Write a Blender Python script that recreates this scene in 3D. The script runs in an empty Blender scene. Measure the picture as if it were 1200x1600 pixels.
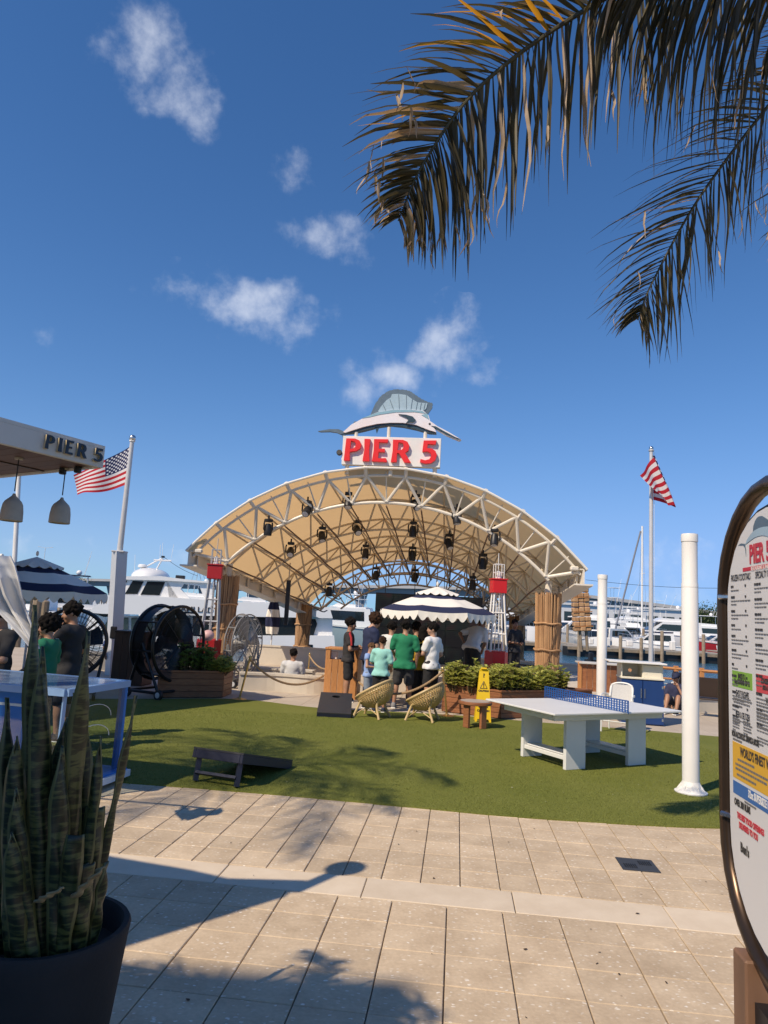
import bpy, bmesh, math, random
import numpy as np
from mathutils import Vector, Matrix, Quaternion, noise as mnoise
SC = bpy.context.scene
COL = SC.collection
R = math.radians
rnd = random.Random(7)

# ---------------------------------------------------------------- camera
FPX, CAM_H = 1110.0, 1.9
PITCH, ROLL = math.atan(157/1110.0), 0.055
_f = Vector((0, math.cos(PITCH), math.sin(PITCH)))
_u0 = Vector((0, -math.sin(PITCH), math.cos(PITCH)))
_r0 = Vector((1, 0, 0))
_u = _u0*math.cos(ROLL) - _r0*math.sin(ROLL)
_r = _r0*math.cos(ROLL) + _u0*math.sin(ROLL)
cam_data = bpy.data.cameras.new('camera')
cam_data.sensor_fit = 'VERTICAL'
cam_data.sensor_height = 24.0
cam_data.lens = 24.0*FPX/1600.0
cam_data.clip_start = 0.05
cam_data.clip_end = 9000
cam = bpy.data.objects.new('camera', cam_data)
m = Matrix.Identity(4)
for i in range(3):
    m[i][0] = _r[i]; m[i][1] = _u[i]; m[i][2] = -_f[i]
m[2][3] = CAM_H
cam.matrix_world = m
COL.objects.link(cam)
SC.camera = cam

# ---------------------------------------------------------------- sky, sun, exposure
SUN_EL, SUN_AZ = R(46), R(180+46)          # azimuth clockwise from +Y: behind the camera, to the left
to_sun = Vector((math.sin(SUN_AZ)*math.cos(SUN_EL), math.cos(SUN_AZ)*math.cos(SUN_EL), math.sin(SUN_EL)))
w = bpy.data.worlds.new('World'); SC.world = w; w.use_nodes = True
nt = w.node_tree; nt.nodes.clear()
def N(t, **k):
    n = nt.nodes.new(t)
    for a, b in k.items(): setattr(n, a, b)
    return n
def Lk(a, b): nt.links.new(a, b)
out = N('ShaderNodeOutputWorld'); bg = N('ShaderNodeBackground'); bg.inputs[1].default_value = 0.145
Lk(bg.outputs[0], out.inputs[0])
sky = N('ShaderNodeTexSky', sky_type='NISHITA'); sky.sun_disc = False
sky.sun_elevation = SUN_EL; sky.sun_rotation = SUN_AZ
sky.air_density = 1.0; sky.dust_density = 0.0; sky.ozone_density = 3.6; sky.altitude = 700
tc = N('ShaderNodeTexCoord')
nz = N('ShaderNodeTexNoise'); nz.inputs['Scale'].default_value = 17; nz.inputs['Detail'].default_value = 9; nz.inputs['Roughness'].default_value = .60
Lk(tc.outputs['Generated'], nz.inputs['Vector'])
nzw = N('ShaderNodeTexNoise'); nzw.inputs['Scale'].default_value = 9; nzw.inputs['Detail'].default_value = 3
Lk(tc.outputs['Generated'], nzw.inputs['Vector'])
wsub = N('ShaderNodeVectorMath', operation='SUBTRACT'); wsub.inputs[1].default_value = (.5, .5, .5); Lk(nzw.outputs['Color'], wsub.inputs[0])
wsc = N('ShaderNodeVectorMath', operation='SCALE'); wsc.inputs['Scale'].default_value = .11; Lk(wsub.outputs[0], wsc.inputs[0])
wadd = N('ShaderNodeVectorMath', operation='ADD'); Lk(tc.outputs['Generated'], wadd.inputs[0]); Lk(wsc.outputs[0], wadd.inputs[1])
# direction of each fair-weather cloud in the sky: azimuth (deg, clockwise from +Y), elevation (deg), half width, half height, density
CLOUDS = [(-22.4, 38.6, 4.8, 3.4, .95), (-19.2, 36.6, 4.2, 3.4, .85), (-17.2, 34.8, 2.8, 3.0, .75), (-11.9, 23.0, 7.6, 2.5, 1.05), (-8.2, 22.7, 5.0, 2.2, .85), (-14.6, 22.9, 3.6, 2.3, .85),
          (-5.7, 29.0, 4.8, 3.0, .80), (-9.3, 33.1, 2.8, 2.5, .60), (3.8, 21.0, 4.2, 3.4, 1.0), (.6, 19.2, 4.2, 2.8, .9), (-2.7, 18.0, 3.0, 2.4, .85), (7.6, 19.3, 2.8, 2.0, .66),
          (-28.0, 19.1, 2.4, 2.1, .66), (17.5, 4.8, 9.5, 2.2, .55), (22, 2.6, 12, 1.4, .45), (-24, 3.0, 10, 1.4, .42), (46, 12, 8, 2.5, .7), (-60, 26, 8, 4, .8), (100, 24, 12, 4, .9), (-110, 30, 10, 4, .8), (165, 28, 11, 4, .9)]
acc = None
for (az, el, hw, hh, dn) in CLOUDS:
    c = Vector((math.sin(R(az))*math.cos(R(el)), math.cos(R(az))*math.cos(R(el)), math.sin(R(el))))
    e1 = Vector((math.cos(R(az)), -math.sin(R(az)), 0)); e2 = e1.cross(c) * -1
    e2 = c.cross(e1); e2.normalize()
    d = N('ShaderNodeVectorMath', operation='SUBTRACT'); Lk(wadd.outputs[0], d.inputs[0]); d.inputs[1].default_value = c
    d1 = N('ShaderNodeVectorMath', operation='DOT_PRODUCT'); Lk(d.outputs[0], d1.inputs[0]); d1.inputs[1].default_value = e1/R(hw)
    d2 = N('ShaderNodeVectorMath', operation='DOT_PRODUCT'); Lk(d.outputs[0], d2.inputs[0]); d2.inputs[1].default_value = e2/R(hh)
    d3 = N('ShaderNodeVectorMath', operation='DOT_PRODUCT'); Lk(d.outputs[0], d3.inputs[0]); d3.inputs[1].default_value = c*1.2
    cb = N('ShaderNodeCombineXYZ'); Lk(d1.outputs['Value'], cb.inputs[0]); Lk(d2.outputs['Value'], cb.inputs[1]); Lk(d3.outputs['Value'], cb.inputs[2])
    ln = N('ShaderNodeVectorMath', operation='LENGTH'); Lk(cb.outputs[0], ln.inputs[0])
    mr = N('ShaderNodeMapRange', interpolation_type='SMOOTHSTEP'); Lk(ln.outputs['Value'], mr.inputs['Value'])
    mr.inputs['From Min'].default_value = 1.15; mr.inputs['From Max'].default_value = 0.0; mr.inputs['To Min'].default_value = 0; mr.inputs['To Max'].default_value = dn
    if acc is None: acc = mr.outputs[0]
    else:
        mx = N('ShaderNodeMath', operation='MAXIMUM'); Lk(acc, mx.inputs[0]); Lk(mr.outputs[0], mx.inputs[1]); acc = mx.outputs[0]
# ragged edge: mask + noise
ad = N('ShaderNodeMath', operation='MULTIPLY_ADD'); Lk(nz.outputs['Fac'], ad.inputs[0]); ad.inputs[1].default_value = 2.7; ad.inputs[2].default_value = -1.5
sm = N('ShaderNodeMath', operation='ADD'); Lk(acc, sm.inputs[0]); Lk(ad.outputs[0], sm.inputs[1])
gate = N('ShaderNodeMapRange', interpolation_type='SMOOTHSTEP'); Lk(sm.outputs[0], gate.inputs['Value'])
gate.inputs['From Min'].default_value = .06; gate.inputs['From Max'].default_value = 1.45; gate.inputs['To Max'].default_value = .60
on = N('ShaderNodeMath', operation='GREATER_THAN'); Lk(acc, on.inputs[0]); on.inputs[1].default_value = 0.001
cm = N('ShaderNodeMath', operation='MULTIPLY'); Lk(gate.outputs[0], cm.inputs[0]); Lk(on.outputs[0], cm.inputs[1])
hs = N('ShaderNodeHueSaturation'); hs.inputs['Saturation'].default_value = 1.21; hs.inputs['Hue'].default_value = .504; hs.inputs['Value'].default_value = 1.0
# a little highlight roll-off so the low sky keeps its blue, as the phone camera recorded it
ks_ = N('ShaderNodeVectorMath', operation='MULTIPLY'); Lk(sky.outputs[0], ks_.inputs[0]); ks_.inputs[1].default_value = (.168, .114, .064)
kd_ = N('ShaderNodeVectorMath', operation='MULTIPLY_ADD'); Lk(ks_.outputs[0], kd_.inputs[0]); Lk(ks_.outputs[0], kd_.inputs[1]); kd_.inputs[2].default_value = (1, 1, 1)
kq_ = N('ShaderNodeVectorMath', operation='DIVIDE'); Lk(sky.outputs[0], kq_.inputs[0]); Lk(kd_.outputs[0], kq_.inputs[1])
Lk(kq_.outputs[0], hs.inputs['Color'])
mixc = N('ShaderNodeMix', data_type='RGBA'); Lk(cm.outputs[0], mixc.inputs['Factor']); Lk(hs.outputs[0], mixc.inputs[6]); mixc.inputs[7].default_value = (6.2, 6.5, 7.2, 1)
Lk(mixc.outputs[2], bg.inputs[0])
sl = bpy.data.lights.new('sun', 'SUN'); sl.energy = 4.9; sl.angle = R(.53); sl.color = (1.0, .85, .66)
so = bpy.data.objects.new('sun', sl); COL.objects.link(so)
so.rotation_mode = 'QUATERNION'; so.rotation_quaternion = (-to_sun).to_track_quat('-Z', 'Y'); so.location = to_sun*60
SC.view_settings.view_transform = 'Standard'; SC.view_settings.look = 'None'
SC.view_settings.gamma = 1; SC.view_settings.use_curve_mapping = False; SC.view_settings.exposure = 0.0

# ---------------------------------------------------------------- helpers
def ray(px, py): return _f + _r*((px-600)/FPX) - _u*((py-800)/FPX)
def P(px, py, Y):
    "point of the place seen at photo pixel px,py at distance Y ahead"
    d = ray(px, py); return Vector((0, 0, CAM_H)) + d*(Y/d.y)
def G(px, py, z=0.0):
    d = ray(px, py); return Vector((0, 0, CAM_H)) + d*((z-CAM_H)/d.z)
AX = Vector((.109, .994, 0)).normalized(); RV = Vector((AX.y, -AX.x, 0))
AXROT = math.atan2(RV.y, RV.x)              # yaw of the plaza's grid
def PL(a, b, z=0.0): return RV*a + AX*b + Vector((0, 0, z))

MATS = {}
def mat(name, col, rough=.6, metal=0.0, var=.10, vs=6.0, bump=0.0, bs=30.0, col2=None, spec=.5, trans=0.0, alpha=1.0, emit=None, rv=0.0, stretch=(1,1,1), bdist=.01, coat=0.0, detail=6, sub=0.0):
    if name in MATS: return MATS[name]
    m = bpy.data.materials.new(name); m.use_nodes = True
    t = m.node_tree; b = t.nodes['Principled BSDF']
    L = t.links.new
    def nn(ty): return t.nodes.new(ty)
    c = tuple(col)+(1,)
    b.inputs['Roughness'].default_value = rough; b.inputs['Metallic'].default_value = metal
    b.inputs['Specular IOR Level'].default_value = spec
    if coat: b.inputs['Coat Weight'].default_value = coat
    if trans: b.inputs['Transmission Weight'].default_value = trans
    if alpha < 1: b.inputs['Alpha'].default_value = alpha
    tcn = nn('ShaderNodeTexCoord'); mp = nn('ShaderNodeMapping'); mp.inputs['Scale'].default_value = stretch
    L(tcn.outputs['Object'], mp.inputs['Vector'])
    src = None
    if var or col2:
        no = nn('ShaderNodeTexNoise'); no.inputs['Scale'].default_value = vs; no.inputs['Detail'].default_value = detail; no.inputs['Roughness'].default_value = .62
        L(mp.outputs[0], no.inputs['Vector'])
        mx = nn('ShaderNodeMix'); mx.data_type = 'RGBA'
        if col2:
            mx.inputs[6].default_value = c; mx.inputs[7].default_value = tuple(col2)+(1,)
            rr = nn('ShaderNodeMapRange'); rr.inputs['From Min'].default_value = .34; rr.inputs['From Max'].default_value = .66
            L(no.outputs['Fac'], rr.inputs['Value']); L(rr.outputs[0], mx.inputs['Factor'])
        else:
            mx.inputs[6].default_value = tuple(max(0, x*(1-var*1.6)) for x in col)+(1,)
            mx.inputs[7].default_value = tuple(min(1, x*(1+var*1.6)) for x in col)+(1,)
            L(no.outputs['Fac'], mx.inputs['Factor'])
        src = mx.outputs[2]
        rg = nn('ShaderNodeMapRange'); rg.inputs['To Min'].default_value = max(.02, rough-.08); rg.inputs['To Max'].default_value = min(1, rough+.08)
        L(no.outputs['Fac'], rg.inputs['Value']); L(rg.outputs[0], b.inputs['Roughness'])
    if rv:
        oi = nn('ShaderNodeObjectInfo'); mr = nn('ShaderNodeMapRange'); mr.inputs['To Min'].default_value = 1-rv; mr.inputs['To Max'].default_value = 1+rv
        L(oi.outputs['Random'], mr.inputs['Value'])
        h = nn('ShaderNodeHueSaturation'); L(mr.outputs[0], h.inputs['Value'])
        if src: L(src, h.inputs['Color'])
        else: h.inputs['Color'].default_value = c
        src = h.outputs[0]
    if src: L(src, b.inputs['Base Color'])
    else: b.inputs['Base Color'].default_value = c
    if bump:
        n2 = nn('ShaderNodeTexNoise'); n2.inputs['Scale'].default_value = bs; n2.inputs['Detail'].default_value = 5
        L(mp.outputs[0], n2.inputs['Vector'])
        bp = nn('ShaderNodeBump'); bp.inputs['Strength'].default_value = bump; bp.inputs['Distance'].default_value = bdist
        L(n2.outputs['Fac'], bp.inputs['Height']); L(bp.outputs[0], b.inputs['Normal'])
    if emit:
        b.inputs['Emission Color'].default_value = tuple(emit[:3])+(1,); b.inputs['Emission Strength'].default_value = emit[3]
    MATS[name] = m
    return m

def link(o, parent=None):
    COL.objects.link(o)
    if parent is not None: o.parent = parent
    return o
def tag(o, label=None, cat=None, group=None, kind=None):
    if label: o['label'] = label
    if cat: o['category'] = cat
    if group: o['group'] = group
    if kind: o['kind'] = kind
    return o
def thing(name, label, cat, loc=(0, 0, 0), rz=0.0, group=None):
    o = bpy.data.objects.new(name, None); o.empty_display_size = .1
    o.location = loc; o.rotation_euler = (0, 0, rz)
    link(o); return tag(o, label, cat, group, 'thing' if name.endswith(('wall', 'column', 'roof')) else None)

class MB:
    def __init__(s): s.v = []; s.f = []
    def add(s, vs, fs):
        k = len(s.v); s.v += [tuple(p) for p in vs]; s.f += [tuple(i+k for i in f) for f in fs]; return s
    def box(s, c, size, M=None, taper=1.0):
        hx, hy, hz = size[0]/2, size[1]/2, size[2]/2
        vs = []
        for z, t in ((-hz, 1), (hz, taper)):
            for x, y in ((-hx, -hy), (hx, -hy), (hx, hy), (-hx, hy)): vs.append(Vector((x*t, y*t, z)))
        if M is not None: vs = [M @ p for p in vs]
        c = Vector(c)
        return s.add([p+c for p in vs], [(3, 2, 1, 0), (4, 5, 6, 7), (0, 1, 5, 4), (1, 2, 6, 5), (2, 3, 7, 6), (3, 0, 4, 7)])
    def bevbox(s, c, size, b=.01, M=None):
        bm = bmesh.new(); bmesh.ops.create_cube(bm, size=1)
        bmesh.ops.scale(bm, vec=size, verts=bm.verts)
        bmesh.ops.bevel(bm, geom=bm.edges[:], offset=min(b, min(size)*.45), segments=1, affect='EDGES', profile=.5)
        if M is not None: bm.transform(M.to_4x4())
        bmesh.ops.translate(bm, vec=c, verts=bm.verts)
        return s.bm(bm)
    def bm(s, bm):
        bm.verts.index_update()
        s.add([v.co[:] for v in bm.verts], [[v.index for v in f.verts] for f in bm.faces]); bm.free(); return s
    def tube(s, pts, r, n=8, caps=True, closed=False, flat=1.0):
        pts = [Vector(p) for p in pts]; m = len(pts)
        rs = r if isinstance(r, (list, tuple)) else [r]*m
        k = len(s.v); prev = None
        for i, p in enumerate(pts):
            if closed: t = pts[(i+1) % m]-pts[i-1]
            else: t = pts[min(i+1, m-1)]-pts[max(i-1, 0)]
            if t.length < 1e-9: t = Vector((0, 0, 1))
            t.normalize()
            if prev is None:
                a = Vector((0, 0, 1)) if abs(t.z) < .9 else Vector((1, 0, 0))
                nx = t.cross(a).normalized()
            else:
                nx = prev - t*prev.dot(t)
                nx = nx.normalized() if nx.length > 1e-6 else t.orthogonal().normalized()
            prev = nx; ny = t.cross(nx)
            for j in range(n):
                an = 2*math.pi*j/n
                s.v.append(tuple(p + nx*(math.cos(an)*rs[i]) + ny*(math.sin(an)*rs[i]*flat)))
        for i in range(m if closed else m-1):
            a = k+i*n; b = k+((i+1) % m)*n
            for j in range(n): s.f.append((a+j, a+(j+1) % n, b+(j+1) % n, b+j))
        if caps and not closed:
            s.f.append(tuple(k+j for j in range(n-1, -1, -1))); s.f.append(tuple(k+(m-1)*n+j for j in range(n)))
        return s
    def lathe(s, prof, n=16, c=(0, 0, 0), M=None, caps=True, a0=0.0):
        k = len(s.v); c = Vector(c)
        for (r, z) in prof:
            for j in range(n):
                an = a0+2*math.pi*j/n
                p = Vector((r*math.cos(an), r*math.sin(an), z))
                if M is not None: p = M @ p
                s.v.append(tuple(p+c))
        for i in range(len(prof)-1):
            a = k+i*n; b = a+n
            for j in range(n): s.f.append((a+j, a+(j+1) % n, b+(j+1) % n, b+j))
        if caps:
            s.f.append(tuple(k+j for j in range(n-1, -1, -1))); s.f.append(tuple(k+(len(prof)-1)*n+j for j in range(n)))
        return s
    def prism(s, poly, z0, z1, M=None):
        "polygon in local xy extruded z0..z1, M maps to place"
        n = len(poly); A = sum(poly[i][0]*poly[(i+1) % n][1]-poly[(i+1) % n][0]*poly[i][1] for i in range(n))
        if A < 0: poly = poly[::-1]
        vs = [Vector((x, y, z0)) for x, y in poly]+[Vector((x, y, z1)) for x, y in poly]
        if M is not None: vs = [M @ p for p in vs]
        return s.add(vs, [tuple(range(n-1, -1, -1)), tuple(range(n, 2*n))]+[(i, (i+1) % n, n+(i+1) % n, n+i) for i in range(n)])
    def grid(s, fn, nu, nv):
        k = len(s.v)
        for i in range(nu+1):
            for j in range(nv+1): s.v.append(tuple(fn(i/nu, j/nv)))
        for i in range(nu):
            for j in range(nv):
                a = k+i*(nv+1)+j; s.f.append((a, a+nv+1, a+nv+2, a+1))
        return s
    def ell(s, c, r, nu=12, nv=8, M=None):
        prof = []
        c = Vector(c); k = len(s.v)
        for i in range(nv+1):
            ph = math.pi*i/nv
            for j in range(nu):
                an = 2*math.pi*j/nu
                p = Vector((r[0]*math.sin(ph)*math.cos(an), r[1]*math.sin(ph)*math.sin(an), -r[2]*math.cos(ph)))
                if M is not None: p = M @ p
                s.v.append(tuple(p+c))
        for i in range(nv):
            for j in range(nu):
                a = k+i*nu
                s.f.append((a+j, a+(j+1) % nu, a+nu+(j+1) % nu, a+nu+j))
        return s
    def mesh(s, name, mt, smooth=False, angle=35):
        me = bpy.data.meshes.new(name); me.from_pydata(s.v, [], s.f)
        me.validate(verbose=False)
        if mt is not None: me.materials.append(mt)
        if smooth:
            me.polygons.foreach_set('use_smooth', [True]*len(me.polygons))
            if angle < 180: me.set_sharp_from_angle(angle=R(angle))
        me.update(); return me
    def build(s, name, mt, parent=None, smooth=False, angle=35, loc=None, rz=None):
        o = bpy.data.objects.new(name, s.mesh(name, mt, smooth, angle))
        if loc is not None: o.location = loc
        if rz is not None: o.rotation_euler = (0, 0, rz)
        return link(o, parent)
def single(name, mb, mt, label, cat, loc=None, rz=None, group=None, smooth=False, angle=35):
    return tag(mb.build(name, mt, None, smooth, angle, loc, rz), label, cat, group)
def struct(name, mb, mt, loc=None, rz=None, smooth=False, parent=None):
    o = mb.build(name, mt, parent, smooth, 35, loc, rz)
    if parent is None: o['kind'] = 'structure'
    return o
def clone(o, parent=None):
    c = o.copy(); COL.objects.link(c); c.parent = parent
    if parent is not None: c.matrix_parent_inverse = o.matrix_parent_inverse
    for ch in list(o.children): clone(ch, c)
    return c
_rod = {}
def rod(name, parent, a, b, r, mt, n=8, smooth=True):
    key = (mt.name, n)
    if key not in _rod: _rod[key] = MB().tube([(0, 0, 0), (0, 0, 1)], 1.0, n).mesh('rod', mt, smooth)
    o = bpy.data.objects.new(name, _rod[key])
    a = Vector(a); d = Vector(b)-a
    o.location = a; o.rotation_mode = 'QUATERNION'; o.rotation_quaternion = d.to_track_quat('Z', 'Y'); o.scale = (r, r, d.length)
    return link(o, parent)
def text_mb(txt, size, depth=0.0, bold=0.0, align='CENTER', sx=1.0, shear=0.0):
    "lettering as real geometry in local xy (x right, y up), z = thickness"
    cu = bpy.data.curves.new('lettering', 'FONT'); cu.body = txt; cu.size = size; cu.extrude = depth/2; cu.offset = bold
    cu.align_x = align; cu.align_y = 'CENTER'; cu.resolution_u = 3; cu.shear = shear
    o = bpy.data.objects.new('lettering', cu); COL.objects.link(o)
    dg = bpy.context.evaluated_depsgraph_get(); dg.update()
    me = bpy.data.meshes.new_from_object(o.evaluated_get(dg))
    mb = MB(); mb.add([(v.co.x*sx, v.co.y, v.co.z) for v in me.vertices], [tuple(p.vertices) for p in me.polygons])
    bpy.data.objects.remove(o); bpy.data.curves.remove(cu); bpy.data.meshes.remove(me)
    return mb
def xf(mb, M):
    mb.v = [tuple(M @ Vector(p)) for p in mb.v]; return mb
def frame(o, x, y, z=None):
    "4x4 with origin o and axes x,y,z"
    x = Vector(x).normalized(); y = Vector(y).normalized(); z = x.cross(y) if z is None else Vector(z)
    M = Matrix.Identity(4)
    for i in range(3): M[i][0] = x[i]; M[i][1] = y[i]; M[i][2] = z[i]; M[i][3] = o[i]
    return M
def lerp(a, b, t): return a+(b-a)*t
def catmull(pts, n=8):
    pts = [Vector(p) for p in pts]; q = [pts[0]*2-pts[1]]+pts+[pts[-1]*2-pts[-2]]; out = []
    for i in range(1, len(q)-2):
        for k in range(n):
            t = k/n; a, b, c, d = q[i-1], q[i], q[i+1], q[i+2]
            out.append(.5*((2*b)+(c-a)*t+(2*a-5*b+4*c-d)*t*t+(3*b-a-3*c+d)*t**3))
    out.append(pts[-1]); return out
# ---------------------------------------------------------------- shared materials
WHITE = mat('white_paint', (.77, .755, .72), .45, var=.07, vs=2.2, bump=.06, bs=14)
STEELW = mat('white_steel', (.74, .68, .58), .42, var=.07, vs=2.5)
GREYW = mat('grey_white_paint', (.62, .62, .61), .45, var=.05)
BLACK = mat('black_plastic', (.012, .012, .014), .45, var=.15, vs=9)
BLACKM = mat('black_metal', (.016, .016, .018), .35, metal=.3, var=.15)
CHROME = mat('brushed_metal', (.62, .62, .63), .28, metal=1.0, var=.05, vs=12)
ALU = mat('painted_aluminium', (.55, .56, .58), .4, metal=.2, var=.05)
NAVY = mat('navy_fabric', (.012, .018, .06), .85, var=.12)
CREAMF = mat('cream_fabric', (.78, .74, .66), .85, var=.06, vs=4, bump=.15, bs=60)
RED = mat('red_paint', (.62, .012, .014), .35, var=.06)
REDS = mat('red_sign_paint', (.80, .022, .022), .4, var=.04)
GOLD = mat('brass', (.62, .42, .16), .3, metal=.85, var=.12)
ROPE = mat('hemp_rope', (.36, .24, .13), .9, var=.3, vs=60, bump=.6, bs=140)
WOOD = mat('oiled_wood', (.23, .085, .032), .5, col2=(.34, .14, .055), vs=7, stretch=(1, 1, 9), bump=.25, bs=22, rv=.18)
WOODX = mat('oiled_wood_boards', (.20, .072, .028), .55, col2=(.33, .135, .055), vs=6, stretch=(1.2, 1.2, 12), bump=.25, bs=22, rv=.2)
WOODP = mat('amber_wood', (.40, .17, .055), .5, col2=(.52, .25, .09), vs=8, stretch=(8, 8, 1), bump=.2, bs=20, rv=.12)
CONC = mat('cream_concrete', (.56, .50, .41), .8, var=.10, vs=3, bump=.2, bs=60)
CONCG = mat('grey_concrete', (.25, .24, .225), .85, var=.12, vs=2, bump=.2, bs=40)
GLASSD = mat('dark_glass', (.012, .016, .02), .06, var=0, spec=.8)
BOATW = mat('gelcoat_white', (.80, .80, .79), .22, var=.03, vs=.6, coat=.3)
YEL = mat('yellow_plastic', (.80, .53, .012), .4, var=.05)
BLUE = mat('blue_paint', (.02, .10, .34), .4, var=.08)
SOIL = mat('soil', (.03, .02, .014), .95, var=.3, vs=30)
# ---------------------------------------------------------------- the ground: paving, lawn, terrace, stage, water
WATER_Z = -1.1
def water_mat():
    m = bpy.data.materials.new('bay_water'); m.use_nodes = True; t = m.node_tree; b = t.nodes['Principled BSDF']; L = t.links.new
    b.inputs['Base Color'].default_value = (.035, .12, .20, 1); b.inputs['Roughness'].default_value = .1; b.inputs['IOR'].default_value = 1.33
    tcn = t.nodes.new('ShaderNodeTexCoord'); mp = t.nodes.new('ShaderNodeMapping'); mp.inputs['Scale'].default_value = (.55, 1.1, 1); L(tcn.outputs['Object'], mp.inputs[0])
    n1 = t.nodes.new('ShaderNodeTexNoise'); n1.inputs['Scale'].default_value = 1.6; n1.inputs['Detail'].default_value = 6; L(mp.outputs[0], n1.inputs['Vector'])
    bp = t.nodes.new('ShaderNodeBump'); bp.inputs['Strength'].default_value = .9; bp.inputs['Distance'].default_value = .22
    L(n1.outputs['Fac'], bp.inputs['Height']); L(bp.outputs[0], b.inputs['Normal'])
    return m
struct('bay_water', MB().add([(-4000, 20, WATER_Z), (4000, 20, WATER_Z), (4000, 7000, WATER_Z), (-4000, 7000, WATER_Z)], [(0, 1, 2, 3)]), water_mat())

# paving: one bed sheet, then stones with recessed joints
def stone_mat(name, c1, c2, seed):
    m = bpy.data.materials.new(name); m.use_nodes = True; t = m.node_tree; b = t.nodes['Principled BSDF']; L = t.links.new
    tcn = t.nodes.new('ShaderNodeTexCoord')
    geo = t.nodes.new('ShaderNodeNewGeometry')
    n1 = t.nodes.new('ShaderNodeTexNoise'); n1.inputs['Scale'].default_value = 3.1; n1.inputs['Detail'].default_value = 7; n1.inputs['Roughness'].default_value = .68; L(geo.outputs['Position'], n1.inputs['Vector'])
    n2 = t.nodes.new('ShaderNodeTexNoise'); n2.inputs['Scale'].default_value = 42; n2.inputs['Detail'].default_value = 4; L(geo.outputs['Position'], n2.inputs['Vector'])
    v = t.nodes.new('ShaderNodeTexVoronoi'); v.inputs['Scale'].default_value = 1; wn = t.nodes.new('ShaderNodeTexNoise'); wn.inputs['Scale'].default_value = 26; L(geo.outputs['Position'], wn.inputs['Vector']); wm = t.nodes.new('ShaderNodeVectorMath'); wm.operation = 'MULTIPLY_ADD'; L(wn.outputs['Color'], wm.inputs[0]); wm.inputs[1].default_value = (.034, .034, 0); L(geo.outputs['Position'], wm.inputs[2]); ws = t.nodes.new('ShaderNodeVectorMath'); ws.operation = 'MULTIPLY'; L(wm.outputs[0], ws.inputs[0]); ws.inputs[1].default_value = (30, 52, 30); L(ws.outputs[0], v.inputs['Vector'])
    v2 = t.nodes.new('ShaderNodeTexVoronoi'); v2.inputs['Scale'].default_value = 8.0; L(geo.outputs['Position'], v2.inputs['Vector'])
    mx = t.nodes.new('ShaderNodeMix'); mx.data_type = 'RGBA'; mx.inputs[6].default_value = c1+(1,); mx.inputs[7].default_value = c2+(1,)
    r1 = t.nodes.new('ShaderNodeMapRange'); r1.inputs['From Min'].default_value = .27; r1.inputs['From Max'].default_value = .66; L(n1.outputs['Fac'], r1.inputs['Value']); L(r1.outputs[0], mx.inputs['Factor'])
    # pale shell flecks set in the stone
    sp = t.nodes.new('ShaderNodeMapRange'); sp.inputs['From Min'].default_value = .36; sp.inputs['From Max'].default_value = .20; L(v.outputs['Distance'], sp.inputs['Value'])
    cg = t.nodes.new('ShaderNodeSeparateColor'); L(v.outputs['Color'], cg.inputs[0])
    gt = t.nodes.new('ShaderNodeMath'); gt.operation = 'GREATER_THAN'; gt.inputs[1].default_value = .58; L(cg.outputs[0], gt.inputs[0])
    mu0 = t.nodes.new('ShaderNodeMath'); mu0.operation = 'MULTIPLY'; L(sp.outputs[0], mu0.inputs[0]); L(gt.outputs[0], mu0.inputs[1]); mu = t.nodes.new('ShaderNodeMath'); mu.operation = 'MULTIPLY'; L(mu0.outputs[0], mu.inputs[0]); L(cg.outputs[1], mu.inputs[1])
    mx2 = t.nodes.new('ShaderNodeMix'); mx2.data_type = 'RGBA'; L(mu.outputs[0], mx2.inputs['Factor']); L(mx.outputs[2], mx2.inputs[6]); mx2.inputs[7].default_value = (.80, .74, .64, 1)
    # trodden dark spots
    sp2 = t.nodes.new('ShaderNodeMapRange'); sp2.inputs['From Min'].default_value = .085; sp2.inputs['From Max'].default_value = .05; L(v2.outputs['Distance'], sp2.inputs['Value'])
    cg2 = t.nodes.new('ShaderNodeSeparateColor'); L(v2.outputs['Color'], cg2.inputs[0])
    gt2 = t.nodes.new('ShaderNodeMath'); gt2.operation = 'GREATER_THAN'; gt2.inputs[1].default_value = .84; L(cg2.outputs[0], gt2.inputs[0])
    mu2 = t.nodes.new('ShaderNodeMath'); mu2.operation = 'MULTIPLY'; L(sp2.outputs[0], mu2.inputs[0]); L(gt2.outputs[0], mu2.inputs[1])
    mu3 = t.nodes.new('ShaderNodeMath'); mu3.operation = 'MULTIPLY'; mu3.inputs[1].default_value = .6; L(mu2.outputs[0], mu3.inputs[0])
    mx3 = t.nodes.new('ShaderNodeMix'); mx3.data_type = 'RGBA'; L(mu3.outputs[0], mx3.inputs['Factor']); L(mx2.outputs[2], mx3.inputs[6]); mx3.inputs[7].default_value = (.07, .055, .045, 1)
    oi = t.nodes.new('ShaderNodeObjectInfo'); mr = t.nodes.new('ShaderNodeMapRange'); mr.inputs['To Min'].default_value = .90; mr.inputs['To Max'].default_value = 1.07; L(oi.outputs['Random'], mr.inputs['Value'])
    fm = t.nodes.new('ShaderNodeMapRange'); fm.inputs['To Min'].default_value = .82; fm.inputs['To Max'].default_value = 1.18; L(n2.outputs['Fac'], fm.inputs['Value'])
    mm = t.nodes.new('ShaderNodeMath'); mm.operation = 'MULTIPLY'; L(mr.outputs[0], mm.inputs[0]); L(fm.outputs[0], mm.inputs[1])
    h = t.nodes.new('ShaderNodeHueSaturation'); L(mm.outputs[0], h.inputs['Value']); L(mx3.outputs[2], h.inputs['Color']); L(h.outputs[0], b.inputs['Base Color'])
    b.inputs['Roughness'].default_value = .72; b.inputs['Specular IOR Level'].default_value = .35
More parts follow.
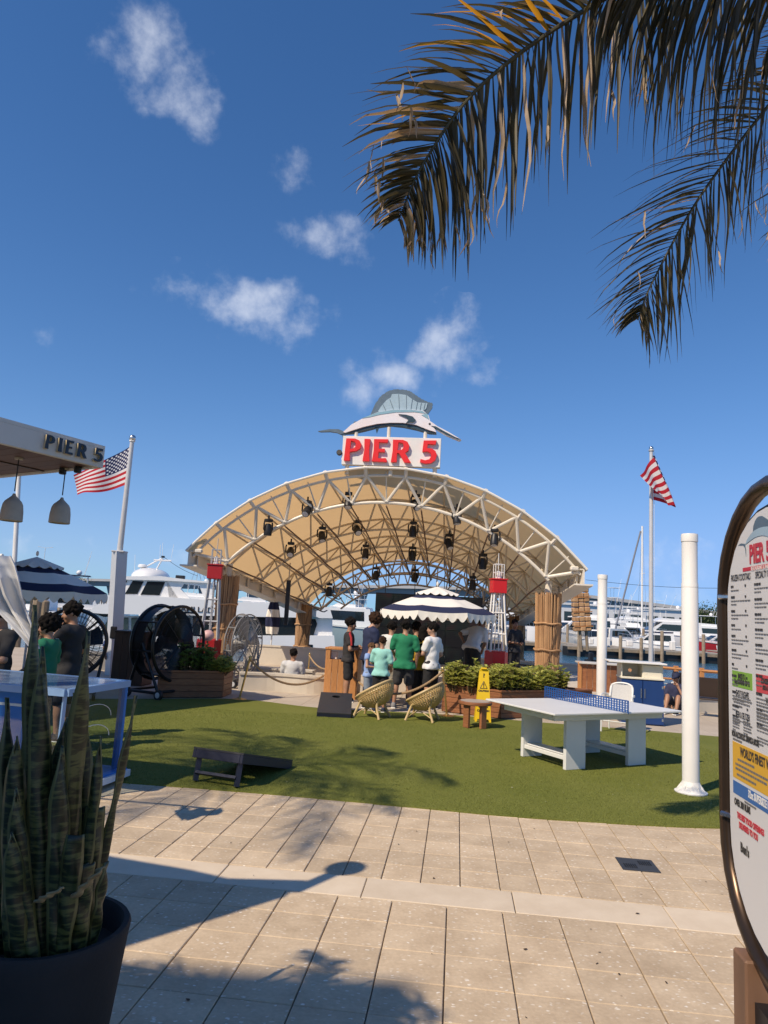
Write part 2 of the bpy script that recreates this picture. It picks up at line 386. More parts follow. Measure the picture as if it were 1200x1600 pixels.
    bp = t.nodes.new('ShaderNodeBump'); bp.inputs['Strength'].default_value = .35; bp.inputs['Distance'].default_value = .003
    L(n2.outputs['Fac'], bp.inputs['Height']); L(bp.outputs[0], b.inputs['Normal'])
    return m
STONE = stone_mat('shell_stone', (.425, .322, .212), (.60, .475, .328), 1)
STONEF = stone_mat('shell_stone_pale', (.435, .332, .22), (.605, .48, .332), 3)
BAND = mat('cream_limestone', (.61, .50, .365), .7, col2=(.68, .57, .43), vs=4, bump=.25, bs=50, bdist=.003, rv=.05)
JOINT = mat('joint_sand', (.16, .125, .095), .95, var=.25, vs=20)
TURF_EDGE = catmull([G(-260, 1196), G(0, 1208), G(170, 1222), G(400, 1240), G(640, 1262), G(800, 1277), G(1000, 1290), G(1125, 1295), G(1260, 1297), G(1500, 1290)], 6)
TURF_FAR = catmull([G(1560, 1180), G(1300, 1165), G(1125, 1152), G(1010, 1142), G(850, 1130), G(690, 1117), G(500, 1107), G(370, 1093), G(200, 1093), G(0, 1092), G(-250, 1090)], 5)
def edge_y(x):
    for a, b in zip(TURF_EDGE, TURF_EDGE[1:]):
        if a.x <= x <= b.x: return lerp(a.y, b.y, (x-a.x)/(b.x-a.x))
    return TURF_EDGE[0].y if x < TURF_EDGE[0].x else TURF_EDGE[-1].y
pav = struct('pavement', MB().add([PL(-40, -30, -.016), PL(40, -30, -.016), PL(40, 15.2, -.016), PL(-40, 15.2, -.016)], [(0, 1, 2, 3)]), JOINT)
_stone = {}
def stone_mesh(w, d, mt, k):
    key = (round(w, 3), round(d, 3), mt.name, k)
    if key not in _stone:
        b = .004; mb = MB(); rr = random.Random(k)
        q = [(-w/2, -d/2), (w/2, -d/2), (w/2, d/2), (-w/2, d/2)]
        mb.add([(x, y, -.02) for x, y in q]+[(x, y, -b) for x, y in q]+[(x*(1-2*b/w), y*(1-2*b/d), rr.uniform(-.001, .0015)) for x, y in q],
               [(0, 1, 5, 4), (1, 2, 6, 5), (2, 3, 7, 6), (3, 0, 4, 7), (4, 5, 9, 8), (5, 6, 10, 9), (6, 7, 11, 10), (7, 4, 8, 11), (8, 9, 10, 11)])
        _stone[key] = mb.mesh('paving_stone', mt)
    return _stone[key]
cells = []
NW, ND, FW, FD = .3635, .343, .284, .318
for i in range(-40, 60):                                 # near field
    for j in range(0, 34): cells.append((.009+(i+.5)*NW, 5.055-(j+.5)*ND, NW, ND, STONE))
for i in range(-14, 16): cells.append((.46+(i+.5)*1.03, 5.243, 1.03, .365, BAND))
for i in range(-60, 70):
    for j in range(0, 32): cells.append((-.185+.0+(i+.5)*FW, 5.43+(j+.5)*FD, FW, FD, STONEF))
def cam_px(p):
    v = Vector(p)-Vector((0, 0, CAM_H)); z = v.dot(_f)
    return (600+FPX*v.dot(_r)/z, 800-FPX*v.dot(_u)/z) if z > .2 else (-9e3, 9e3)
seen, rest = [], []
for c in cells:
    p = PL(c[0], c[1])
    if -16 < p.x < 20:
        px = cam_px(p); inside = p.y < edge_y(p.x)+.25
        if inside and 90 < px[0] < 1235 and px[1] < 1690: seen.append((p.length, c, p))
        elif p.y < 15.0 and (inside or p.x < -6.2 or p.x > 7.6): rest.append((c, p))
seen.sort(key=lambda q: q[0])
for k, (d_, c, p) in enumerate(seen[:298]):
    o = bpy.data.objects.new('paving_stone', stone_mesh(c[2]-.0065, c[3]-.0035, c[4], k % 5))
    o.location = (p.x, p.y, rnd.uniform(-.0012, .0012)); o.rotation_euler = (rnd.uniform(-.002, .002), rnd.uniform(-.002, .002), AXROT); link(o, pav)
restm = {}
for c, p in rest+[(c, p) for d_, c, p in seen[298:]]:
    w, d = c[2]-.0065, c[3]-.0035
    restm.setdefault(c[4].name, (c[4], MB()))[1].add([p+RV*(w/2*a)+AX*(d/2*b)+Vector((0, 0, z)) for z in (-.016, 0) for a, b in ((-1, -1), (1, -1), (1, 1), (-1, 1))], [(4, 5, 6, 7), (0, 1, 5, 4), (1, 2, 6, 5), (2, 3, 7, 6), (3, 0, 4, 7)])
for mt, mb in restm.values():
    o = mb.build('paving_stones', mt, pav); o['kind'] = 'stuff'

# drain cover in the paving
dr = thing('drain_cover', 'small dark grey square drain grate set flush in the tan paving', 'drain cover', G(996, 1352)+Vector((0, 0, .002)), AXROT-.0)
DRM = mat('cast_grate', (.055, .058, .062), .55, metal=.3, var=.2)
MB().box((0, 0, -.002), (.29, .29, .012)).build('plate', DRM, dr)
mb = MB()
for i in range(6):
    for j in range(5):
        for sx in (-1, 1): mb.box((sx*.065+(i-2.5)*.017, sx*.045+(j-2)*.02, .0055), (.009, .009, .004))
o = mb.build('slots', BLACK, dr); o['kind'] = 'stuff'

# the turf
def turf_mat():
    m = bpy.data.materials.new('artificial_turf'); m.use_nodes = True; t = m.node_tree; b = t.nodes['Principled BSDF']; L = t.links.new
    g = t.nodes.new('ShaderNodeNewGeometry')
    n1 = t.nodes.new('ShaderNodeTexNoise'); n1.inputs['Scale'].default_value = .9; n1.inputs['Detail'].default_value = 6; n1.inputs['Roughness'].default_value = .6; L(g.outputs['Position'], n1.inputs['Vector'])
    n2 = t.nodes.new('ShaderNodeTexNoise'); n2.inputs['Scale'].default_value = 70; n2.inputs['Detail'].default_value = 3; L(g.outputs['Position'], n2.inputs['Vector'])
    mx = t.nodes.new('ShaderNodeMix'); mx.data_type = 'RGBA'; mx.inputs[6].default_value = (.140, .158, .027, 1); mx.inputs[7].default_value = (.182, .192, .042, 1)
    r1 = t.nodes.new('ShaderNodeMapRange'); r1.inputs['From Min'].default_value = .3; r1.inputs['From Max'].default_value = .7; L(n1.outputs['Fac'], r1.inputs['Value']); L(r1.outputs[0], mx.inputs['Factor'])
    r2 = t.nodes.new('ShaderNodeMapRange'); r2.inputs['From Min'].default_value = .25; r2.inputs['From Max'].default_value = .75; r2.inputs['To Min'].default_value = .62; r2.inputs['To Max'].default_value = 1.3; L(n2.outputs['Fac'], r2.inputs['Value'])
    h = t.nodes.new('ShaderNodeHueSaturation'); L(r2.outputs[0], h.inputs['Value']); L(mx.outputs[2], h.inputs['Color']); L(h.outputs[0], b.inputs['Base Color'])
    b.inputs['Roughness'].default_value = .85; b.inputs['Specular IOR Level'].default_value = .2
    bp = t.nodes.new('ShaderNodeBump'); bp.inputs['Strength'].default_value = .8; bp.inputs['Distance'].default_value = .012; L(n2.outputs['Fac'], bp.inputs['Height']); L(bp.outputs[0], b.inputs['Normal'])
    return m
TURF = turf_mat()
loop = TURF_EDGE+TURF_FAR
n = len(loop); z = .012
mb = MB().add([(p.x, p.y, z) for p in loop]+[(p.x, p.y, -.015) for p in loop], [tuple(range(n))]+[(i, n+i, n+(i+1) % n, (i+1) % n) for i in range(n)])
lawn = struct('lawn', mb, TURF)
# short blades over the near half of the lawn
far_x = sorted([(p.x, p.y) for p in TURF_FAR])
def far_y(x):
    for a, b in zip(far_x, far_x[1:]):
        if a[0] <= x <= b[0]: return lerp(a[1], b[1], (x-a[0])/max(1e-6, b[0]-a[0]))
    return 13.5
gr = np.random.default_rng(3); nb = 230000
gx = gr.uniform(-4.6, 5.4, nb); gy = 7.0+(gr.random(nb)**1.6)*6.2
ex = np.interp(gx, [p.x for p in TURF_EDGE], [p.y for p in TURF_EDGE]); fx = np.interp(gx, [p[0] for p in far_x], [p[1] for p in far_x])
k = (gy > ex+.004) & (gy < fx-.02) & (np.abs(gx) < .62*gy+.2); gx, gy = gx[k], gy[k]; nb = len(gx)
an = gr.uniform(0, 6.283, nb); hh = gr.uniform(.006, .013, nb); ww = gr.uniform(.0016, .003, nb)*(1+.08*(gy-7)); ln_ = gr.normal(0, .006, (nb, 2))
V = np.empty((nb, 3, 3)); V[:, 0] = np.stack([gx-np.cos(an)*ww, gy-np.sin(an)*ww, np.full(nb, .011)], 1); V[:, 1] = np.stack([gx+np.cos(an)*ww, gy+np.sin(an)*ww, np.full(nb, .011)], 1)
V[:, 2] = np.stack([gx+ln_[:, 0], gy+ln_[:, 1], .012+hh], 1)
me = bpy.data.meshes.new('turf_blades'); me.vertices.add(nb*3); me.vertices.foreach_set('co', V.reshape(-1)); me.loops.add(nb*3); me.loops.foreach_set('vertex_index', np.arange(nb*3)); me.polygons.add(nb); me.polygons.foreach_set('loop_start', np.arange(nb)*3); me.polygons.foreach_set('loop_total', np.full(nb, 3)); me.update(calc_edges=True)
me.materials.append(mat('turf_blade', (.15, .172, .032), .7, col2=(.185, .198, .046), vs=1.3, spec=.25))
o = link(bpy.data.objects.new('turf_blades', me)); tag(o, 'short green blades of the artificial lawn', 'grass', kind='stuff')

# litter: dry leaf bits and grit on the paving, pale flecks blown onto the lawn
rl_ = random.Random(9)
def litter(name, label, mt, n, fpos, smin, smax, z):
    mb = MB()
    for i in range(n):
        x, y = fpos(); a = rl_.uniform(0, 6.28); s_ = rl_.uniform(smin, smax); b_ = s_*rl_.uniform(.3, .7)
        pts = [(math.cos(t_)*s_*rl_.uniform(.7, 1), math.sin(t_)*b_*rl_.uniform(.7, 1)) for t_ in (0, 1.0, 2.1, 3.1, 4.2, 5.2)]
        c_, q_ = math.cos(a), math.sin(a)
        mb.add([(x+c_*px-q_*py, y+q_*px+c_*py, z+rl_.uniform(.001, .005)) for px, py in pts], [tuple(range(6))])
    tag(mb.build(name, mt), label, name.replace('_', ' '), kind='stuff')
def on_paving():
    while True:
        y = 3.2+4.4*rl_.random(); x = rl_.uniform(-.5, .52)*y
        if y < edge_y(x)-.05: return x, y
litter('dry_leaf_bits', 'small dark leaf bits scattered on the tan paving', mat('leaf_bit_brown', (.07, .042, .022), .8, var=.3, vs=30), 46, on_paving, .005, .017, .003)
litter('lawn_flecks', 'tiny pale flecks blown onto the artificial lawn', mat('pale_fleck', (.42, .40, .26), .8, var=.2, vs=30), 90, lambda: (rl_.uniform(-3.5, 4.6), rl_.uniform(7.8, 13)), .004, .014, .018)

# terrace beyond the lawn, stage platform, low walls
TERR = mat('pale_terrace_paving', (.43, .36, .28), .8, col2=(.50, .43, .345), vs=1.5, bump=.2, bs=30, stretch=(1, 1, 1))
def quadstrip(pts2, z0, z1): return MB().prism([(p[0], p[1]) for p in pts2], z0, z1)
terr = struct('terrace', quadstrip([PL(-17, 12.4)[:2], PL(14, 12.4)[:2], PL(14, 24.0)[:2], PL(-17, 24.0)[:2]], -1.6, -.003), TERR)
mb = MB()
for i in range(-26, 24):
    for j in range(0, 20):
        a, b = i*.6+.3, 12.6+j*.56+.28
        mb.add([PL(a+x*.297, b+y*.277, zz) for zz in (-.003, .003) for x, y in ((-1, -1), (1, -1), (1, 1), (-1, 1))], [(4, 5, 6, 7), (0, 1, 5, 4), (1, 2, 6, 5), (2, 3, 7, 6), (3, 0, 4, 7)])
o = mb.build('terrace_paving', TERR, terr); o['kind'] = 'stuff'
TERR2 = mat('stage_floor', (.40, .34, .27), .8, var=.1)
st = struct('stage_platform', quadstrip([PL(-.9, 17.2)[:2], PL(5.2, 17.2)[:2], PL(5.2, 23.4)[:2], PL(-.9, 23.4)[:2]], 0.0, .34), CONC)
def wall_thing(name, label, pts, z0, z1, th, mt, capm=None, group=None, cap=.05, over=.03):
    t = thing(name, label, 'wall', (0, 0, 0), 0, group)
    pts = [Vector((p[0], p[1], 0)) for p in pts]
    L_, Rr = [], []
    for i, p in enumerate(pts):
        d = (pts[min(i+1, len(pts)-1)]-pts[max(i-1, 0)]).normalized(); nrm = Vector((-d.y, d.x, 0))
        L_.append(p+nrm*th/2); Rr.append(p-nrm*th/2)
    def strip(o, za, zb):
        mb = MB(); k = len(pts)
        l2 = [p+(p-q).normalized()*o for p, q in zip(L_, Rr)]; r2 = [q+(q-p).normalized()*o for p, q in zip(L_, Rr)]
        vs = []
        for p, q in zip(l2, r2): vs += [(p.x, p.y, za), (q.x, q.y, za), (q.x, q.y, zb), (p.x, p.y, zb)]
        fs = [(0, 1, 2, 3), tuple(4*(k-1)+i for i in (3, 2, 1, 0))]
        for i in range(k-1):
            a, b = 4*i, 4*i+4
            fs += [(a+j, b+j, b+(j+1) % 4, a+(j+1) % 4) for j in range(4)]
        return mb.add(vs, fs)
    strip(0, z0, z1-cap).build('body', mt, t); strip(over, z1-cap+.002, z1).build('coping', capm or mt, t)
    return t
wall_thing('low_wall', 'low cream seat wall in front of the seated man in white, behind the sagging rope', catmull([G(372, 1078), G(430, 1080), G(480, 1084), G(513, 1085)], 4), 0, .40, .22, CONC)
wall_thing('low_wall', 'low cream wall under the left side canopy beam behind the pale wire fan', [PL(-5.4, 17.5), PL(-3.4, 17.4)], 0, .42, .3, CONC)
wall_thing('low_wall', 'cream stage front wall behind the rope stand beside the long planter', [PL(.5, 16.95), PL(4.6, 16.95)], 0, .36, .2, CONC)
wall_thing('low_wall', 'low cream wall at the right between the tall white post and the dark armchair', [G(1030, 1112), G(1260, 1116)], 0, .36, .25, CONC)
wall_thing('parapet', 'shaded cream parapet wall along the back of the stage over the water', [PL(-7, 23.6), PL(5.3, 23.6)], -1.6, .62, .22, CONC)
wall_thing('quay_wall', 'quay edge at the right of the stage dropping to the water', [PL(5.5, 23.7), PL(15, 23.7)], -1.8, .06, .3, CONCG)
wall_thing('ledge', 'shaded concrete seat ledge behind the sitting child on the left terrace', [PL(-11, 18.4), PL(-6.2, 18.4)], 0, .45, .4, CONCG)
hr = thing('handrail', 'dark metal handrail on the shaded wall below the umbrella', 'handrail', PL(.95, 23.35))
rod('rail', hr, PL(0, 0, .52), PL(1.9, 0, .48), .025, BLACKM); rod('bracket', hr, PL(.2, 0, .51), PL(.2, .14, .47), .015, BLACKM); rod('bracket', hr, PL(1.7, 0, .48), PL(1.7, .14, .44), .015, BLACKM)
# ---------------------------------------------------------------- the band shell
OX, OY = .1, 19.0                                      # apex of the front arch on the plaza
SO = Vector((OX, OY, 0))
def S(a, s, z): return SO+RV*a+AX*s+Vector((0, 0, z))   # stage frame: a to the right, s away from us
DEPTH = 8.0
def arc_par(s):
    t = s/DEPTH
    return lerp(5.34, 3.95, t), lerp(3.26, 1.98, t), lerp(2.50, 1.98, t), lerp(-.10, .25, t)   # half width, spring z, rise, axis shift
def arch(s, u, off=0.0):
    "u in -1..1 along the arch, off = distance inside the membrane"
    hw, z0, rise, sh = arc_par(s)
    Rr = (hw*hw+rise*rise)/(2*rise); th = math.asin(min(1, hw/Rr))
    a = u*th; zc = z0+rise-Rr
    return S(sh+(Rr-off)*math.sin(a), s, zc+(Rr-off)*math.cos(a))
def fabric_mat():
    m = bpy.data.materials.new('canopy_membrane'); m.use_nodes = True; t = m.node_tree; L = t.links.new
    b = t.nodes['Principled BSDF']; o = t.nodes['Material Output']
    tcn = t.nodes.new('ShaderNodeTexCoord'); no = t.nodes.new('ShaderNodeTexNoise'); no.inputs['Scale'].default_value = 1.1; no.inputs['Detail'].default_value = 6; L(tcn.outputs['Object'], no.inputs['Vector'])
    mx = t.nodes.new('ShaderNodeMix'); mx.data_type = 'RGBA'; mx.inputs[6].default_value = (.64, .47, .27, 1); mx.inputs[7].default_value = (.73, .56, .34, 1); L(no.outputs['Fac'], mx.inputs['Factor'])
    L(mx.outputs[2], b.inputs['Base Color']); b.inputs['Roughness'].default_value = .7
    bp = t.nodes.new('ShaderNodeBump'); bp.inputs['Strength'].default_value = .5; bp.inputs['Distance'].default_value = .05; n4 = t.nodes.new('ShaderNodeTexNoise'); n4.inputs['Scale'].default_value = 2.2; n4.inputs['Detail'].default_value = 3; L(tcn.outputs['Object'], n4.inputs['Vector']); L(n4.outputs['Fac'], bp.inputs['Height']); L(bp.outputs[0], b.inputs['Normal'])
    tr = t.nodes.new('ShaderNodeBsdfTranslucent'); tr.inputs['Color'].default_value = (1.0, .66, .31, 1)
    ms = t.nodes.new('ShaderNodeMixShader'); ms.inputs[0].default_value = .44; L(b.outputs[0], ms.inputs[1]); L(tr.outputs[0], ms.inputs[2]); L(ms.outputs[0], o.inputs['Surface'])
    return m
FAB = fabric_mat()
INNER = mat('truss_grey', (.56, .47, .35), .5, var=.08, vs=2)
PIPE = mat('rust_brown_conduit', (.15, .085, .05), .6, var=.2)
can = thing('bandshell_canopy', 'big arched cream fabric canopy on white steel trusses over the stage', 'canopy', (0, 0, 0))
NB = 11
ub = lambda k: -1+2*k/NB
# membrane, one panel per bay, sagging a little between the ribs
def panel_pt(u, s, k):
    sag = .016*math.sin(math.pi*max(0, min(1, (u-ub(k))/(2/NB))))
    p = arch(s, u, sag)
    return p
SS = [-.16, 0, .5, 1.1, 1.6, 2.4, 3.2, 4, 4.8, 5.6, 6.4, 7.2, 8.0]
for k in range(NB):
    mb = MB(); n0 = 5
    for i in range(n0+1):
        u = lerp(ub(k), ub(k+1), i/n0)
        for s in SS: mb.v.append(tuple(panel_pt(u, s, k)))
    m_ = len(SS)
    for i in range(n0):
        for j in range(m_-1): mb.f.append((i*m_+j, i*m_+j+1, (i+1)*m_+j+1, (i+1)*m_+j))
    mb.build('membrane_panel', FAB, can, True, 180)
# seams: a rolled hem along the front edge, short battens at each rib
mb = MB().tube([arch(-.17, -1+2*i/66, .015+.016*math.sin(math.pi*((i % 6)/6))) for i in range(67)], .035, 8)
mb.build('front_hem', CREAMF, can, True)
for k in range(1, NB):
    rod('hem_clamp', can, arch(-.16, ub(k), -.03), arch(-.02, ub(k), .16), .055, STEELW, 6)
# front truss: white chords and braces
OFF1, OFF2 = .17, .78
STN = [0, 1.7, 3.3, 4.9, 6.5, 8.0]
MID = [.35, 2.5, 4.1, 5.7, 7.25]
def chord(name, s, off, r, mt, u0=-1.0, u1=1.0, n=44):
    MB().tube([arch(s, lerp(u0, u1, i/n), off) for i in range(n+1)], r, 8).build(name, mt, can, True)
top = {}; bot = {}
for q, s in enumerate(STN):
    front = q == 0
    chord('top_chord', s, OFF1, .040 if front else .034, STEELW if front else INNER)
    for k in range(NB+1): top[q, k] = arch(s, ub(k)*.985, OFF1)
for q, s in enumerate(MID):
    front = q == 0
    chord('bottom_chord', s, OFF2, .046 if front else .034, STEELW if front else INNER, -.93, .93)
    for k in range(NB): bot[q, k] = arch(s, ub(k)+1/NB, OFF2)
for k in range(NB):
    for d in (0, 1): rod('brace', can, bot[0, k], top[0, k+d], .045, STEELW)
    rod('strut', can, bot[0, k], arch(.0, ub(k)+1/NB, .08), .020, STEELW, 6)
    MB().bevbox(bot[0, k]+Vector((0, -.02, .03)), (.12, .1, .07), .02).build('node_plate', STEELW, can)
for q in range(len(MID)):
    for k in range(NB):
        for e in (0, 1):
            if q == 0 and e == 0: continue
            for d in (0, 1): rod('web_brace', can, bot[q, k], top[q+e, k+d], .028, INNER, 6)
for k in range(1, NB):
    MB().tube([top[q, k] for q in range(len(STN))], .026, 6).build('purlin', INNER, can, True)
for k in range(NB):
    pts = catmull([bot[q, k]+Vector((0, 0, -.05 if q % 2 else -.09)) for q in range(len(MID))]+[arch(8.0, ub(k)+1/NB, OFF2-.12)], 6)
    MB().tube(pts, .022, 6).build('conduit', PIPE, can, True)
# back opening: deeper open arch below the membrane
chord('back_chord', 8.05, .50, .03, INNER, -.9, .9)
chord('back_chord', 8.05, .95, .036, INNER, -.8, .8)
nbk = 16
for k in range(nbk):
    u = -.84+1.68*k/nbk; du = 1.68/nbk
    rod('back_brace', can, arch(8.05, u, .10), arch(8.05, (u+du/2)*.94, .95), .022, INNER, 6)
    rod('back_brace', can, arch(8.05, u+du, .10), arch(8.05, (u+du/2)*.94, .95), .022, INNER, 6)
# side girders: white boxed beams falling from the front tip to the back columns
for sg in (-1, 1):
    prof = [(-.10, .24), (.10, .24), (.10, .21), (.022, .21), (.022, -.15), (.24, -.15), (.24, -.19), (-.24, -.19), (-.24, -.15), (-.022, -.15), (-.022, .21), (-.10, .21)]
    mb = MB()
    def gp(s, x, y):
        hw, z0, rise, sh = arc_par(s); return S(sh+sg*(hw-.08)+x, s, z0-.22+y)
    a = [gp(-.12, x, y) for x, y in prof]; b = [gp(8.6, x*.8, y*.8) for x, y in prof]
    n_ = len(prof); mb.add(a+b, [tuple(range(n_)), tuple(range(2*n_-1, n_-1, -1))]+[(i, (i+1) % n_, n_+(i+1) % n_, n_+i) for i in range(n_)])
    mb.build('side_girder', STEELW, can)
    for i in range(9):
        s = i*.95+.2; MB().box(gp(s, -sg*.09, .02), (.02, .13, .34), Matrix.Rotation(AXROT, 3, 'Z')).build('girder_rib', STEELW, can)
    c0 = gp(-.05, -sg*.22, .25); MB().bevbox(c0, (.22, .14, .12), .03).build('corner_bracket', STEELW, can)

# wrapped columns
def reed_mat():
    m = mat('dry_reed', (.38, .205, .095), .9, col2=(.52, .32, .165), vs=9, stretch=(1, 1, .12), bump=.5, bs=40, rv=.14)
    return m
REED = reed_mat(); REEDD = mat('reed_binding', (.20, .12, .07), .9, var=.25, vs=30, bump=.4, bs=60)
def reed_column(base, ztop, r, label, bands, lean=(0, 0)):
    t = thing('wrapped_column', label, 'column', base, 0, 'reed wrapped columns carrying the canopy')
    MB().lathe([(r*.82, 0), (r*.82, ztop-base.z-.03)], 16).build('core', REEDD, t)
    n_ = 84
    for i in range(n_):
        an = 2*math.pi*i/n_; rr = r*(1+rnd.uniform(-.03, .03)); h = ztop-base.z+rnd.uniform(-.07, .03)
        tw = rnd.uniform(-.035, .035)
        pts = [(rr*(.90+.14*j/3)*math.cos(an+tw*j), rr*(.90+.14*j/3)*math.sin(an+tw*j), h*j/3) for j in range(4)]
        MB().tube(pts, r*.046, 5).build('reed', REED, t, True)
    for b in bands:
        MB().tube([((r*1.10)*math.cos(x*math.pi/12), (r*1.10)*math.sin(x*math.pi/12), b+.015*math.sin(x*1.3)) for x in range(24)], .028, 6, closed=True).build('binding', REED, t, True)
    for k in range(2):
        MB().tube([(r*1.10*math.cos(-2.2+k*1.1+x*.12), r*1.10*math.sin(-2.2+k*1.1+x*.12), lerp(.2+.5*k, (ztop-base.z)*.9, x/12)) for x in range(13)], .012, 5).build('cord', REEDD, t, True)
    MB().tube([(0, 0, ztop-base.z-.06), (0, 0, ztop-base.z+.34)], .10, 10).build('steel_stub', STEELW, t, True)
    return t
reed_column(S(-4.66, 1.2, 0), 2.72, .29, 'thick reed wrapped column behind the shaded latticed tower, left front of the stage', (.55, 1.2, 1.9))
reed_column(S(4.42, .9, 0), 2.66, .32, 'thick sunlit reed wrapped column rising behind the long leafy planter', (.45, 1.15, 1.85))
reed_column(S(-3.72, 7.5, .0), 2.05, .27, 'slimmer reed wrapped column beside the closed striped umbrella', (.5, 1.3))
reed_column(S(4.15, 7.6, .0), 2.05, .27, 'reed wrapped column in shade behind the red and white latticed tower', (.5, 1.3))
# dark hanging tube lights at both sides of the stage
for a, s, z0, z1, lb in ((-3.35, 3.2, 1.35, 2.75, 'thin black tube light hanging on the left between column and stage'), (3.25, 1.6, 1.55, 2.72, 'thin black tube light hanging on the right beside the red and white tower')):
    t = thing('hanging_speaker', lb, 'speaker', S(a, s, z0))
    MB().bevbox((0, 0, (z1-z0)/2), (.13, .13, z1-z0), .02).build('body', BLACK, t)
    rod('hanger', t, (0, 0, z1-z0), (0, 0, z1-z0+.55), .02, INNER)
    MB().bevbox((0, -.068, .2), (.10, .012, .3), .004).build('grille', BLACKM, t)

# moving head stage lights hung from the truss
LENS = mat('lamp_lens', (.55, .55, .58), .12, var=.1, vs=40)
def stage_light(pos, tilt, yaw):
    t = thing('stage_light', 'black moving head stage light hanging under the canopy truss', 'stage light', pos, yaw, 'stage lights under the canopy')
    MB().bevbox((0, 0, -.05), (.24, .20, .10), .02).build('base', BLACK, t)
    rod('clamp', t, (0, 0, .0), (0, 0, .12), .03, BLACKM)
    MB().tube([(-.15, 0, -.10), (-.17, 0, -.16), (-.17, 0, -.34), (-.14, 0, -.38)], .026, 6).build('yoke_arm', BLACK, t, True)
    MB().tube([(.15, 0, -.10), (.17, 0, -.16), (.17, 0, -.34), (.14, 0, -.38)], .026, 6).build('yoke_arm', BLACK, t, True)
    M = Matrix.Rotation(tilt, 3, 'X')
    MB().lathe([(.06, -.19), (.105, -.16), (.125, -.05), (.135, .12), (.125, .19), (.105, .20)], 14, (0, 0, -.34), M).build('head', BLACK, t, True)
    MB().lathe([(.0, .202), (.06, .207), (.10, .203)], 14, (0, 0, -.34), M, caps=False).build('lens', LENS, t, True)
    t.scale = (.86, .86, .86)
    return t
pos = [(420, 822, 19.5), (481, 793, 19.5), (545, 780, 19.5), (650, 783, 19.4), (714, 804, 19.2), (773, 837, 19.0),
       (504, 834, 21.3), (559, 824, 21.3), (646, 826, 21.2), (702, 845, 21.0), (455, 858, 21.6), (755, 876, 20.8),
       (572, 862, 23), (645, 865, 23), (515, 922, 25), (588, 897, 25), (649, 900, 25), (739, 911, 23.4)]
lights = []
for i, (px, py, Y) in enumerate(pos):
    p = P(px, py-11, Y)
    l = stage_light(p, R(rnd.choice([150, 165, 180, 130])), R(rnd.uniform(-50, 50)))
    lights.append(l)
names = ['white lensed stage light leftmost along the front white arch', 'stage light second from the left along the front white arch', 'stage light below the left end of the big sign on the front arch', 'stage light below the right end of the big sign on the front arch',
  'stage light second from the right on the front white arch', 'stage light right above the red and white latticed tower', 'stage light left of centre in the second row under the arch', 'biggest black stage light just left of centre in the second row',
  'black stage light just right of centre in the second row', 'stage light right of centre in the second row with the pale lens', 'angled black stage light far left under the amber fabric', 'black stage light left of the red capped tower top',
  'stage light left of centre in the third row above the open back arch', 'stage light right of centre in the third row above the open back arch', 'stage light low at the left end of the open back arch', 'stage light hanging against the sky left in the back arch',
  'stage light hanging against the sky right in the back arch', 'black stage light above the striped umbrella at the right of the back arch']
for l, nme in zip(lights, names): l['label'] = nme

# black video wall hung at the back of the stage
def screen_mat():
    m = bpy.data.materials.new('led_wall'); m.use_nodes = True; t = m.node_tree; b = t.nodes['Principled BSDF']; L = t.links.new
    b.inputs['Base Color'].default_value = (.008, .008, .009, 1); b.inputs['Roughness'].default_value = .5
    g = t.nodes.new('ShaderNodeNewGeometry'); n1 = t.nodes.new('ShaderNodeTexNoise'); n1.inputs['Scale'].default_value = 1.5; n1.inputs['Detail'].default_value = 5; L(g.outputs['Position'], n1.inputs['Vector'])
    r = t.nodes.new('ShaderNodeValToRGB'); e = r.color_ramp.elements; e[0].position = .46; e[0].color = (.006, .006, .007, 1); e[1].position = .72; e[1].color = (.10, .018, .018, 1); L(n1.outputs['Fac'], r.inputs[0])
    x = e.new(.56); x.color = (.012, .026, .018, 1)
    wv = t.nodes.new('ShaderNodeTexWave'); wv.bands_direction = 'Z'; wv.inputs['Scale'].default_value = 5; L(g.outputs['Position'], wv.inputs['Vector'])
    mx = t.nodes.new('ShaderNodeMix'); mx.data_type = 'RGBA'; mx.blend_type = 'MULTIPLY'; mx.inputs['Factor'].default_value = .8; L(r.outputs[0], mx.inputs[6]); L(wv.outputs['Color'], mx.inputs[7])
    L(mx.outputs[2], b.inputs['Emission Color']); b.inputs['Emission Strength'].default_value = .55
    return m
LED = screen_mat()
sc = thing('video_screen', 'dim black video wall at the back of the stage behind the people', 'screen', S(-.72, 4.6, .36), AXROT)
for i in range(6):
    for j in range(4): MB().bevbox((.29+i*.585, 0, .27+j*.545), (.58, .08, .54), .006).build('screen_panel', LED, sc)
MB().box((1.75, .06, 1.09), (3.5, .05, 2.2)).build('frame', BLACK, sc)
for i in range(4): rod('hanger', sc, (.3+i*.97, .06, 2.15), (.3+i*.97, .06, 3.0), .012, BLACKM, 6)

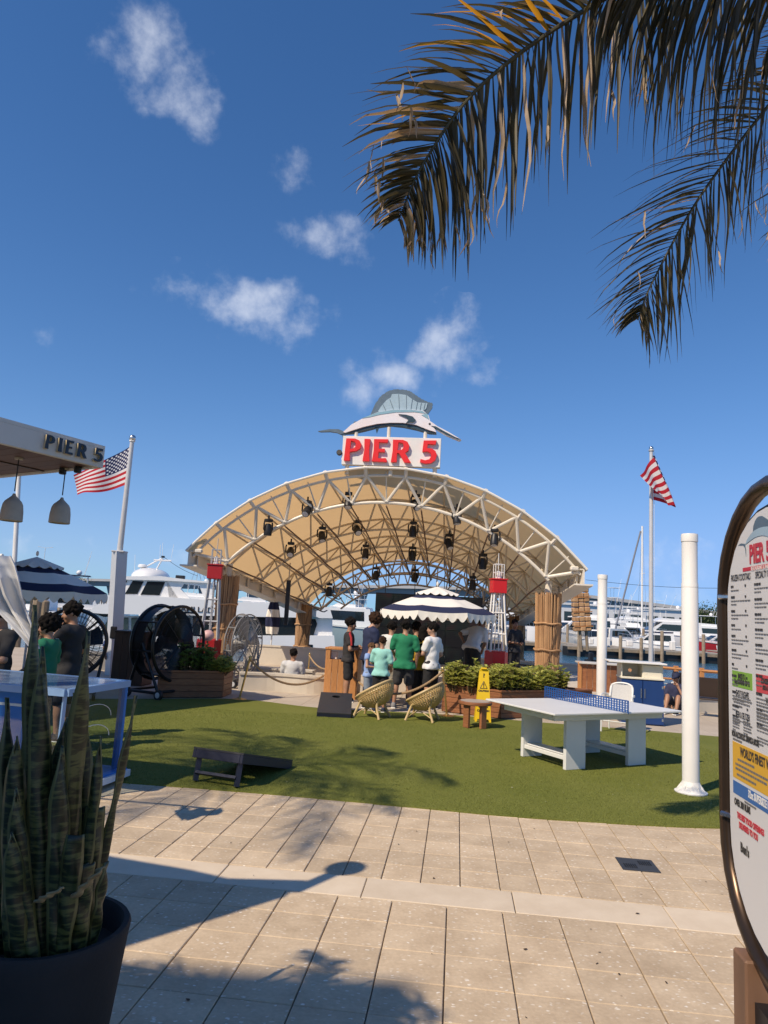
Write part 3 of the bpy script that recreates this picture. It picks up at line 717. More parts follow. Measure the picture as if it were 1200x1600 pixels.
# ---------------------------------------------------------------- sign and sailfish on the front arch
def stroke_letter(ch):
    "flared capital outlines on a 1 high cell; returns (outer polygons, width)"
    if ch == 'P': return [[(.03, 0), (.27, 0), (.25, .40), (.50, .44), (.66, .55), (.70, .74), (.62, .92), (.44, 1.0), (.08, 1.0)]], [[(.25, .53), (.40, .55), (.47, .64), (.48, .76), (.43, .86), (.28, .90)]], .70
    if ch == 'I': return [[(.0, 0), (.30, 0), (.26, .5), (.29, 1), (.03, 1), (.05, .5)]], [], .30
    if ch == 'E': return [[(.0, 0), (.60, -.01), (.56, .16), (.24, .14), (.25, .44), (.50, .43), (.49, .58), (.25, .57), (.25, .87), (.58, .86), (.61, 1.01), (.04, 1), (.05, .5)]], [], .61
    if ch == 'R': return [[(.0, 0), (.23, 0), (.23, .40), (.31, .40), (.53, -.01), (.80, .0), (.55, .42), (.68, .54), (.71, .74), (.63, .92), (.45, 1), (.04, 1), (.05, .5)]], [[(.24, .53), (.40, .55), (.47, .64), (.48, .76), (.43, .86), (.27, .90)]], .78
    if ch == '5': return [[(.12, 1.0), (.68, 1.02), (.64, .84), (.30, .85), (.29, .66), (.50, .65), (.66, .54), (.72, .36), (.66, .14), (.48, 0), (.22, -.03), (.0, .03), (.02, .17), (.22, .12), (.40, .17), (.48, .32), (.44, .46), (.30, .52), (.08, .50)]], [], .72
def letter_mb(ch, h, depth, M, wscale=1.0):
    outer, inner, wd = stroke_letter(ch)
    cu = bpy.data.curves.new('letter', 'CURVE'); cu.dimensions = '2D'; cu.fill_mode = 'BOTH'; cu.extrude = depth/2; cu.bevel_depth = 0
    for poly in outer+inner:
        sp = cu.splines.new('POLY'); sp.points.add(len(poly)-1); sp.use_cyclic_u = True
        for q, (x, y) in zip(sp.points, poly): q.co = (x*h*wscale, y*h, 0, 1)
    o = bpy.data.objects.new('letter', cu); COL.objects.link(o)
    dg = bpy.context.evaluated_depsgraph_get(); dg.update()
    me = bpy.data.meshes.new_from_object(o.evaluated_get(dg))
    mb = MB().add([tuple(M @ v.co) for v in me.vertices], [tuple(p.vertices) for p in me.polygons])
    bpy.data.objects.remove(o); bpy.data.curves.remove(cu); bpy.data.meshes.remove(me)
    return mb, wd*h*wscale
# sign box: local x right, y = up, z toward us
sgw, sgh = 2.68, .80
sg0 = S(.02, -.12, 5.83)
sign = thing('rooftop_sign', 'white box sign with red raised capitals on top of the canopy arch', 'sign', sg0, AXROT)
MB().bevbox((0, .06, sgh/2), (sgw, .20, sgh), .008).build('sign_box', WHITE, sign)
Ml = Matrix(((1, 0, 0, 0), (0, 0, -1, 0), (0, 1, 0, 0), (0, 0, 0, 1)))   # local letter plane -> facing -Y
LH = .615
for ch, x in (('P', -1.29), ('I', -.755), ('E', -.50), ('R', .015), ('5', .80)):
    M = Matrix.Translation((x, -.085, .095)) @ Ml
    mb, wd = letter_mb(ch, LH, .09, M, 1.10 if ch in 'PER' else 1.0); mb.build('letter', REDS, sign)
for xx in (-1.0, -.1, .9): rod('post', sign, (xx, .06, sgh), (xx, .06, sgh+.30), .05, STEELW)
for xx in (-1.2, 0, 1.2): rod('foot', sign, (xx, .08, -.25), (xx, .08, .02), .06, STEELW)
fl = thing('floodlight', 'small black floodlight on a bracket at the left end of the white rooftop sign', 'floodlight', sg0+RV*-1.42+Vector((0, 0, .32)), AXROT)
MB().lathe([(.03, -.06), (.07, -.03), (.08, .06), (.07, .08)], 10, (0, 0, 0), Matrix.Rotation(R(80), 3, 'X')).build('head', BLACK, fl, True)
MB().bevbox((.07, 0, -.02), (.10, .03, .03), .005).build('bracket', STEELW, fl); MB().bevbox((.09, 0, -.12), (.05, .05, .14), .01).build('junction_box', WHITE, fl)
# sailfish: outlines in metres, origin at the sign's lower middle; thickness given to each piece
K = 19.0/FPX
def fx(zx, zy):                                        # drawing sheet (4.8 px per photo px) -> sign plane metres
    return ((zx/4.8+480-609)*K*1.0, (735-(zy/4.8+590))*K*1.0+.055*(zx/4.8+480-609)*K)
fish = thing('sailfish_sculpture', 'leaping sailfish sculpture with a tall grey fin above the rooftop sign', 'sculpture', sg0+Vector((0, 0, -.03)), AXROT)
FB = mat('fish_silver', (.80, .78, .82), .35, col2=(.82, .72, .70), vs=1.2); FBK = mat('fish_back', (.25, .42, .50), .4, var=.1); FIN = mat('fin_grey_blue', (.10, .15, .20), .5, var=.15); FINL = mat('fin_pale_blue', (.34, .46, .54), .5, var=.1); FDK = mat('fin_dark', (.03, .06, .08), .4, var=.1)
Mf = Matrix.Translation((0, .06, 0)) @ Ml
def plate(name, zpts, z0, z1, mt, smooth=False, n=0):
    pts = [fx(*q) for q in zpts]
    if n:
        c = catmull([Vector((p[0], p[1], 0)) for p in pts]+[Vector((pts[0][0], pts[0][1], 0))], n)[:-1]; pts = [(p.x, p.y) for p in c]
    return MB().prism(pts, z0, z1, Mf).build(name, mt, fish)
plate('body', [(240, 412), (300, 355), (400, 300), (500, 262), (620, 246), (740, 248), (850, 262), (890, 300), (905, 345), (960, 385), (1050, 435), (1145, 495), (1130, 500), (1030, 455), (935, 395), (955, 432), (900, 415), (800, 372), (700, 352), (600, 348), (500, 354), (400, 374), (320, 398), (255, 418)], -.09, .09, FB)
plate('belly', [(250, 418), (320, 400), (400, 377), (500, 357), (600, 351), (700, 356), (800, 376), (900, 418), (955, 436), (900, 432), (800, 400), (700, 376), (600, 362), (500, 374), (400, 398), (310, 416)], -.16, .05, FDK)
plate('back_stripe', [(380, 308), (500, 264), (620, 248), (740, 250), (845, 265), (870, 285), (780, 270), (640, 268), (520, 282), (440, 300)], .092, .10, FBK)
plate('head_mark', [(835, 295), (880, 285), (895, 332)], .092, .10, FBK)
rim = [(440, 280), (470, 200), (515, 130), (570, 92), (625, 80), (700, 88), (740, 100), (780, 130), (830, 165), (880, 190), (915, 200), (912, 240), (885, 282), (850, 262)]
jag = []
for i, q in enumerate(rim[:-1]):
    a, b = rim[i], rim[i+1]
    for k in range(4):
        t = k/4; nx, ny = b[1]-a[1], -(b[0]-a[0]); l = math.hypot(nx, ny) or 1
        o = (4 if k % 2 else 0) if 0 < i < 11 else 0
        jag.append((lerp(a[0], b[0], t)+nx/l*o, lerp(a[1], b[1], t)+ny/l*o))
jag += [(850, 266), (740, 252), (620, 250), (500, 266)]
plate('sail_fin', jag, -.03, .03, FIN)
plate('sail_web', [(500, 250), (520, 215), (560, 165), (592, 145), (600, 118), (655, 118), (715, 130), (760, 165), (800, 190), (878, 200), (870, 240), (850, 262), (740, 248), (620, 245), (510, 262)], .032, .045, FINL)
for (x0, y0, x1, y1) in ((535, 200, 560, 250), (585, 160, 620, 245), (652, 120, 664, 245), (712, 130, 718, 247), (760, 165, 752, 250), (800, 192, 792, 254), (830, 196, 822, 258), (860, 200, 850, 260)):
    a, b = fx(x0, y0), fx(x1, y1)
    rod('fin_ray', fish, Mf @ Vector((a[0], a[1], .047)), Mf @ Vector((b[0], b[1], .047)), .008, FIN, 5)
plate('tail_lobe', [(40, 396), (130, 383), (200, 385), (235, 400), (250, 420), (215, 425), (190, 412), (130, 402), (60, 402)], -.05, .05, FIN)
plate('tail_lobe', [(215, 415), (252, 418), (258, 470), (262, 560), (250, 570), (248, 500), (238, 450)], -.07, .03, FIN)
plate('pectoral_fin', [(660, 285), (720, 292), (770, 308), (795, 335), (780, 352), (748, 350), (720, 360), (738, 335), (725, 315)], .092, .13, FDK)
plate('pelvic_fin', [(470, 365), (530, 365), (512, 385), (498, 424), (488, 390)], -.03, .03, FDK)
plate('rear_fin', [(312, 340), (320, 325), (352, 330), (330, 345)], -.03, .03, FIN)
plate('mouth', [(912, 382), (950, 388), (1010, 425), (1100, 475), (1140, 492), (1125, 495), (1020, 448), (940, 400)], .05, .10, FDK)
MB().ell(Mf @ Vector((*fx(902, 367), .095)), (.03, .012, .03)).build('eye', BLACK, fish, True)
# ---------------------------------------------------------------- pavilion at the left
def Rz(a): return Matrix.Rotation(a, 3, 'Z')
SOFF = mat('soffit_boards', (.08, .036, .023), .6, col2=(.115, .056, .036), vs=5, stretch=(1, 10, 10), bump=.2, rv=.15)
kc = P(161, 729, 12.5); ka = P(0, 681, 10.8)
kd = Vector((ka.x-kc.x, ka.y-kc.y, 0)).normalized()          # along the fascia toward us
kb = Vector((-kd.y, kd.x, 0)); kb = kb if kb.x < 0 else -kb   # inward, to the left
kb = (kb*.93+Vector((-.75, .66, 0))*.35).normalized()
pvl = thing('pavilion', 'flat white pavilion roof with board soffit and dark capitals on its fascia', 'pavilion', (kc.x, kc.y, 0))
LZ, HZ = 4.21, 4.58
LEN, WID = 6.5, 7.0
def kp(a, b, z): return kd*a+kb*b+Vector((0, 0, z))
def slab(a0, a1, b0, b1, z0, z1):
    q = [(a0, b0), (a1, b0), (a1, b1), (a0, b1)]
    vs = [kp(a, b, z0) for a, b in q]+[kp(a, b, z1) for a, b in q]
    return MB().add(vs, [(3, 2, 1, 0), (4, 5, 6, 7), (0, 1, 5, 4), (1, 2, 6, 5), (2, 3, 7, 6), (3, 0, 4, 7)])
FASC = mat('white_stucco', (.60, .58, .56), .7, var=.05, vs=2, bump=.15, bs=50)
slab(0, LEN, 0, WID, HZ-.06, HZ).build('roof_deck', FASC, pvl)
slab(0, LEN, 0, .10, LZ-.03, HZ-.063).build('fascia', FASC, pvl); slab(0, .10, .102, WID, LZ-.03, HZ-.063).build('fascia', FASC, pvl); slab(.102, LEN, WID-.1, WID, LZ-.03, HZ-.063).build('fascia', FASC, pvl)
nb_ = 22
for i in range(nb_): slab(.11+i*(LEN-.12)/nb_, .11+(i+1)*(LEN-.12)/nb_-.012, .11, WID-.11, LZ, LZ+.03).build('soffit_board', SOFF, pvl)
for b in (1.6, 3.3, 5.0): slab(.12, LEN-.05, b, b+.05, LZ-.02, LZ-.003).build('soffit_batten', mat('dark_batten', (.035, .02, .015), .6), pvl)
for a, b in ((.5, 5.6), (5.9, 5.6), (5.9, .6)):
    rod('post', pvl, kp(a, b, 0), kp(a, b, LZ), .06, GREYW)
x = 0
NAVYP = mat('navy_letter_paint', (.012, .018, .035), .35, var=.05); BRASSY = mat('letter_return', (.52, .42, .25), .5, var=.05)
seg = [('P', .245), ('I', .14), ('E', .23), ('R', .35), ('5', 0)]
a_pos = 1.22
nrm = -kb
for ch, adv in seg:
    o = kc - Vector((0, 0, kc.z)); base = kp(a_pos, -.002, LZ+.05)
    M = frame(base, -kd, Vector((0, 0, 1)), nrm)
    mb, wd = letter_mb(ch, .235, .05, M @ Matrix.Translation((0, 0, .030)), 1.08); mb.build('letter', BRASSY, pvl)
    mb, wd = letter_mb(ch, .235, .012, M @ Matrix.Translation((0, 0, .0625)), 1.08); mb.build('letter_face', NAVYP, pvl)
    a_pos -= adv
BELL = mat('lamp_ceramic', (.42, .38, .33), .75, var=.12, vs=8)
for px, py, Y, lb in ((20, 790, 12.1, 'larger bell pendant lamp under the pavilion roof at the left edge'), (95, 795, 12.9, 'smaller bell pendant lamp under the pavilion soffit near its corner'), (-110, 790, 11.5, 'bell pendant lamp deep under the pavilion roof')):
    p = P(px, py, Y); t = thing('pendant_lamp', lb, 'pendant lamp', p, 0, 'bell pendant lamps under the pavilion')
    s_ = .80
    MB().lathe([(.215*s_, -.27), (.23*s_, -.26), (.222*s_, -.10), (.20*s_, .02), (.165*s_, .075), (.10*s_, .125), (.035, .17), (.022, .21)], 20, caps=False).build('lamp_shade', BELL, t, True, 50)
    MB().lathe([(.20*s_, -.255), (.185*s_, .0), (.02, .15)], 16, caps=False).build('shade_lining', mat('shade_lining', (.55, .5, .42), .8), t, True)
    MB().lathe([(.03, -.08), (.05, -.05), (.05, 0), (.03, .06)], 10, (0, 0, 0)).build('bulb', WHITE, t, True)
    rod('cord', t, (0, 0, .25), (0, 0, LZ-p.z-.03), .010, BLACK, 6); MB().lathe([(.07, -.03), (.07, 0)], 12, (0, 0, LZ-p.z-.004)).build('ceiling_rose', BELL, t)
for k, (a, b) in enumerate(((.16, .95), (.16, .5))):
    t = thing('spotlight', ['round black soffit spotlight nearer the flag under the pavilion corner', 'round black soffit spotlight left of the other under the pavilion corner'][1-k], 'spotlight', Vector((kc.x, kc.y, 0))+kp(a, b, LZ))
    MB().lathe([(.05, -.12), (.065, -.11), (.065, -.01), (.03, .0)], 12).build('can', BLACK, t, True)

# ---------------------------------------------------------------- flagpoles and flags
def flag_mat():
    m = bpy.data.materials.new('flag_cloth'); m.use_nodes = True; t = m.node_tree; b = t.nodes['Principled BSDF']; L = t.links.new; o = t.nodes['Material Output']
    uv = t.nodes.new('ShaderNodeTexCoord'); sp = t.nodes.new('ShaderNodeSeparateXYZ'); L(uv.outputs['UV'], sp.inputs[0])
    def M_(op, a, bb=None):
        n = t.nodes.new('ShaderNodeMath'); n.operation = op
        for i, x in enumerate((a, bb)):
            if x is None: continue
            if isinstance(x, (int, float)): n.inputs[i].default_value = x
            else: L(x, n.inputs[i])
        return n.outputs[0]
    u, v = sp.outputs[0], sp.outputs[1]
    st = M_('MODULO', M_('FLOOR', M_('MULTIPLY', M_('SUBTRACT', 1.0, v), 13)), 2)          # 0 red, 1 white
    mx = t.nodes.new('ShaderNodeMix'); mx.data_type = 'RGBA'; mx.inputs[6].default_value = (.52, .012, .028, 1); mx.inputs[7].default_value = (.80, .78, .77, 1); L(st, mx.inputs['Factor'])
    can_ = M_('MULTIPLY', M_('LESS_THAN', u, .4), M_('GREATER_THAN', v, 6/13))
    cu_, cv_ = M_('MULTIPLY', u, 12/.4), M_('MULTIPLY', M_('SUBTRACT', v, 6/13), 10/(7/13))
    # staggered rows of stars: cells where column and row parity agree
    fu, fv = M_('FLOOR', M_('ADD', cu_, .5)), M_('FLOOR', M_('ADD', cv_, .5))
    par = M_('COMPARE', M_('MODULO', M_('ADD', fu, fv), 2), 0.0)
    d = M_('SQRT', M_('ADD', M_('POWER', M_('SUBTRACT', cu_, fu), 2), M_('POWER', M_('MULTIPLY', M_('SUBTRACT', cv_, fv), 1.0), 2)))
    inn = M_('MULTIPLY', M_('MULTIPLY', M_('GREATER_THAN', fu, .5), M_('LESS_THAN', fu, 11.5)), M_('MULTIPLY', M_('GREATER_THAN', fv, .5), M_('LESS_THAN', fv, 9.5)))
    star = M_('MULTIPLY', M_('MULTIPLY', M_('LESS_THAN', d, .46), par), inn)
    mc = t.nodes.new('ShaderNodeMix'); mc.data_type = 'RGBA'; mc.inputs[6].default_value = (.014, .022, .10, 1); mc.inputs[7].default_value = (.8, .8, .8, 1); L(star, mc.inputs['Factor'])
    m2 = t.nodes.new('ShaderNodeMix'); m2.data_type = 'RGBA'; L(can_, m2.inputs['Factor']); L(mx.outputs[2], m2.inputs[6]); L(mc.outputs[2], m2.inputs[7])
    L(m2.outputs[2], b.inputs['Base Color']); b.inputs['Roughness'].default_value = .7
    tr = t.nodes.new('ShaderNodeBsdfTranslucent'); L(m2.outputs[2], tr.inputs['Color']); ms = t.nodes.new('ShaderNodeMixShader'); ms.inputs[0].default_value = .3
    L(b.outputs[0], ms.inputs[1]); L(tr.outputs[0], ms.inputs[2]); L(ms.outputs[0], o.inputs['Surface'])
    return m
FLAG = flag_mat()
def cloth(name, fn, nu, nv, mt, label, cat):
    mb = MB().grid(fn, nu, nv); o = mb.build(name, mt, None, True, 180); me = o.data
    uv = me.uv_layers.new(name='uv'); 
    for lp in me.loops:
        i, j = divmod(lp.vertex_index, nv+1); uv.data[lp.index].uv = (i/nu, j/nv)
    return tag(o, label, cat)
SILV = mat('silver_pole', (.62, .61, .60), .38, metal=.25, var=.04)
def flagpole(name, label, base, ztop, r0, r1, mt):
    t = thing(name, label, 'flagpole', base)
    h = ztop-base.z
    MB().tube([(0, 0, 0), (0, 0, h*.5), (0, 0, h)], [r0, lerp(r0, r1, .5), r1], 12).build('pole', mt, t, True)
    MB().ell((0, 0, h+.07), (.085, .085, .085)).build('finial', CHROME, t, True)
    MB().lathe([(r1*1.3, 0), (r1*1.6, .03), (r1*1.3, .06)], 10, (0, 0, h-.04)).build('truck', mt, t, True)
    rod('halyard', t, (r0+.03, 0, .9), (r1+.04, 0, h-.05), .006, WHITE, 5)
    rod('cleat', t, (r0-.02, 0, 1.0), (r0+.10, 0, 1.05), .015, mt, 5)
    return t
# left: pole rising from a square grey post, flag blowing to the left
pb = G(176, 1055); pb.z = 0
tl = P(206.5, 690, pb.y)
lean = Vector((tl.x-pb.x, 0, 0))
t = thing('flagpole', 'silver flagpole set in a square grey post beside the black drum fans', 'flagpole', pb)
pt = P(187, 862, pb.y)-pb
MB().tube([(0, 0, 0), pt], .20, 4).build('square_post', ALU, t)
MB().bevbox(pt, (.32, .32, .04), .01).build('post_cap', ALU, t)
e = tl-pb
MB().tube([pt, lerp(pt, e, .5), e], [.075, .065, .055], 12).build('pole', SILV, t, True)
MB().ell(e+Vector((0, 0, .09)), (.09, .09, .09)).build('finial', CHROME, t, True); rod('truck', t, e, e+Vector((0, 0, .03)), .08, WHITE)
MB().bevbox((-.02, -.2, 1.05), (.16, .05, .3), .02).build('junction_box', BLACKM, t)
hoA, hoB = P(203.5, 697, pb.y), P(198, 757, pb.y)
def flagL(u, v):
    topv = lerp(hoA, P(112, 742, pb.y+.3), u); botv = lerp(hoB, P(117, 773, pb.y+.3), u)
    p = lerp(botv, topv, v)
    p = p + Vector((0, .16*math.sin(u*7.5+v*1.2)*u**.6, -.16*math.sin(u*math.pi)*(.15)+.05*math.sin(u*8+1)*u - .12*u*(1-u)))
    return p
cloth('flag', flagL, 40, 16, FLAG, 'American flag blowing out flat beside the pavilion corner', 'flag')
# right
rb = P(1017, 1045, 25.0); rb.z = -1.0
flagpole('flagpole', 'tall silver flagpole at the water behind the blue cabinet at the right', rb, P(1019.5, 704, 25.0).z, .085, .065, SILV)
def flagR(u, v):
    # limp: off the pole to a fold at the right, then the fly end falls back across the pole in front
    h = lerp(P(1021, 781, 25), P(1020, 712, 25), v); fo = lerp(P(1056, 793, 24.85), P(1023, 713, 24.9), v); fl_ = lerp(P(1041, 785, 24.6), P(999, 744, 24.6), v)
    if u < .34: p = lerp(h, fo, u/.34)+Vector((0, -.08*math.sin(u/.34*math.pi), 0))
    else:
        w_ = (u-.34)/.66; p = lerp(fo, fl_, w_)+Vector((0, -.10*math.sin(w_*math.pi*2.2+v*2), .03*math.sin(w_*7+v*6)))
    return p
cloth('flag', flagR, 36, 20, FLAG, 'American flag hanging limp from the tall pole at the right', 'flag')
# another bare pole at the far left
fb = P(22, 1000, 27); fb.z = 0
t = thing('light_pole', 'plain white pole rising behind the striped umbrella at the far left', 'pole', fb)
MB().tube([(0, 0, 0), P(8, 880, 27)-Vector((fb.x, fb.y, 0))+Vector((.35, 0, 0)), P(30, 735, 27)-Vector((fb.x, fb.y, 0))], [.10, .09, .08], 12).build('pole', WHITE, t, True); MB().lathe([(.16, 0), (.16, .04)], 10).build('base_plate', WHITE, t); MB().lathe([(.09, -.02), (.12, .05), (.0, .12)], 10, P(30, 735, 27)-Vector((fb.x, fb.y, 0))).build('cap', WHITE, t, True)

# ---------------------------------------------------------------- striped umbrellas
def umbrella(label, base, zrim, zapex, rad, rot, n=8, val=.20):
    t = thing('striped_umbrella', label, 'umbrella', base, rot, 'navy and cream striped umbrellas')
    zr, za = zrim-base.z, zapex-base.z
    def ringpt(f, a): # f 0 rim ..1 apex
        r = rad*(1-f); seg = 2*math.pi/n; k = math.floor(a/seg); t_ = a/seg-k
        c = Vector((math.cos(k*seg), math.sin(k*seg), 0)); d = Vector((math.cos((k+1)*seg), math.sin((k+1)*seg), 0))
        p = lerp(c, d, t_)*r
        z = zr+(za-zr)*(f**.92)-.03*math.sin(math.pi*t_)*(1-f)
        return Vector((p.x, p.y, z))
    bands = [(0, .20, NAVY), (.20, .52, CREAMF), (.52, .70, NAVY)]
    m_ = n*4
    for f0, f1, mt in bands:
        mb = MB().grid(lambda u, v: ringpt(lerp(f0, f1, v), u*2*math.pi*.999999), m_, 3); mb.build('canopy_band', mt, t, True, 30)
    # raised vent cap with a scalloped edge
    def vent(u, v):
        p = ringpt(lerp(.62, .999, v), u*2*math.pi*.999999)+Vector((0, 0, .07*(1-v)+.035*v))
        if v == 0: p.z -= .045*abs(math.sin(u*n*2*math.pi/2*1.0*2))
        return p
    MB().grid(vent, m_*3, 4).build('vent_cap', CREAMF, t, True, 180)
    def valance(u, v):
        p = ringpt(0, u*2*math.pi*.999999); k = u*n*5
        drop = val*(.40+.60*abs(math.sin(math.pi*k)))
        return p+Vector((p.x, p.y, 0)).normalized()*.02*v+Vector((0, 0, -drop*v))
    MB().grid(valance, n*28, 3).build('valance', CREAMF, t, True, 30)
    MB().tube([(0, 0, 0), (0, 0, za-.02)], .024, 10).build('pole', WHITE, t, True)
    MB().ell((0, 0, za+.10), (.03, .03, .055), 8, 6).build('finial', CREAMF, t, True)
    MB().lathe([(.30, 0), (.30, .06), (.06, .10), (.04, .30)], 16).build('base_weight', WHITE, t, True)
    for k in range(n):
        a = 2*math.pi*k/n
        rod('rib', t, ringpt(.97, a)-Vector((0, 0, .03)), ringpt(0.01, a)-Vector((0, 0, .02)), .009, WHITE, 5)
        rod('strut', t, Vector((0, 0, lerp(zr, za, .0)-.05)), ringpt(.5, a)-Vector((0, 0, .03)), .008, WHITE, 5)
    return t
ub_ = P(680, 1000, 16.6); ub_.z = 0
umbrella('open navy and cream striped umbrella over the crowd, before the black screen', ub_, 1.99, 2.53, 1.38, R(24))
ub2 = P(42, 1000, 14.4); ub2.z = 0
umbrella('shaded navy and cream striped umbrella at the left, under the pavilion roof', ub2, 1.97, 2.60, 1.42, R(10))
# closed umbrella
cu_ = S(-3.95+.9, 6.2, .0); cu_ = P(424, 1000, 24.4); cu_.z = 0
t = thing('closed_umbrella', 'closed navy and cream striped umbrella before the slim reed column', 'umbrella', cu_)
z0, z1 = 1.35, 2.25; zs = [z1, 2.05, 1.80, 1.55, 1.22, .98]
def fold(z, a):
    r = .05+.15*math.sin(max(0, min(1, (z1-z)/(z1-.9)))*2.4)
    return Vector((r*(1+.35*math.cos(6*a+z*2))*math.cos(a), r*(1+.35*math.cos(6*a+z*2))*math.sin(a), z-cu_.z))
for i in range(5):
    MB().grid(lambda u, v: fold(lerp(zs[i], zs[i+1], v), u*2*math.pi), 36, 4).build('cloth_band', CREAMF if i % 2 == 0 else NAVY, t, True, 180)
rod('pole', t, (0, 0, 0), (0, 0, z1+.1), .025, WHITE)
# white drape tied at the left edge
dc = P(20, 950, 5.6)
dt = thing('white_drape', 'white gathered cloth drape hanging at the left edge in front of the people', 'drape', (0, 0, 0))
DRP = mat('white_drape_cloth', (.66, .66, .66), .8, var=.04, bump=.12, bs=14)
ctl = [(-22, 868, 48, 5.5), (-12, 884, 46, 5.5), (-3, 904, 43, 5.5), (6, 930, 40, 5.55), (20, 955, 32, 5.6), (36, 978, 22, 5.6), (48, 998, 12, 5.6), (56, 1014, 5, 5.6)]
def drape(u, v):
    x = v*(len(ctl)-1); i = min(int(x), len(ctl)-2); f = x-i; f = f*f*(3-2*f)
    a, b = ctl[i], ctl[i+1]; cx, cy, wd, Y = [lerp(a[k], b[k], f) for k in range(4)]
    p = P(cx+(u-.5)*2*wd*(.85), cy, Y)
    return p+Vector((0, .05*math.sin(u*16+v*3)*(1-.4*v)+.02*math.sin(u*37), 0))
MB().grid(drape, 40, 30).build('cloth', DRP, dt, True, 180)
rod('rail', dt, P(-330, 846, 5.7), P(4, 869, 5.52), .018, WHITE)
rod('post', dt, Vector((P(-330, 846, 5.7).x, 5.7, 0)), P(-330, 846, 5.7), .03, WHITE)

# ---------------------------------------------------------------- fans
def drum_fan(name, label, base, rad, depth, rot, mt, wire, hub_z, group, tilt=0, rim=.032, shroud=True, dense=1):
    t = thing(name, label, 'fan', base, rot, group)
    # axis along local Y, front at -Y
    M0 = Matrix.Translation((0, 0, hub_z)) @ Matrix.Rotation(tilt, 4, 'X')
    def ring(y, r, th): return [M0 @ Vector((r*math.cos(a*math.pi/24), y, r*math.sin(a*math.pi/24))) for a in range(48)]
    for y in (-depth/2, depth/2): MB().tube(ring(y, rad, .03), rim, 8, closed=True).build('rim', mt, t, True)
    # drum: a mesh of slim bars between rims (open cage) on the front, sheet shroud at the back half
    mb = MB()
    def sh(u, v):
        a = u*2*math.pi; y = lerp(.0, depth/2, v); return M0 @ Vector((rad*.985*math.cos(a), y, rad*.985*math.sin(a)))
    if shroud: MB().grid(sh, 48, 1).build('shroud', mt, t, True, 180)
    for i in range(8):
        a = 2*math.pi*i/8+.2; rod('cage_bar', t, M0 @ Vector((rad*math.cos(a), -depth/2, rad*math.sin(a))), M0 @ Vector((rad*math.cos(a), depth/2, rad*math.sin(a))), .018, mt, 6)
    for y, nm in ((-depth/2-.01, 'front_grille'), (depth/2+.01, 'back_grille')):
        g = MB()
        for i in range(56*dense):
            a = 2*math.pi*i/(56*dense)
            g.tube([M0 @ Vector((.10*math.cos(a), y*1.08, .10*math.sin(a))), M0 @ Vector((rad*.6*math.cos(a+.05), y*1.06, rad*.6*math.sin(a+.05))), M0 @ Vector((rad*math.cos(a+.08), y, rad*math.sin(a+.08)))], .0042, 4, caps=False)
        for q in (.25, .45, .65, .82): g.tube([M0 @ Vector((rad*q*math.cos(a*math.pi/20), y*1.05, rad*q*math.sin(a*math.pi/20))) for a in range(40)], .0045, 4, closed=True)
        o = g.build(nm, wire, t); o['kind'] = 'stuff'
        for i in range(4):
            a = math.pi/4+i*math.pi/2; rod('grille_bar', t, M0 @ Vector((.1*math.cos(a), y*1.1, .1*math.sin(a))), M0 @ Vector((rad*math.cos(a), y, rad*math.sin(a))), .014, mt, 6)
    MB().lathe([(.02, -.10), (.10, -.08), (.13, .0), (.13, .22), (.06, .26)], 14, M0 @ Vector((0, 0, 0)), Matrix.Rotation(R(-90), 3, 'X')).build('motor', mt, t, True)
    for k in range(4):
        mb = MB(); a0 = k*math.pi/2+.3
        def bl(u, v):
            rr = lerp(.10, rad*.9, u); a = a0+(v-.5)*lerp(.9, .62, u); tw = (v-.5)*.16*(1-.3*u)
            return M0 @ Vector((rr*math.cos(a), -.02+tw, rr*math.sin(a)))
        mb.grid(bl, 6, 4).build('blade', mt, t, True, 180)
    # cradle and wheels
    for sx in (-1, 1):
        rod('frame_leg', t, (sx*rad*.80, -depth*.7, .13), (sx*rad*.98, 0, hub_z), .03, mt); rod('frame_leg', t, (sx*rad*.80, depth*.7, .13), (sx*rad*.98, 0, hub_z), .03, mt)
        rod('skid', t, (sx*rad*.80, -depth*.8, .13), (sx*rad*.80, depth*.8, .13), .03, mt)
        for sy in (-1, 1):
            w_ = MB().lathe([(.05, -.03), (.095, -.03), (.10, -.015), (.10, .015), (.095, .03), (.05, .03)], 16, (sx*rad*.80, sy*depth*.72, .10), Matrix.Rotation(R(90), 3, 'Y')).build('wheel', BLACK, t, True)
            MB().lathe([(.03, -.036), (.055, -.034), (.055, .034), (.03, .036)], 12, (sx*rad*.80, sy*depth*.72, .10), Matrix.Rotation(R(90), 3, 'Y')).build('hub', ALU, w_, True)
    rod('cross_bar', t, (-rad*.80, -depth*.6, .14), (rad*.80, -depth*.6, .14), .028, mt); rod('cross_bar', t, (-rad*.80, depth*.6, .14), (rad*.80, depth*.6, .14), .028, mt)
    return t
hs_p = P(203, 1085, 16.3); hs_p.z = 0
t = thing('host_cabinet', 'dark brown wood cabinet in shade behind the flagpole post and the big fan', 'cabinet', hs_p, R(-6))
DKW = mat('dark_walnut', (.045, .022, .012), .5, col2=(.07, .035, .018), vs=7, stretch=(1, 1, .15), bump=.2, rv=.2)
for i in range(4): MB().bevbox((-.255+i*.17, -.26, .58), (.164, .03, 1.14), .004).build('front_board', DKW, t)
for sx in (-1, 1): MB().bevbox((sx*.345, 0, .58), (.03, .55, 1.14), .004).build('side_board', DKW, t)
MB().bevbox((0, 0, 1.17), (.76, .60, .04), .006).build('top', DKW, t)
rod('handle', t, (.1, -.29, .62), (.1, -.29, .78), .008, CHROME, 6)
WIREB = mat('black_wire', (.014, .014, .016), .4, var=0)
WIREW = mat('pale_wire', (.40, .39, .365), .4, metal=.4, var=.05)
fbp = G(252, 1089)
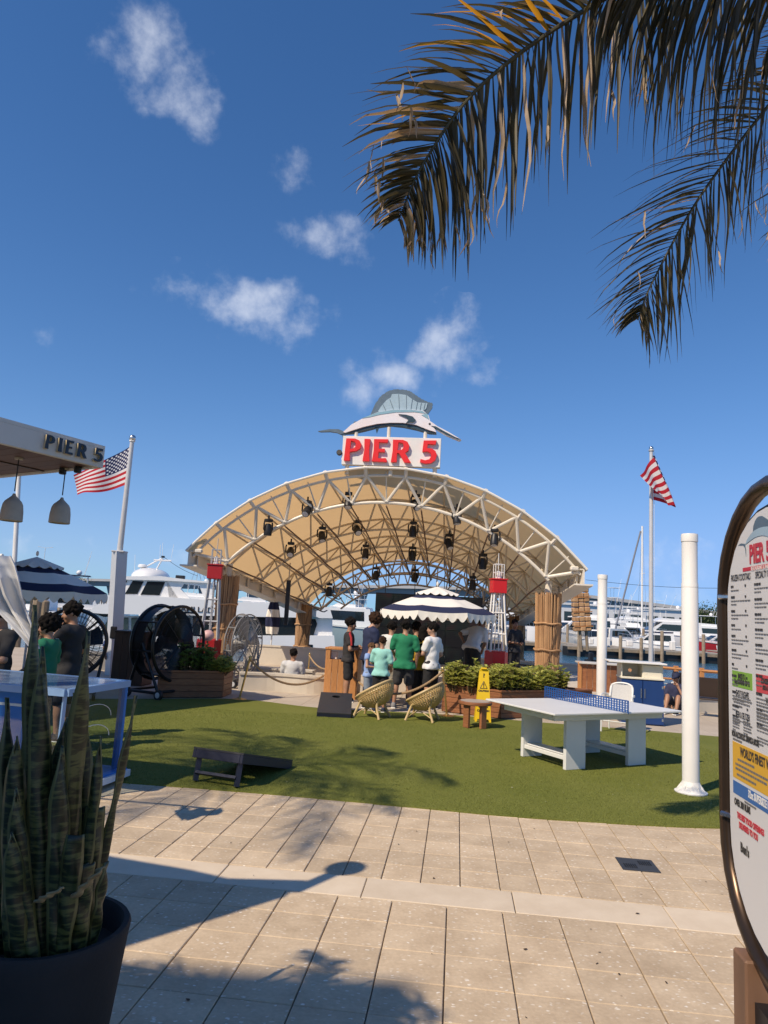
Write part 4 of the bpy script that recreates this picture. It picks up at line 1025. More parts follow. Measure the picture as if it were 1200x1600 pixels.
drum_fan('drum_fan', 'big black drum fan on wheels between the grey flagpole post and the left planter', fbp+Vector((.0, .15, 0)), .74, .56, R(64), BLACKM, WIREB, 1.06, 'big drum fans', dense=3)
drum_fan('drum_fan', 'black drum fan half hidden behind the two standing people at the left', P(112, 1000, 13.6)*1.0-Vector((0, 0, P(112, 1000, 13.6).z)), .62, .42, R(20), BLACKM, WIREB, 1.02, 'big drum fans')
pf = P(378, 1040, 17.2); pf.z = 0
drum_fan('wire_fan', 'pale grey wire cage fan turned sideways beside the left reed column', pf, .70, .20, R(70), mat('grey_fan_paint', (.26, .25, .235), .5, metal=.3), WIREW, .98, 'big drum fans', rim=.016, shroud=False)

# ---------------------------------------------------------------- latticed channel markers
def lattice_tower(label, base, zcap, paint, redm, rot, s=1.0):
    t = thing('lattice_tower', label, 'tower', base, rot, 'red capped latticed channel marker towers')
    h = zcap-base.z; hb = .78 if base.z > .2 else 1.05
    MB().lathe([(.30*s, 0), (.30*s, hb), (.27*s, hb+.02)], 6).build('base_drum', redm, t)
    hc = h-.36
    cs = []
    for k in range(4):
        a = math.pi/4+k*math.pi/2
        b0 = Vector((.29*s*math.cos(a), .29*s*math.sin(a), hb)); b1 = Vector((.17*s*math.cos(a), .17*s*math.sin(a), hc)); cs.append((b0, b1))
        MB().tube([b0, b1], .026, 4).build('leg', paint, t)
    for f in (.30, .66):
        for k in range(4):
            a, b = cs[k], cs[(k+1) % 4]; rod('rung', t, lerp(a[0], a[1], f), lerp(b[0], b[1], f), .018, paint, 4)
    for k in (0, 2):
        a, b = cs[k], cs[(k+1) % 4]; rod('ladder_rail', t, lerp(a[0], b[0], .5), lerp(a[1], b[1], .5), .014, paint, 4)
    nr = 10
    a, b = cs[2], cs[3]
    for i in range(nr): 
        f = (i+.5)/nr; p = lerp(a[0], a[1], f); q = lerp(b[0], b[1], f); rod('ladder_rung', t, lerp(p, q, .38), lerp(p, q, .62), .009, paint, 4)
    MB().bevbox((0, 0, hc+.16), (.36*s, .36*s, .32), .01).build('cap', redm, t); MB().bevbox((0, 0, hc+.335), (.40*s, .40*s, .03), .006).build('cap_lid', redm, t)
    for sx in (-1, 1):
        for sy in (-1, 1): rod('lantern_post', t, (sx*.11*s, sy*.11*s, hc+.35), (sx*.11*s, sy*.11*s, hc+.70), .011, paint, 5)
    for z in (.5, .70):
        MB().tube([(.11*s*x, .11*s*y, hc+z) for x, y in ((-1, -1), (1, -1), (1, 1), (-1, 1))], .010, 4, closed=True).build('lantern_rail', paint, t)
    MB().lathe([(.06, 0), (.065, .03), (.05, .05), (.05, .15), (.03, .19)], 12, (0, 0, hc+.35)).build('lantern', WHITE, t, True)
    rod('mast', t, (0, .05, hc+.54), (0, .05, hc+.98), .010, paint, 5)
    return t
lb = P(776, 1000, 17.4); lb.z = .34
lattice_tower('white latticed tower with bright red cap and base at the right of the stage', lb, 2.88, WHITE, RED, R(12)+AXROT, .96)
lb2 = P(327, 1000, 17.0); lb2.z = 0
lattice_tower('white and red latticed tower, colours darkened for shade, by the left column', lb2, 2.83, mat('shaded_tower_paint', (.42, .43, .45), .5), mat('shaded_red_paint', (.40, .014, .018), .45), R(8), .95)  # both paints darkened to stand in for the shade on this tower
bl = P(325, 993, 16.2)
tag(MB().ell((0, 0, 0), (.14, .14, .125), 16, 10).build('mooring_ball', mat('pale_pink_vinyl', (.62, .38, .37), .5, var=.08), None, True, loc=bl), 'pale pink ball on top of the left planter leaves', 'ball')
tag(rod('stake', None, (bl.x, bl.y, .3), (bl.x, bl.y, bl.z-.1), .02, WOOD), 'thin stake carrying the pale pink ball among the planter leaves', 'stake')

# ---------------------------------------------------------------- rope stanchions, podium
def stanchion(label, base, top, mt):
    t = thing('rope_stanchion', label, 'stanchion', base, 0, 'rope stanchions at the edge of the terrace')
    d = top-base
    MB().lathe([(.15, 0), (.15, .012), (.05, .03), (.03, .05)], 18).build('base', mt, t, True)
    MB().tube([(0, 0, .02), d], .021, 10).build('post', mt, t, True)
    MB().lathe([(.03, -.03), (.035, 0), (.02, .03)], 10, d).build('cap', mt, t, True)
    MB().tube([(d.x+.035*math.cos(a*math.pi/6), d.y+.035*math.sin(a*math.pi/6), d.z-.05) for a in range(12)], .008, 5, closed=True).build('ring', mt, t, True)
    return t
sA = G(374, 1093); sB = G(534, 1086); sC = G(698, 1119); sD = G(481, 1055)
tA = P(391, 1027, sA.y); tB = P(532, 1030, sB.y); tC = P(692, 1045, sC.y); tD = P(484, 1022, sD.y)
stanchion('leaning brass rope stanchion next to the left planter', sA, tA, GOLD)
stanchion('upright dark rope stanchion in front of the wooden podium', sB, tB, mat('dark_bronze', (.10, .07, .04), .4, metal=.6))
stanchion('rope stanchion right of the second wicker chair', sC, tC, GOLD)
stanchion('brass rope stanchion behind the low seat wall by the yacht', sD, tD, GOLD)
def rope(label, a, b, sag):
    pts = [lerp(a, b, i/20)-Vector((0, 0, sag*(1-(2*i/20-1)**2))) for i in range(21)]
    m_ = MB().tube(pts, .022, 8)
    for k in range(3):                                   # the lay of the strands
        m_.tube([p+Vector((0, .016*math.cos(q), .016*math.sin(q))) for p, q in ((lerp(pts[min(i//6, 19)], pts[min(i//6+1, 20)], (i % 6)/6), i*.9+k*2.09) for i in range(121))], .011, 5)
    tag(m_.build('rope', ROPE, None, True), label, 'rope', 'ropes between the stanchions')
rope('thick rope sagging from the leaning brass stanchion to the dark stanchion', tA-Vector((0, 0, .05)), tB-Vector((0, 0, .06)), .50)
rope('rope falling from the dark stanchion behind the first wicker chair', tB-Vector((0, 0, .05)), P(588, 1082, 14.5), .10)
rope('rope from the right stanchion down behind the wicker chairs', tC-Vector((0, 0, .05)), P(612, 1084, 14.4), .12)
rope('distant rope running behind the low seat wall to the podium', tD-Vector((0, 0, .05)), P(512, 1046, 17.2), .10)
pd = G(534, 1085); pd = P(534, 1084, 16.1); pd.z = 0
t = thing('podium', 'amber wood slatted podium with hand holes behind the boy in black', 'podium', pd, R(-8))
W_, D_, H_ = .70, .50, 1.06
for i in range(5): MB().bevbox((-W_/2+.07+i*.14, -D_/2, H_*.39), (.132, .03, H_*.78), .004).build('front_board', WOODP, t)
for sx in (-1, 1):
    MB().bevbox((sx*(W_/2-.045), -D_/2+.002, H_*.885), (.09, .034, H_*.21), .004).build('front_post', WOODP, t)
    for i in range(3): MB().bevbox((sx*W_/2, -D_/3+i*D_/3, H_/2), (.03, D_/3-.006, H_), .004).build('side_board', WOODP, t)
MB().bevbox((0, 0, H_+.0), (W_+.06, D_+.06, .045), .006).build('top', WOODP, t); MB().bevbox((0, -.05, H_*.76), (W_-.05, D_-.12, .03), .004).build('shelf', WOODP, t)
MB().bevbox((-.20, -.12, H_*.76+.10), (.14, .05, .16), .01).build('card_holder', WHITE, t)
# black wedge speaker on the stage
t = thing('stage_monitor', 'black wedge monitor speaker on the stage below the handrail', 'speaker', P(722, 1072, 18.2)-Vector((0, 0, P(722, 1072, 18.2).z-.34)), R(10))
MB().prism([(-.3, 0), (.3, 0), (.3, .14), (-.1, .36), (-.3, .30)], -.30, .30, Matrix(((0, 0, 1, 0), (1, 0, 0, 0), (0, 1, 0, 0), (0, 0, 0, 1)))).build('cabinet', BLACK, t)
MB().box((0, .105, .258), (.54, .40, .01), Matrix.Rotation(R(-29), 3, 'X')).build('grille', BLACKM, t)

# ---------------------------------------------------------------- cornhole boards
CHB = mat('charcoal_board', (.028, .030, .036), .5, var=.25, vs=7, bump=.15, bs=30); CHN = mat('navy_board_frame', (.014, .018, .04), .45, var=.2)
def cornhole(label, low, dirv, zlow, zhigh, L=1.22, W=.61):
    "low = middle of the low end on the ground; dirv points up the board"
    d = Vector((dirv[0], dirv[1], 0)).normalized(); rot = math.atan2(d.y, d.x)-math.pi/2
    t = thing('cornhole_board', label, 'cornhole board', low, rot, 'cornhole boards on the lawn')
    a = math.atan2(zhigh-zlow, L); M = Matrix.Rotation(a, 4, 'X'); M.translation = (0, 0, zlow)
    bm = bmesh.new(); n = 28
    # deck with a round hole near the high end
    hc = Vector((0, L*.80)); outer = []
    for i in range(n):
        an = 2*math.pi*i/n; c_, s_ = math.cos(an), math.sin(an); k = min((W/2)/abs(c_) if abs(c_) > 1e-6 else 9, ((L-hc.y) if s_ > 0 else hc.y)/abs(s_) if abs(s_) > 1e-6 else 9)
        outer.append((hc.x+c_*k, hc.y+s_*k))
    corners = [(W/2, L), (-W/2, L), (-W/2, 0), (W/2, 0)]
    for cx, cy in corners:
        j = min(range(n), key=lambda i: (outer[i][0]-cx)**2+(outer[i][1]-cy)**2); outer[j] = (cx, cy)
    inner = [(hc.x+.078*math.cos(2*math.pi*i/n), hc.y+.078*math.sin(2*math.pi*i/n)) for i in range(n)]
    vs = []
    for z in (0, -.018): vs += [M @ Vector((x, y, z)) for x, y in outer]+[M @ Vector((x, y, z)) for x, y in inner]
    fs = []
    for i in range(n):
        j = (i+1) % n
        fs += [(i, j, n+j, n+i), (2*n+j, 2*n+i, 3*n+i, 3*n+j), (n+i, n+j, 3*n+j, 3*n+i), (j, i, 2*n+i, 2*n+j)]
    MB().add(vs, fs).build('deck', CHB, t)
    for sx in (-1, 1): MB().bevbox(M @ Vector((sx*(W/2-.017), L/2, -.063)), (.034, L-.002, .088), .004, M.to_3x3()).build('side_rail', CHN, t)
    for y in (.019, L-.019): MB().bevbox(M @ Vector((0, y, -.063)), (W-.07, .036, .088), .004, M.to_3x3()).build('end_rail', CHN, t)
    for sx in (-1, 1):
        tp = M @ Vector((sx*(W/2-.055), L-.06, -.05)); ft = Vector((sx*(W/2-.055), tp.y+.05, 0.012))
        MB().tube([ft, tp], .035, 4).build('leg', CHN, t)
    f = .38
    MB().tube([Vector((-W/2+.06, L*.99+.0, .10)), Vector((W/2-.06, L*.99, .10))], .022, 4).build('cross_brace', CHN, t)
    return t
lo = Vector((-.69, 13.0, .012))
cornhole('charcoal cornhole board facing us with its hole at the far raised end', lo, (-.03, 1), .075, .30)
hi = Vector((-1.63, 7.78, 0)); dv = Vector((.40, 1.12, 0)).normalized(); lo = hi+dv*1.24; lo.z = .012
cornhole('nearer black cornhole board seen from behind its raised end by the paving', lo, (-dv.x, -dv.y), .085, .36)

# ---------------------------------------------------------------- wicker bucket chairs
RATT = mat('rattan', (.46, .31, .12), .6, col2=(.58, .42, .19), vs=10, bump=.2, bs=60); RATP = mat('rattan_pole', (.55, .40, .19), .5, var=.12, vs=12)
def wicker(label, base, rot):
    t = thing('wicker_chair', label, 'wicker chair', base, rot, 'rattan bucket chairs at the lawn edge')
    # local -Y is the front; the bowl opens forward and up
    cz = .50; M = Matrix.Translation((0, .02, cz)) @ Matrix.Rotation(R(30), 4, 'X')
    a_, b_, dp = .345, .36, .32
    def bowl(u, v):
        ph = (v**.85)*math.pi/2; r = math.sin(ph); an = u*2*math.pi
        return M @ Vector((a_*r*math.cos(an), b_*r*math.sin(an), -dp*math.cos(ph)))
    MB().tube([bowl(i/40, 1.0) for i in range(40)], .024, 8, closed=True).build('rim', RATP, t, True)
    nst = 44
    for i in range(nst): MB().tube([bowl(i/nst+.35*(j/9-1)*.12, .12+.88*j/9) for j in range(10)], .0125, 5).build('cane', RATT, t, True)
    for j in range(12):
        v = .13+.87*(j+.3)/12.6; MB().tube([bowl(i/40, v) for i in range(40)], .0075, 4, closed=True).build('weave_ring', RATT, t, True)
    MB().grid(lambda u, v: bowl(u, .02+.22*v), 24, 3).build('seat_pad', RATT, t, True, 180)
    for sx, sy in ((-1, -1), (1, -1), (1, 1), (-1, 1)):
        tp = bowl(math.atan2(sy*.8, sx)/(2*math.pi), .62 if sy > 0 else .74)
        MB().tube(catmull([tp, Vector((sx*.20, sy*.17, .24)), Vector((sx*.27, sy*.25, .0))], 6), .022, 8).build('leg', RATP, t, True)
    MB().tube([(.20*math.cos(a*math.pi/10), .17*math.sin(a*math.pi/10), .25) for a in range(20)], .014, 6, closed=True).build('stretcher', RATP, t, True)
    for sx in (-1, 1): MB().tube(catmull([Vector((sx*.26, -.23, .05)), Vector((sx*.12, -.05, .16)), Vector((sx*.24, .23, .06))], 5), .010, 6).build('curl', RATP, t, True)
    return t
wa = wicker('left of the two rattan bucket chairs beside the far cornhole board', Vector((-.02, 13.32, .014)), R(-112))
wicker('right of the two rattan bucket chairs beside the wooden stool', Vector((.90, 13.30, .014)), R(-106))

# ---------------------------------------------------------------- stool and wet floor sign
t = thing('stool', 'low round topped brown wood stool with slab legs before the yellow sign', 'stool', Vector((1.78, 12.78, .014)), R(15))
MB().lathe([(.0, .385), (.285, .385), (.295, .395), (.295, .43), (.285, .44), (.0, .442)], 18, caps=False).build('top', WOODX, t, True)
MB().lathe([(0, .443), (.262, .4435), (.262, .4465), (0, .447)], 18, caps=False).build('top_inlay', mat('bleached_wood', (.40, .33, .27), .7, var=.15), t, True)
for k in range(4):
    a = k*math.pi/2+.4; MB().bevbox((.20*math.cos(a), .20*math.sin(a), .192), (.05, .13, .384), .005, Rz(a)).build('leg', WOOD, t)
t = thing('wet_floor_sign', 'yellow folding wet floor sign standing behind the wooden stool', 'floor sign', Vector((2.03, 13.55, .014)), R(-4))
for sg in (-1, 1):
    Mx = Matrix.Translation((0, sg*.13, 0)) @ Matrix.Rotation(R(8.2*sg), 4, 'X')
    Mp = Mx @ Matrix(((1, 0, 0, 0), (0, 0, -1, 0), (0, 1, 0, 0), (0, 0, 0, 1)))
    MB().prism([(-.15, 0), (-.115, 0), (-.10, .05), (.10, .05), (.115, 0), (.15, 0), (.085, .93), (.05, .96), (-.05, .96), (-.085, .93)], -.012, .012, Mp).build('panel', YEL, t)
    if sg < 0:
        for zc, w_ in ((.66, .13), (.32, .17)):
            for (x0, y0, x1, y1) in ((-w_/2, -.06, w_/2, -.06), (w_/2, -.06, 0, .07), (0, .07, -w_/2, -.06)):
                rod('warning_triangle', t, Mp @ Vector((x0, zc+y0, .0135)), Mp @ Vector((x1, zc+y1, .0135)), .006, BLACK, 4)
            xf(text_mb('!', .10, .002, .004), Mp @ Matrix.Translation((0, zc-.01, .0145))).build('exclamation_mark', BLACK, t)
        xf(text_mb('CAUTION', .042, .002, .003), Mp @ Matrix.Translation((0, .555, .0145))).build('lettering', BLACK, t)
        xf(text_mb('CAUTION', .05, .002, .003), Mp @ Matrix.Translation((0, .20, .0145))).build('lettering', BLACK, t)
        xf(text_mb('?', .10, .002, .004), Mp @ Matrix.Translation((0, .83, .0145))).build('lettering', BLACK, t)
MB().bevbox((0, 0, .955), (.11, .09, .03), .01).build('hinge', YEL, t)

# ---------------------------------------------------------------- white table tennis table
uu = Vector((.885, .466, 0)).normalized(); vv = Vector((-uu.y, uu.x, 0)); tc_ = Vector((2.96, 10.28, .014))
t = thing('tennis_table', 'white outdoor table tennis table with slab legs on the lawn', 'table tennis table', tc_, math.atan2(uu.y, uu.x))
TT = mat('white_table_paint', (.72, .72, .70), .4, var=.05, vs=2)
TL, TW, TH = 2.34, 1.44, .755
MB().bevbox((-TL/4-.001, 0, TH-.012), (TL/2-.004, TW, .024), .004).build('top_half', TT, t); MB().bevbox((TL/4+.001, 0, TH-.012), (TL/2-.004, TW, .024), .004).build('top_half', TT, t)
for sy in (-1, 1): MB().bevbox((0, sy*(TW/2-.22), TH-.075), (TL-.36, .04, .10), .004).build('apron', TT, t)
for sx in (-1, 1):
    MB().bevbox((sx*(TL/2-.2), 0, TH-.075), (.04, TW-.5, .10), .004).build('apron', TT, t)
    for sy in (-1, 1):
        MB().bevbox((sx*.56, sy*.43, (TH-.03)/2), (.34, .055, TH-.03), .004).build('leg', TT, t)
    MB().bevbox((sx*.56-.13, 0, .14), (.05, .80, .05), .004).build('stretcher', TT, t); MB().bevbox((sx*.56, 0, .175), (.20, .80, .02), .003).build('foot_board', TT, t)
    MB().bevbox((sx*.56, 0, TH-.10), (.05, .78, .14), .004).build('cross_beam', TT, t)
NET = mat('blue_net_metal', (.02, .09, .30), .4, metal=.2, var=.06)
def perforated(w, h, nx, nz):
    mb = MB(); cw, ch = w/nx, h/nz; th = .0025
    for i in range(nx):
        for j in range(nz):
            ox = -w/2+(i+.5)*cw; oz = (j+.5)*ch; hr = .30 if (i+j) % 2 else .26
            q = [(-.5, -.5), (.5, -.5), (.5, .5), (-.5, .5)]; d = [(-hr, -hr*1.15), (hr, -hr*1.15), (hr, hr*1.15), (-hr, hr*1.15)]
            vs = [(0, ox+x*cw, oz+z*ch) for x, z in q]+[(0, ox+x*cw, oz+z*ch) for x, z in d]
            mb.add(vs, [(k, (k+1) % 4, 4+(k+1) % 4, 4+k) for k in range(4)])
    return mb
o = perforated(1.62, .15, 34, 5).build('net', NET, t); so_ = o.modifiers.new('thick', 'SOLIDIFY'); so_.thickness = .004; o.location = (0, 0, TH+.004)
MB().bevbox((0, 0, TH+.158), (.012, 1.64, .012), .003).build('net_top_rail', NET, t)
for sy in (-1, 1): MB().bevbox((0, sy*.815, TH+.075), (.014, .014, .17), .003).build('net_post', NET, t)

# ---------------------------------------------------------------- white posts
def bollard_post(label, base, ztop, r, flange):
    t = thing('white_post', label, 'post', base, 0, 'tall white round posts on the lawn')
    h = ztop-base.z; k = h*.80
    MB().lathe([(r, 0), (r, k), (r*.95, k+.012), (r*.95, h-.10)], 28).build('shaft', WHITE, t, True)
    MB().lathe([(r*.97, h-.10), (r*1.02, h-.095), (r*1.02, h-.012), (r*.98, h), (.0, h+.001)], 28, caps=False).build('cap', WHITE, t, True)
    MB().lathe([(r*1.004, k-.05), (r*1.012, k-.045), (r*1.012, k-.035), (r*1.004, k-.03)], 28, caps=False).build('joint_ring', WHITE, t, True)
    if flange:
        MB().lathe([(r*1.9, .0), (r*1.92, .012), (r*1.62, .03), (r*1.25, .06), (r*1.0, .13)], 20).build('base_flange', WHITE, t, True, 20)
        for i in range(10):
            a = 2*math.pi*i/10; MB().prism([(r*.98, 0.012), (r*1.75, 0.012), (r*1.5, .05), (r*.98, .12)], -.008, .008, Matrix.Rotation(a, 4, 'Z') @ Matrix(((1, 0, 0, 0), (0, 0, -1, 0), (0, 1, 0, 0), (0, 0, 0, 1)))).build('gusset', WHITE, t)
    return t
bollard_post('nearer tall white round post with flared base at the right of the lawn', Vector((3.77, 8.67, .014)), 3.06, .096, True)
q = P(940.5, 1000, 15.6); q.z = 0
bollard_post('further tall white round post behind the table tennis net', q, P(940, 898, 15.6).z, .105, False)

# ---------------------------------------------------------------- blue cabinet, service station, rail, chairs at the right
cb = P(1004, 1137, 14.3); cb.z = 0
t = thing('service_cabinet', 'navy blue outdoor cabinet with cream counter behind the table tennis table', 'cabinet', cb, R(-9))
W_ = .80; CB = mat('cabinet_navy', (.012, .045, .17), .4, var=.08)
MB().bevbox((0, .28, .44), (W_, .55, .86), .006).build('carcass', CB, t)
for sx in (-1, 1):
    d_ = MB().bevbox((sx*W_/4, -.008, .44), (W_/2-.012, .02, .82), .004).build('door', CB, t)
    rod('handle', d_, (sx*.035, -.03, .52), (sx*.035, -.03, .70), .008, CHROME, 6)
    for z in (.12, .74): MB().box((sx*(W_/2-.03), -.021, z), (.03, .006, .05)).build('hinge', CHROME, d_)
CRM = mat('cream_counter', (.74, .69, .56), .5, var=.05)
MB().bevbox((0, .27, .89), (W_+.03, .60, .035), .006).build('counter', CRM, t)
MB().bevbox((0, .54, 1.03), (W_, .03, .26), .004).build('back_panel', CRM, t)
for x in (-W_/2+.015, 0.02, W_/2-.015): MB().bevbox((x, .30, 1.03), (.025, .46, .26), .004).build('divider', CRM, t)
MB().bevbox((W_/4, .28, 1.03), (W_/2-.05, .44, .245), .004).build('bin_front', CRM, t)
MB().lathe([(.035, -.004), (.035, .004)], 14, (-W_/2+.16, .02, 1.04), Matrix.Rotation(R(90), 3, 'X')).build('badge', mat('badge_tan', (.5, .25, .12), .6), t)
MB().bevbox((-.10, .26, 1.19), (W_+.30, .66, .03), .006).build('top', WHITE, t)
wc = P(935, 1000, 17.0); wc.z = 0
t = thing('wooden_screen', 'brown board timber enclosure between the long planter and the blue cabinet', 'enclosure', wc, R(-6))
for i in range(7): MB().bevbox((-.32+i*.135, 0, .48), (.128, .03, .96), .004).build('board', WOODX if i > 2 else WOOD, t)
for i in range(5): MB().bevbox((.56, .1+i*.135, .48), (.03, .128, .96), .004).build('board', WOODX, t)
MB().bevbox((-.42, -.01, .5), (.09, .06, 1.02), .006).build('corner_post', WOODP, t); MB().bevbox((.10, .2, .985), (1.1, .60, .035), .006).build('lid', mat('pale_lid', (.55, .53, .49), .5), t)
rl = thing('timber_rail', 'orange brown timber guard rail along the water at the right', 'railing', (0, 0, 0))
ra, rb_ = P(1018, 1042, 21.5), P(1180, 1055, 20.5)
for k, dz in enumerate((0, -.30, -.56)): MB().tube([ra+Vector((0, 0, dz)), rb_+Vector((0, 0, dz))], .045 if k == 0 else .028, 4).build('rail', WOODP, rl)
for k in range(5):
    p = lerp(ra, rb_, k/4); MB().bevbox((p.x, p.y+.04, (p.z+.05)/2), (.12, .12, p.z+.12), .01).build('post', WOODP, rl)
t = thing('white_chair', 'white open metal armchair behind the table tennis table near the cabinet', 'chair', P(966, 1136, 13.2)-Vector((0, 0, P(966, 1136, 13.2).z)), R(-30))
CHW = mat('chair_white', (.70, .70, .68), .4, var=.05)
for sx in (-1, 1):
    MB().tube(catmull([Vector((sx*.25, -.24, 0)), Vector((sx*.25, -.22, .44)), Vector((sx*.27, -.20, .62)), Vector((sx*.27, .02, .66)), Vector((sx*.23, .24, .62))], 6), .016, 7).build('arm_leg', CHW, t, True)
    MB().tube([(sx*.22, .28, 0), (sx*.21, .22, .44), (sx*.18, .30, .82)], .016, 7).build('rear_leg', CHW, t, True)
MB().tube(catmull([Vector((-.20, .23, .6)), Vector((-.18, .30, .80)), Vector((0, .33, .85)), Vector((.18, .30, .80)), Vector((.20, .23, .6))], 6), .016, 7).build('back_frame', CHW, t, True)
MB().grid(lambda u, v: Vector((lerp(-.18, .18, u), .25+.05*v+.02*math.sin(math.pi*u), lerp(.5, .82, v))), 8, 4).build('back_weave', mat('chair_weave', (.55, .54, .52), .8, var=.15, vs=60), t, True)
MB().bevbox((0, 0, .44), (.48, .46, .03), .012).build('seat', CHW, t)
for y in (-.2, .24): rod('stretcher', t, (-.23, y, .2), (.23, y, .2), .010, CHW, 6)
def lounge(label, base, rot, frame_m, sling):
    t = thing('sling_chair', label, 'chair', base, rot, 'dark sling chairs beyond the low wall')
    for sx in (-1, 1):
        MB().tube([(sx*.28, -.25, 0), (sx*.28, -.22, .58), (sx*.28, .30, .60), (sx*.28, .34, 0)], .018, 6).build('side_frame', frame_m, t, True)
        MB().tube([(sx*.26, .12, .36), (sx*.26, .34, .88)], .018, 6).build('back_post', frame_m, t, True)
    MB().bevbox((0, -.02, .40), (.52, .48, .03), .01).build('seat', sling, t); MB().box((0, .25, .66), (.50, .02, .46), Matrix.Rotation(R(-24), 3, 'X')).build('back', sling, t)
    return t
SLING = mat('brown_sling', (.05, .032, .025), .7, var=.2)
lounge('dark brown sling armchair behind the right low wall beside the tall white post', P(1108, 1080, 16.2)-Vector((0, 0, P(1108, 1080, 16.2).z)), R(150), BLACKM, SLING)
lounge('white framed sling chair behind the seated person in a cap', P(1050, 1085, 17.6)-Vector((0, 0, P(1050, 1085, 17.6).z)), R(-150), WHITE, SLING)

# ---------------------------------------------------------------- blue glass sided game table at the left
ga = P(104, 1077, 5.55); gb = P(200, 1064, 7.35)
GZ = 1.03
ga = G(104, 1077, GZ); gb = G(201, 1063, GZ)
gt = thing('game_table', 'blue framed game table with clear acrylic sides behind the snake plant', 'game table', (ga.x, ga.y, 0))
gd = Vector((gb.x-ga.x, gb.y-ga.y, 0)); gl = gd.length; gd.normalize(); gn = Vector((-gd.y, gd.x, 0)); gw = 1.75
def gq(a, b, z): return gd*a+gn*b+Vector((0, 0, z))
GB = mat('sky_blue_frame', (.22, .36, .58), .35, var=.05); GI = mat('deep_blue_panel', (.015, .16, .52), .4, var=.08, vs=3); GW = mat('game_white', (.72, .74, .78), .4, var=.04)
def glass_mat():
    m = bpy.data.materials.new('clear_acrylic'); m.use_nodes = True; t = m.node_tree; L = t.links.new; o = t.nodes['Material Output']
    g = t.nodes.new('ShaderNodeBsdfGlossy'); g.inputs['Roughness'].default_value = .03; tr = t.nodes.new('ShaderNodeBsdfTransparent'); tr.inputs[0].default_value = (.80, .87, .92, 1)
    fr = t.nodes.new('ShaderNodeFresnel'); fr.inputs[0].default_value = 1.45; ms = t.nodes.new('ShaderNodeMixShader'); L(fr.outputs[0], ms.inputs[0]); L(tr.outputs[0], ms.inputs[1]); L(g.outputs[0], ms.inputs[2]); L(ms.outputs[0], o.inputs[0])
    return m
ACR = glass_mat()
def gbar(name, a, b, r, mt): return MB().tube([a, b], r, 4).build(name, mt, gt)
for (a0, b0), (a1, b1) in (((0, 0), (gl, 0)), ((gl, 0), (gl, gw)), ((0, 0), (0, gw)), ((0, gw), (gl, gw))):
    MB().prism([(0, -.05), (gl if b0 == b1 else gw, -.05), (gl if b0 == b1 else gw, .015), (0, .015)], -.03, .03, frame(gq(a0, b0, GZ-.015), gd if b0 == b1 else gn, Vector((0, 0, 1)))).build('top_rail', GB, gt)
MB().add([gq(.03, .03, GZ-.006), gq(gl-.03, .03, GZ-.006), gq(gl-.03, gw-.03, GZ-.006), gq(.03, gw-.03, GZ-.006)]+[gq(.03, .03, GZ-.002), gq(gl-.03, .03, GZ-.002), gq(gl-.03, gw-.03, GZ-.002), gq(.03, gw-.03, GZ-.002)], [(3, 2, 1, 0), (4, 5, 6, 7), (0, 1, 5, 4), (1, 2, 6, 5), (2, 3, 7, 6), (3, 0, 4, 7)]).build('top_sheet', mat('frosted_top', (.30, .42, .60), .18, var=.04, coat=.5), gt)
for a, b in ((.03, .03), (gl-.03, .03), (gl-.03, gw-.03), (.03, gw-.03)): gbar('corner_post', gq(a, b, .13), gq(a, b, GZ-.06), .045 if a > 1 else .022, GI if a > 1 else GB)
for p, q in (((.03, .0), (gl-.03, 0)), ((gl, .03), (gl, gw-.03)), ((0, .03), (0, gw-.03))):
    MB().add([gq(*p, .132), gq(*q, .132), gq(*q, GZ-.06), gq(*p, GZ-.06)], [(0, 1, 2, 3)]).build('acrylic_side', ACR, gt)
MB().prism([(0, -.10), (gl+.10, -.10), (gl+.10, gw+.1), (0, gw+.1)], .045, .11, frame(gq(-.05, 0, 0), gd, gn)).build('tray', GW, gt)
MB().prism([(0, -.07), (gl+.04, -.07), (gl+.04, gw+.07), (0, gw+.07)], .111, .13, frame(gq(-.02, 0, 0), gd, gn)).build('playing_bed', GI, gt)
for a, b in ((.10, .10), (gl-.10, .10), (gl-.10, gw-.1), (.1, gw-.1)): gbar('foot', gq(a, b, 0), gq(a, b, .044), .06, GW)
MB().prism([(0, .14), (gw-.42, .14), (gw-.42, .955), (0, .955)], -.012, .012, frame(gq(.04, .30, 0), gn, Vector((0, 0, 1)))).build('end_board', GI, gt)
MB().prism([(0, .83), (gw-.42, .83), (gw-.42, .855), (0, .855)], .013, .016, frame(gq(.04, .30, 0), gn, Vector((0, 0, 1)), -gd)).build('white_line', WHITE, gt)
arc = [gq(gl*.45+.30*math.cos(a*math.pi/12), -.004, .50+.14*math.sin(a*math.pi/12)) for a in range(13)]
MB().tube(arc, .004, 5).build('printed_arc', WHITE, gt)
MB().tube([p+Vector((0, 0, .20)) for p in arc], .003, 5).build('printed_arc', WHITE, gt)
gbl = gq(gl*.40, .12, .186)+Vector((ga.x, ga.y, 0))
tag(MB().ell((0, 0, 0), (.055, .055, .055), 14, 10).build('ball', WHITE, None, True, loc=gbl), 'white ball inside the clear game table', 'ball')
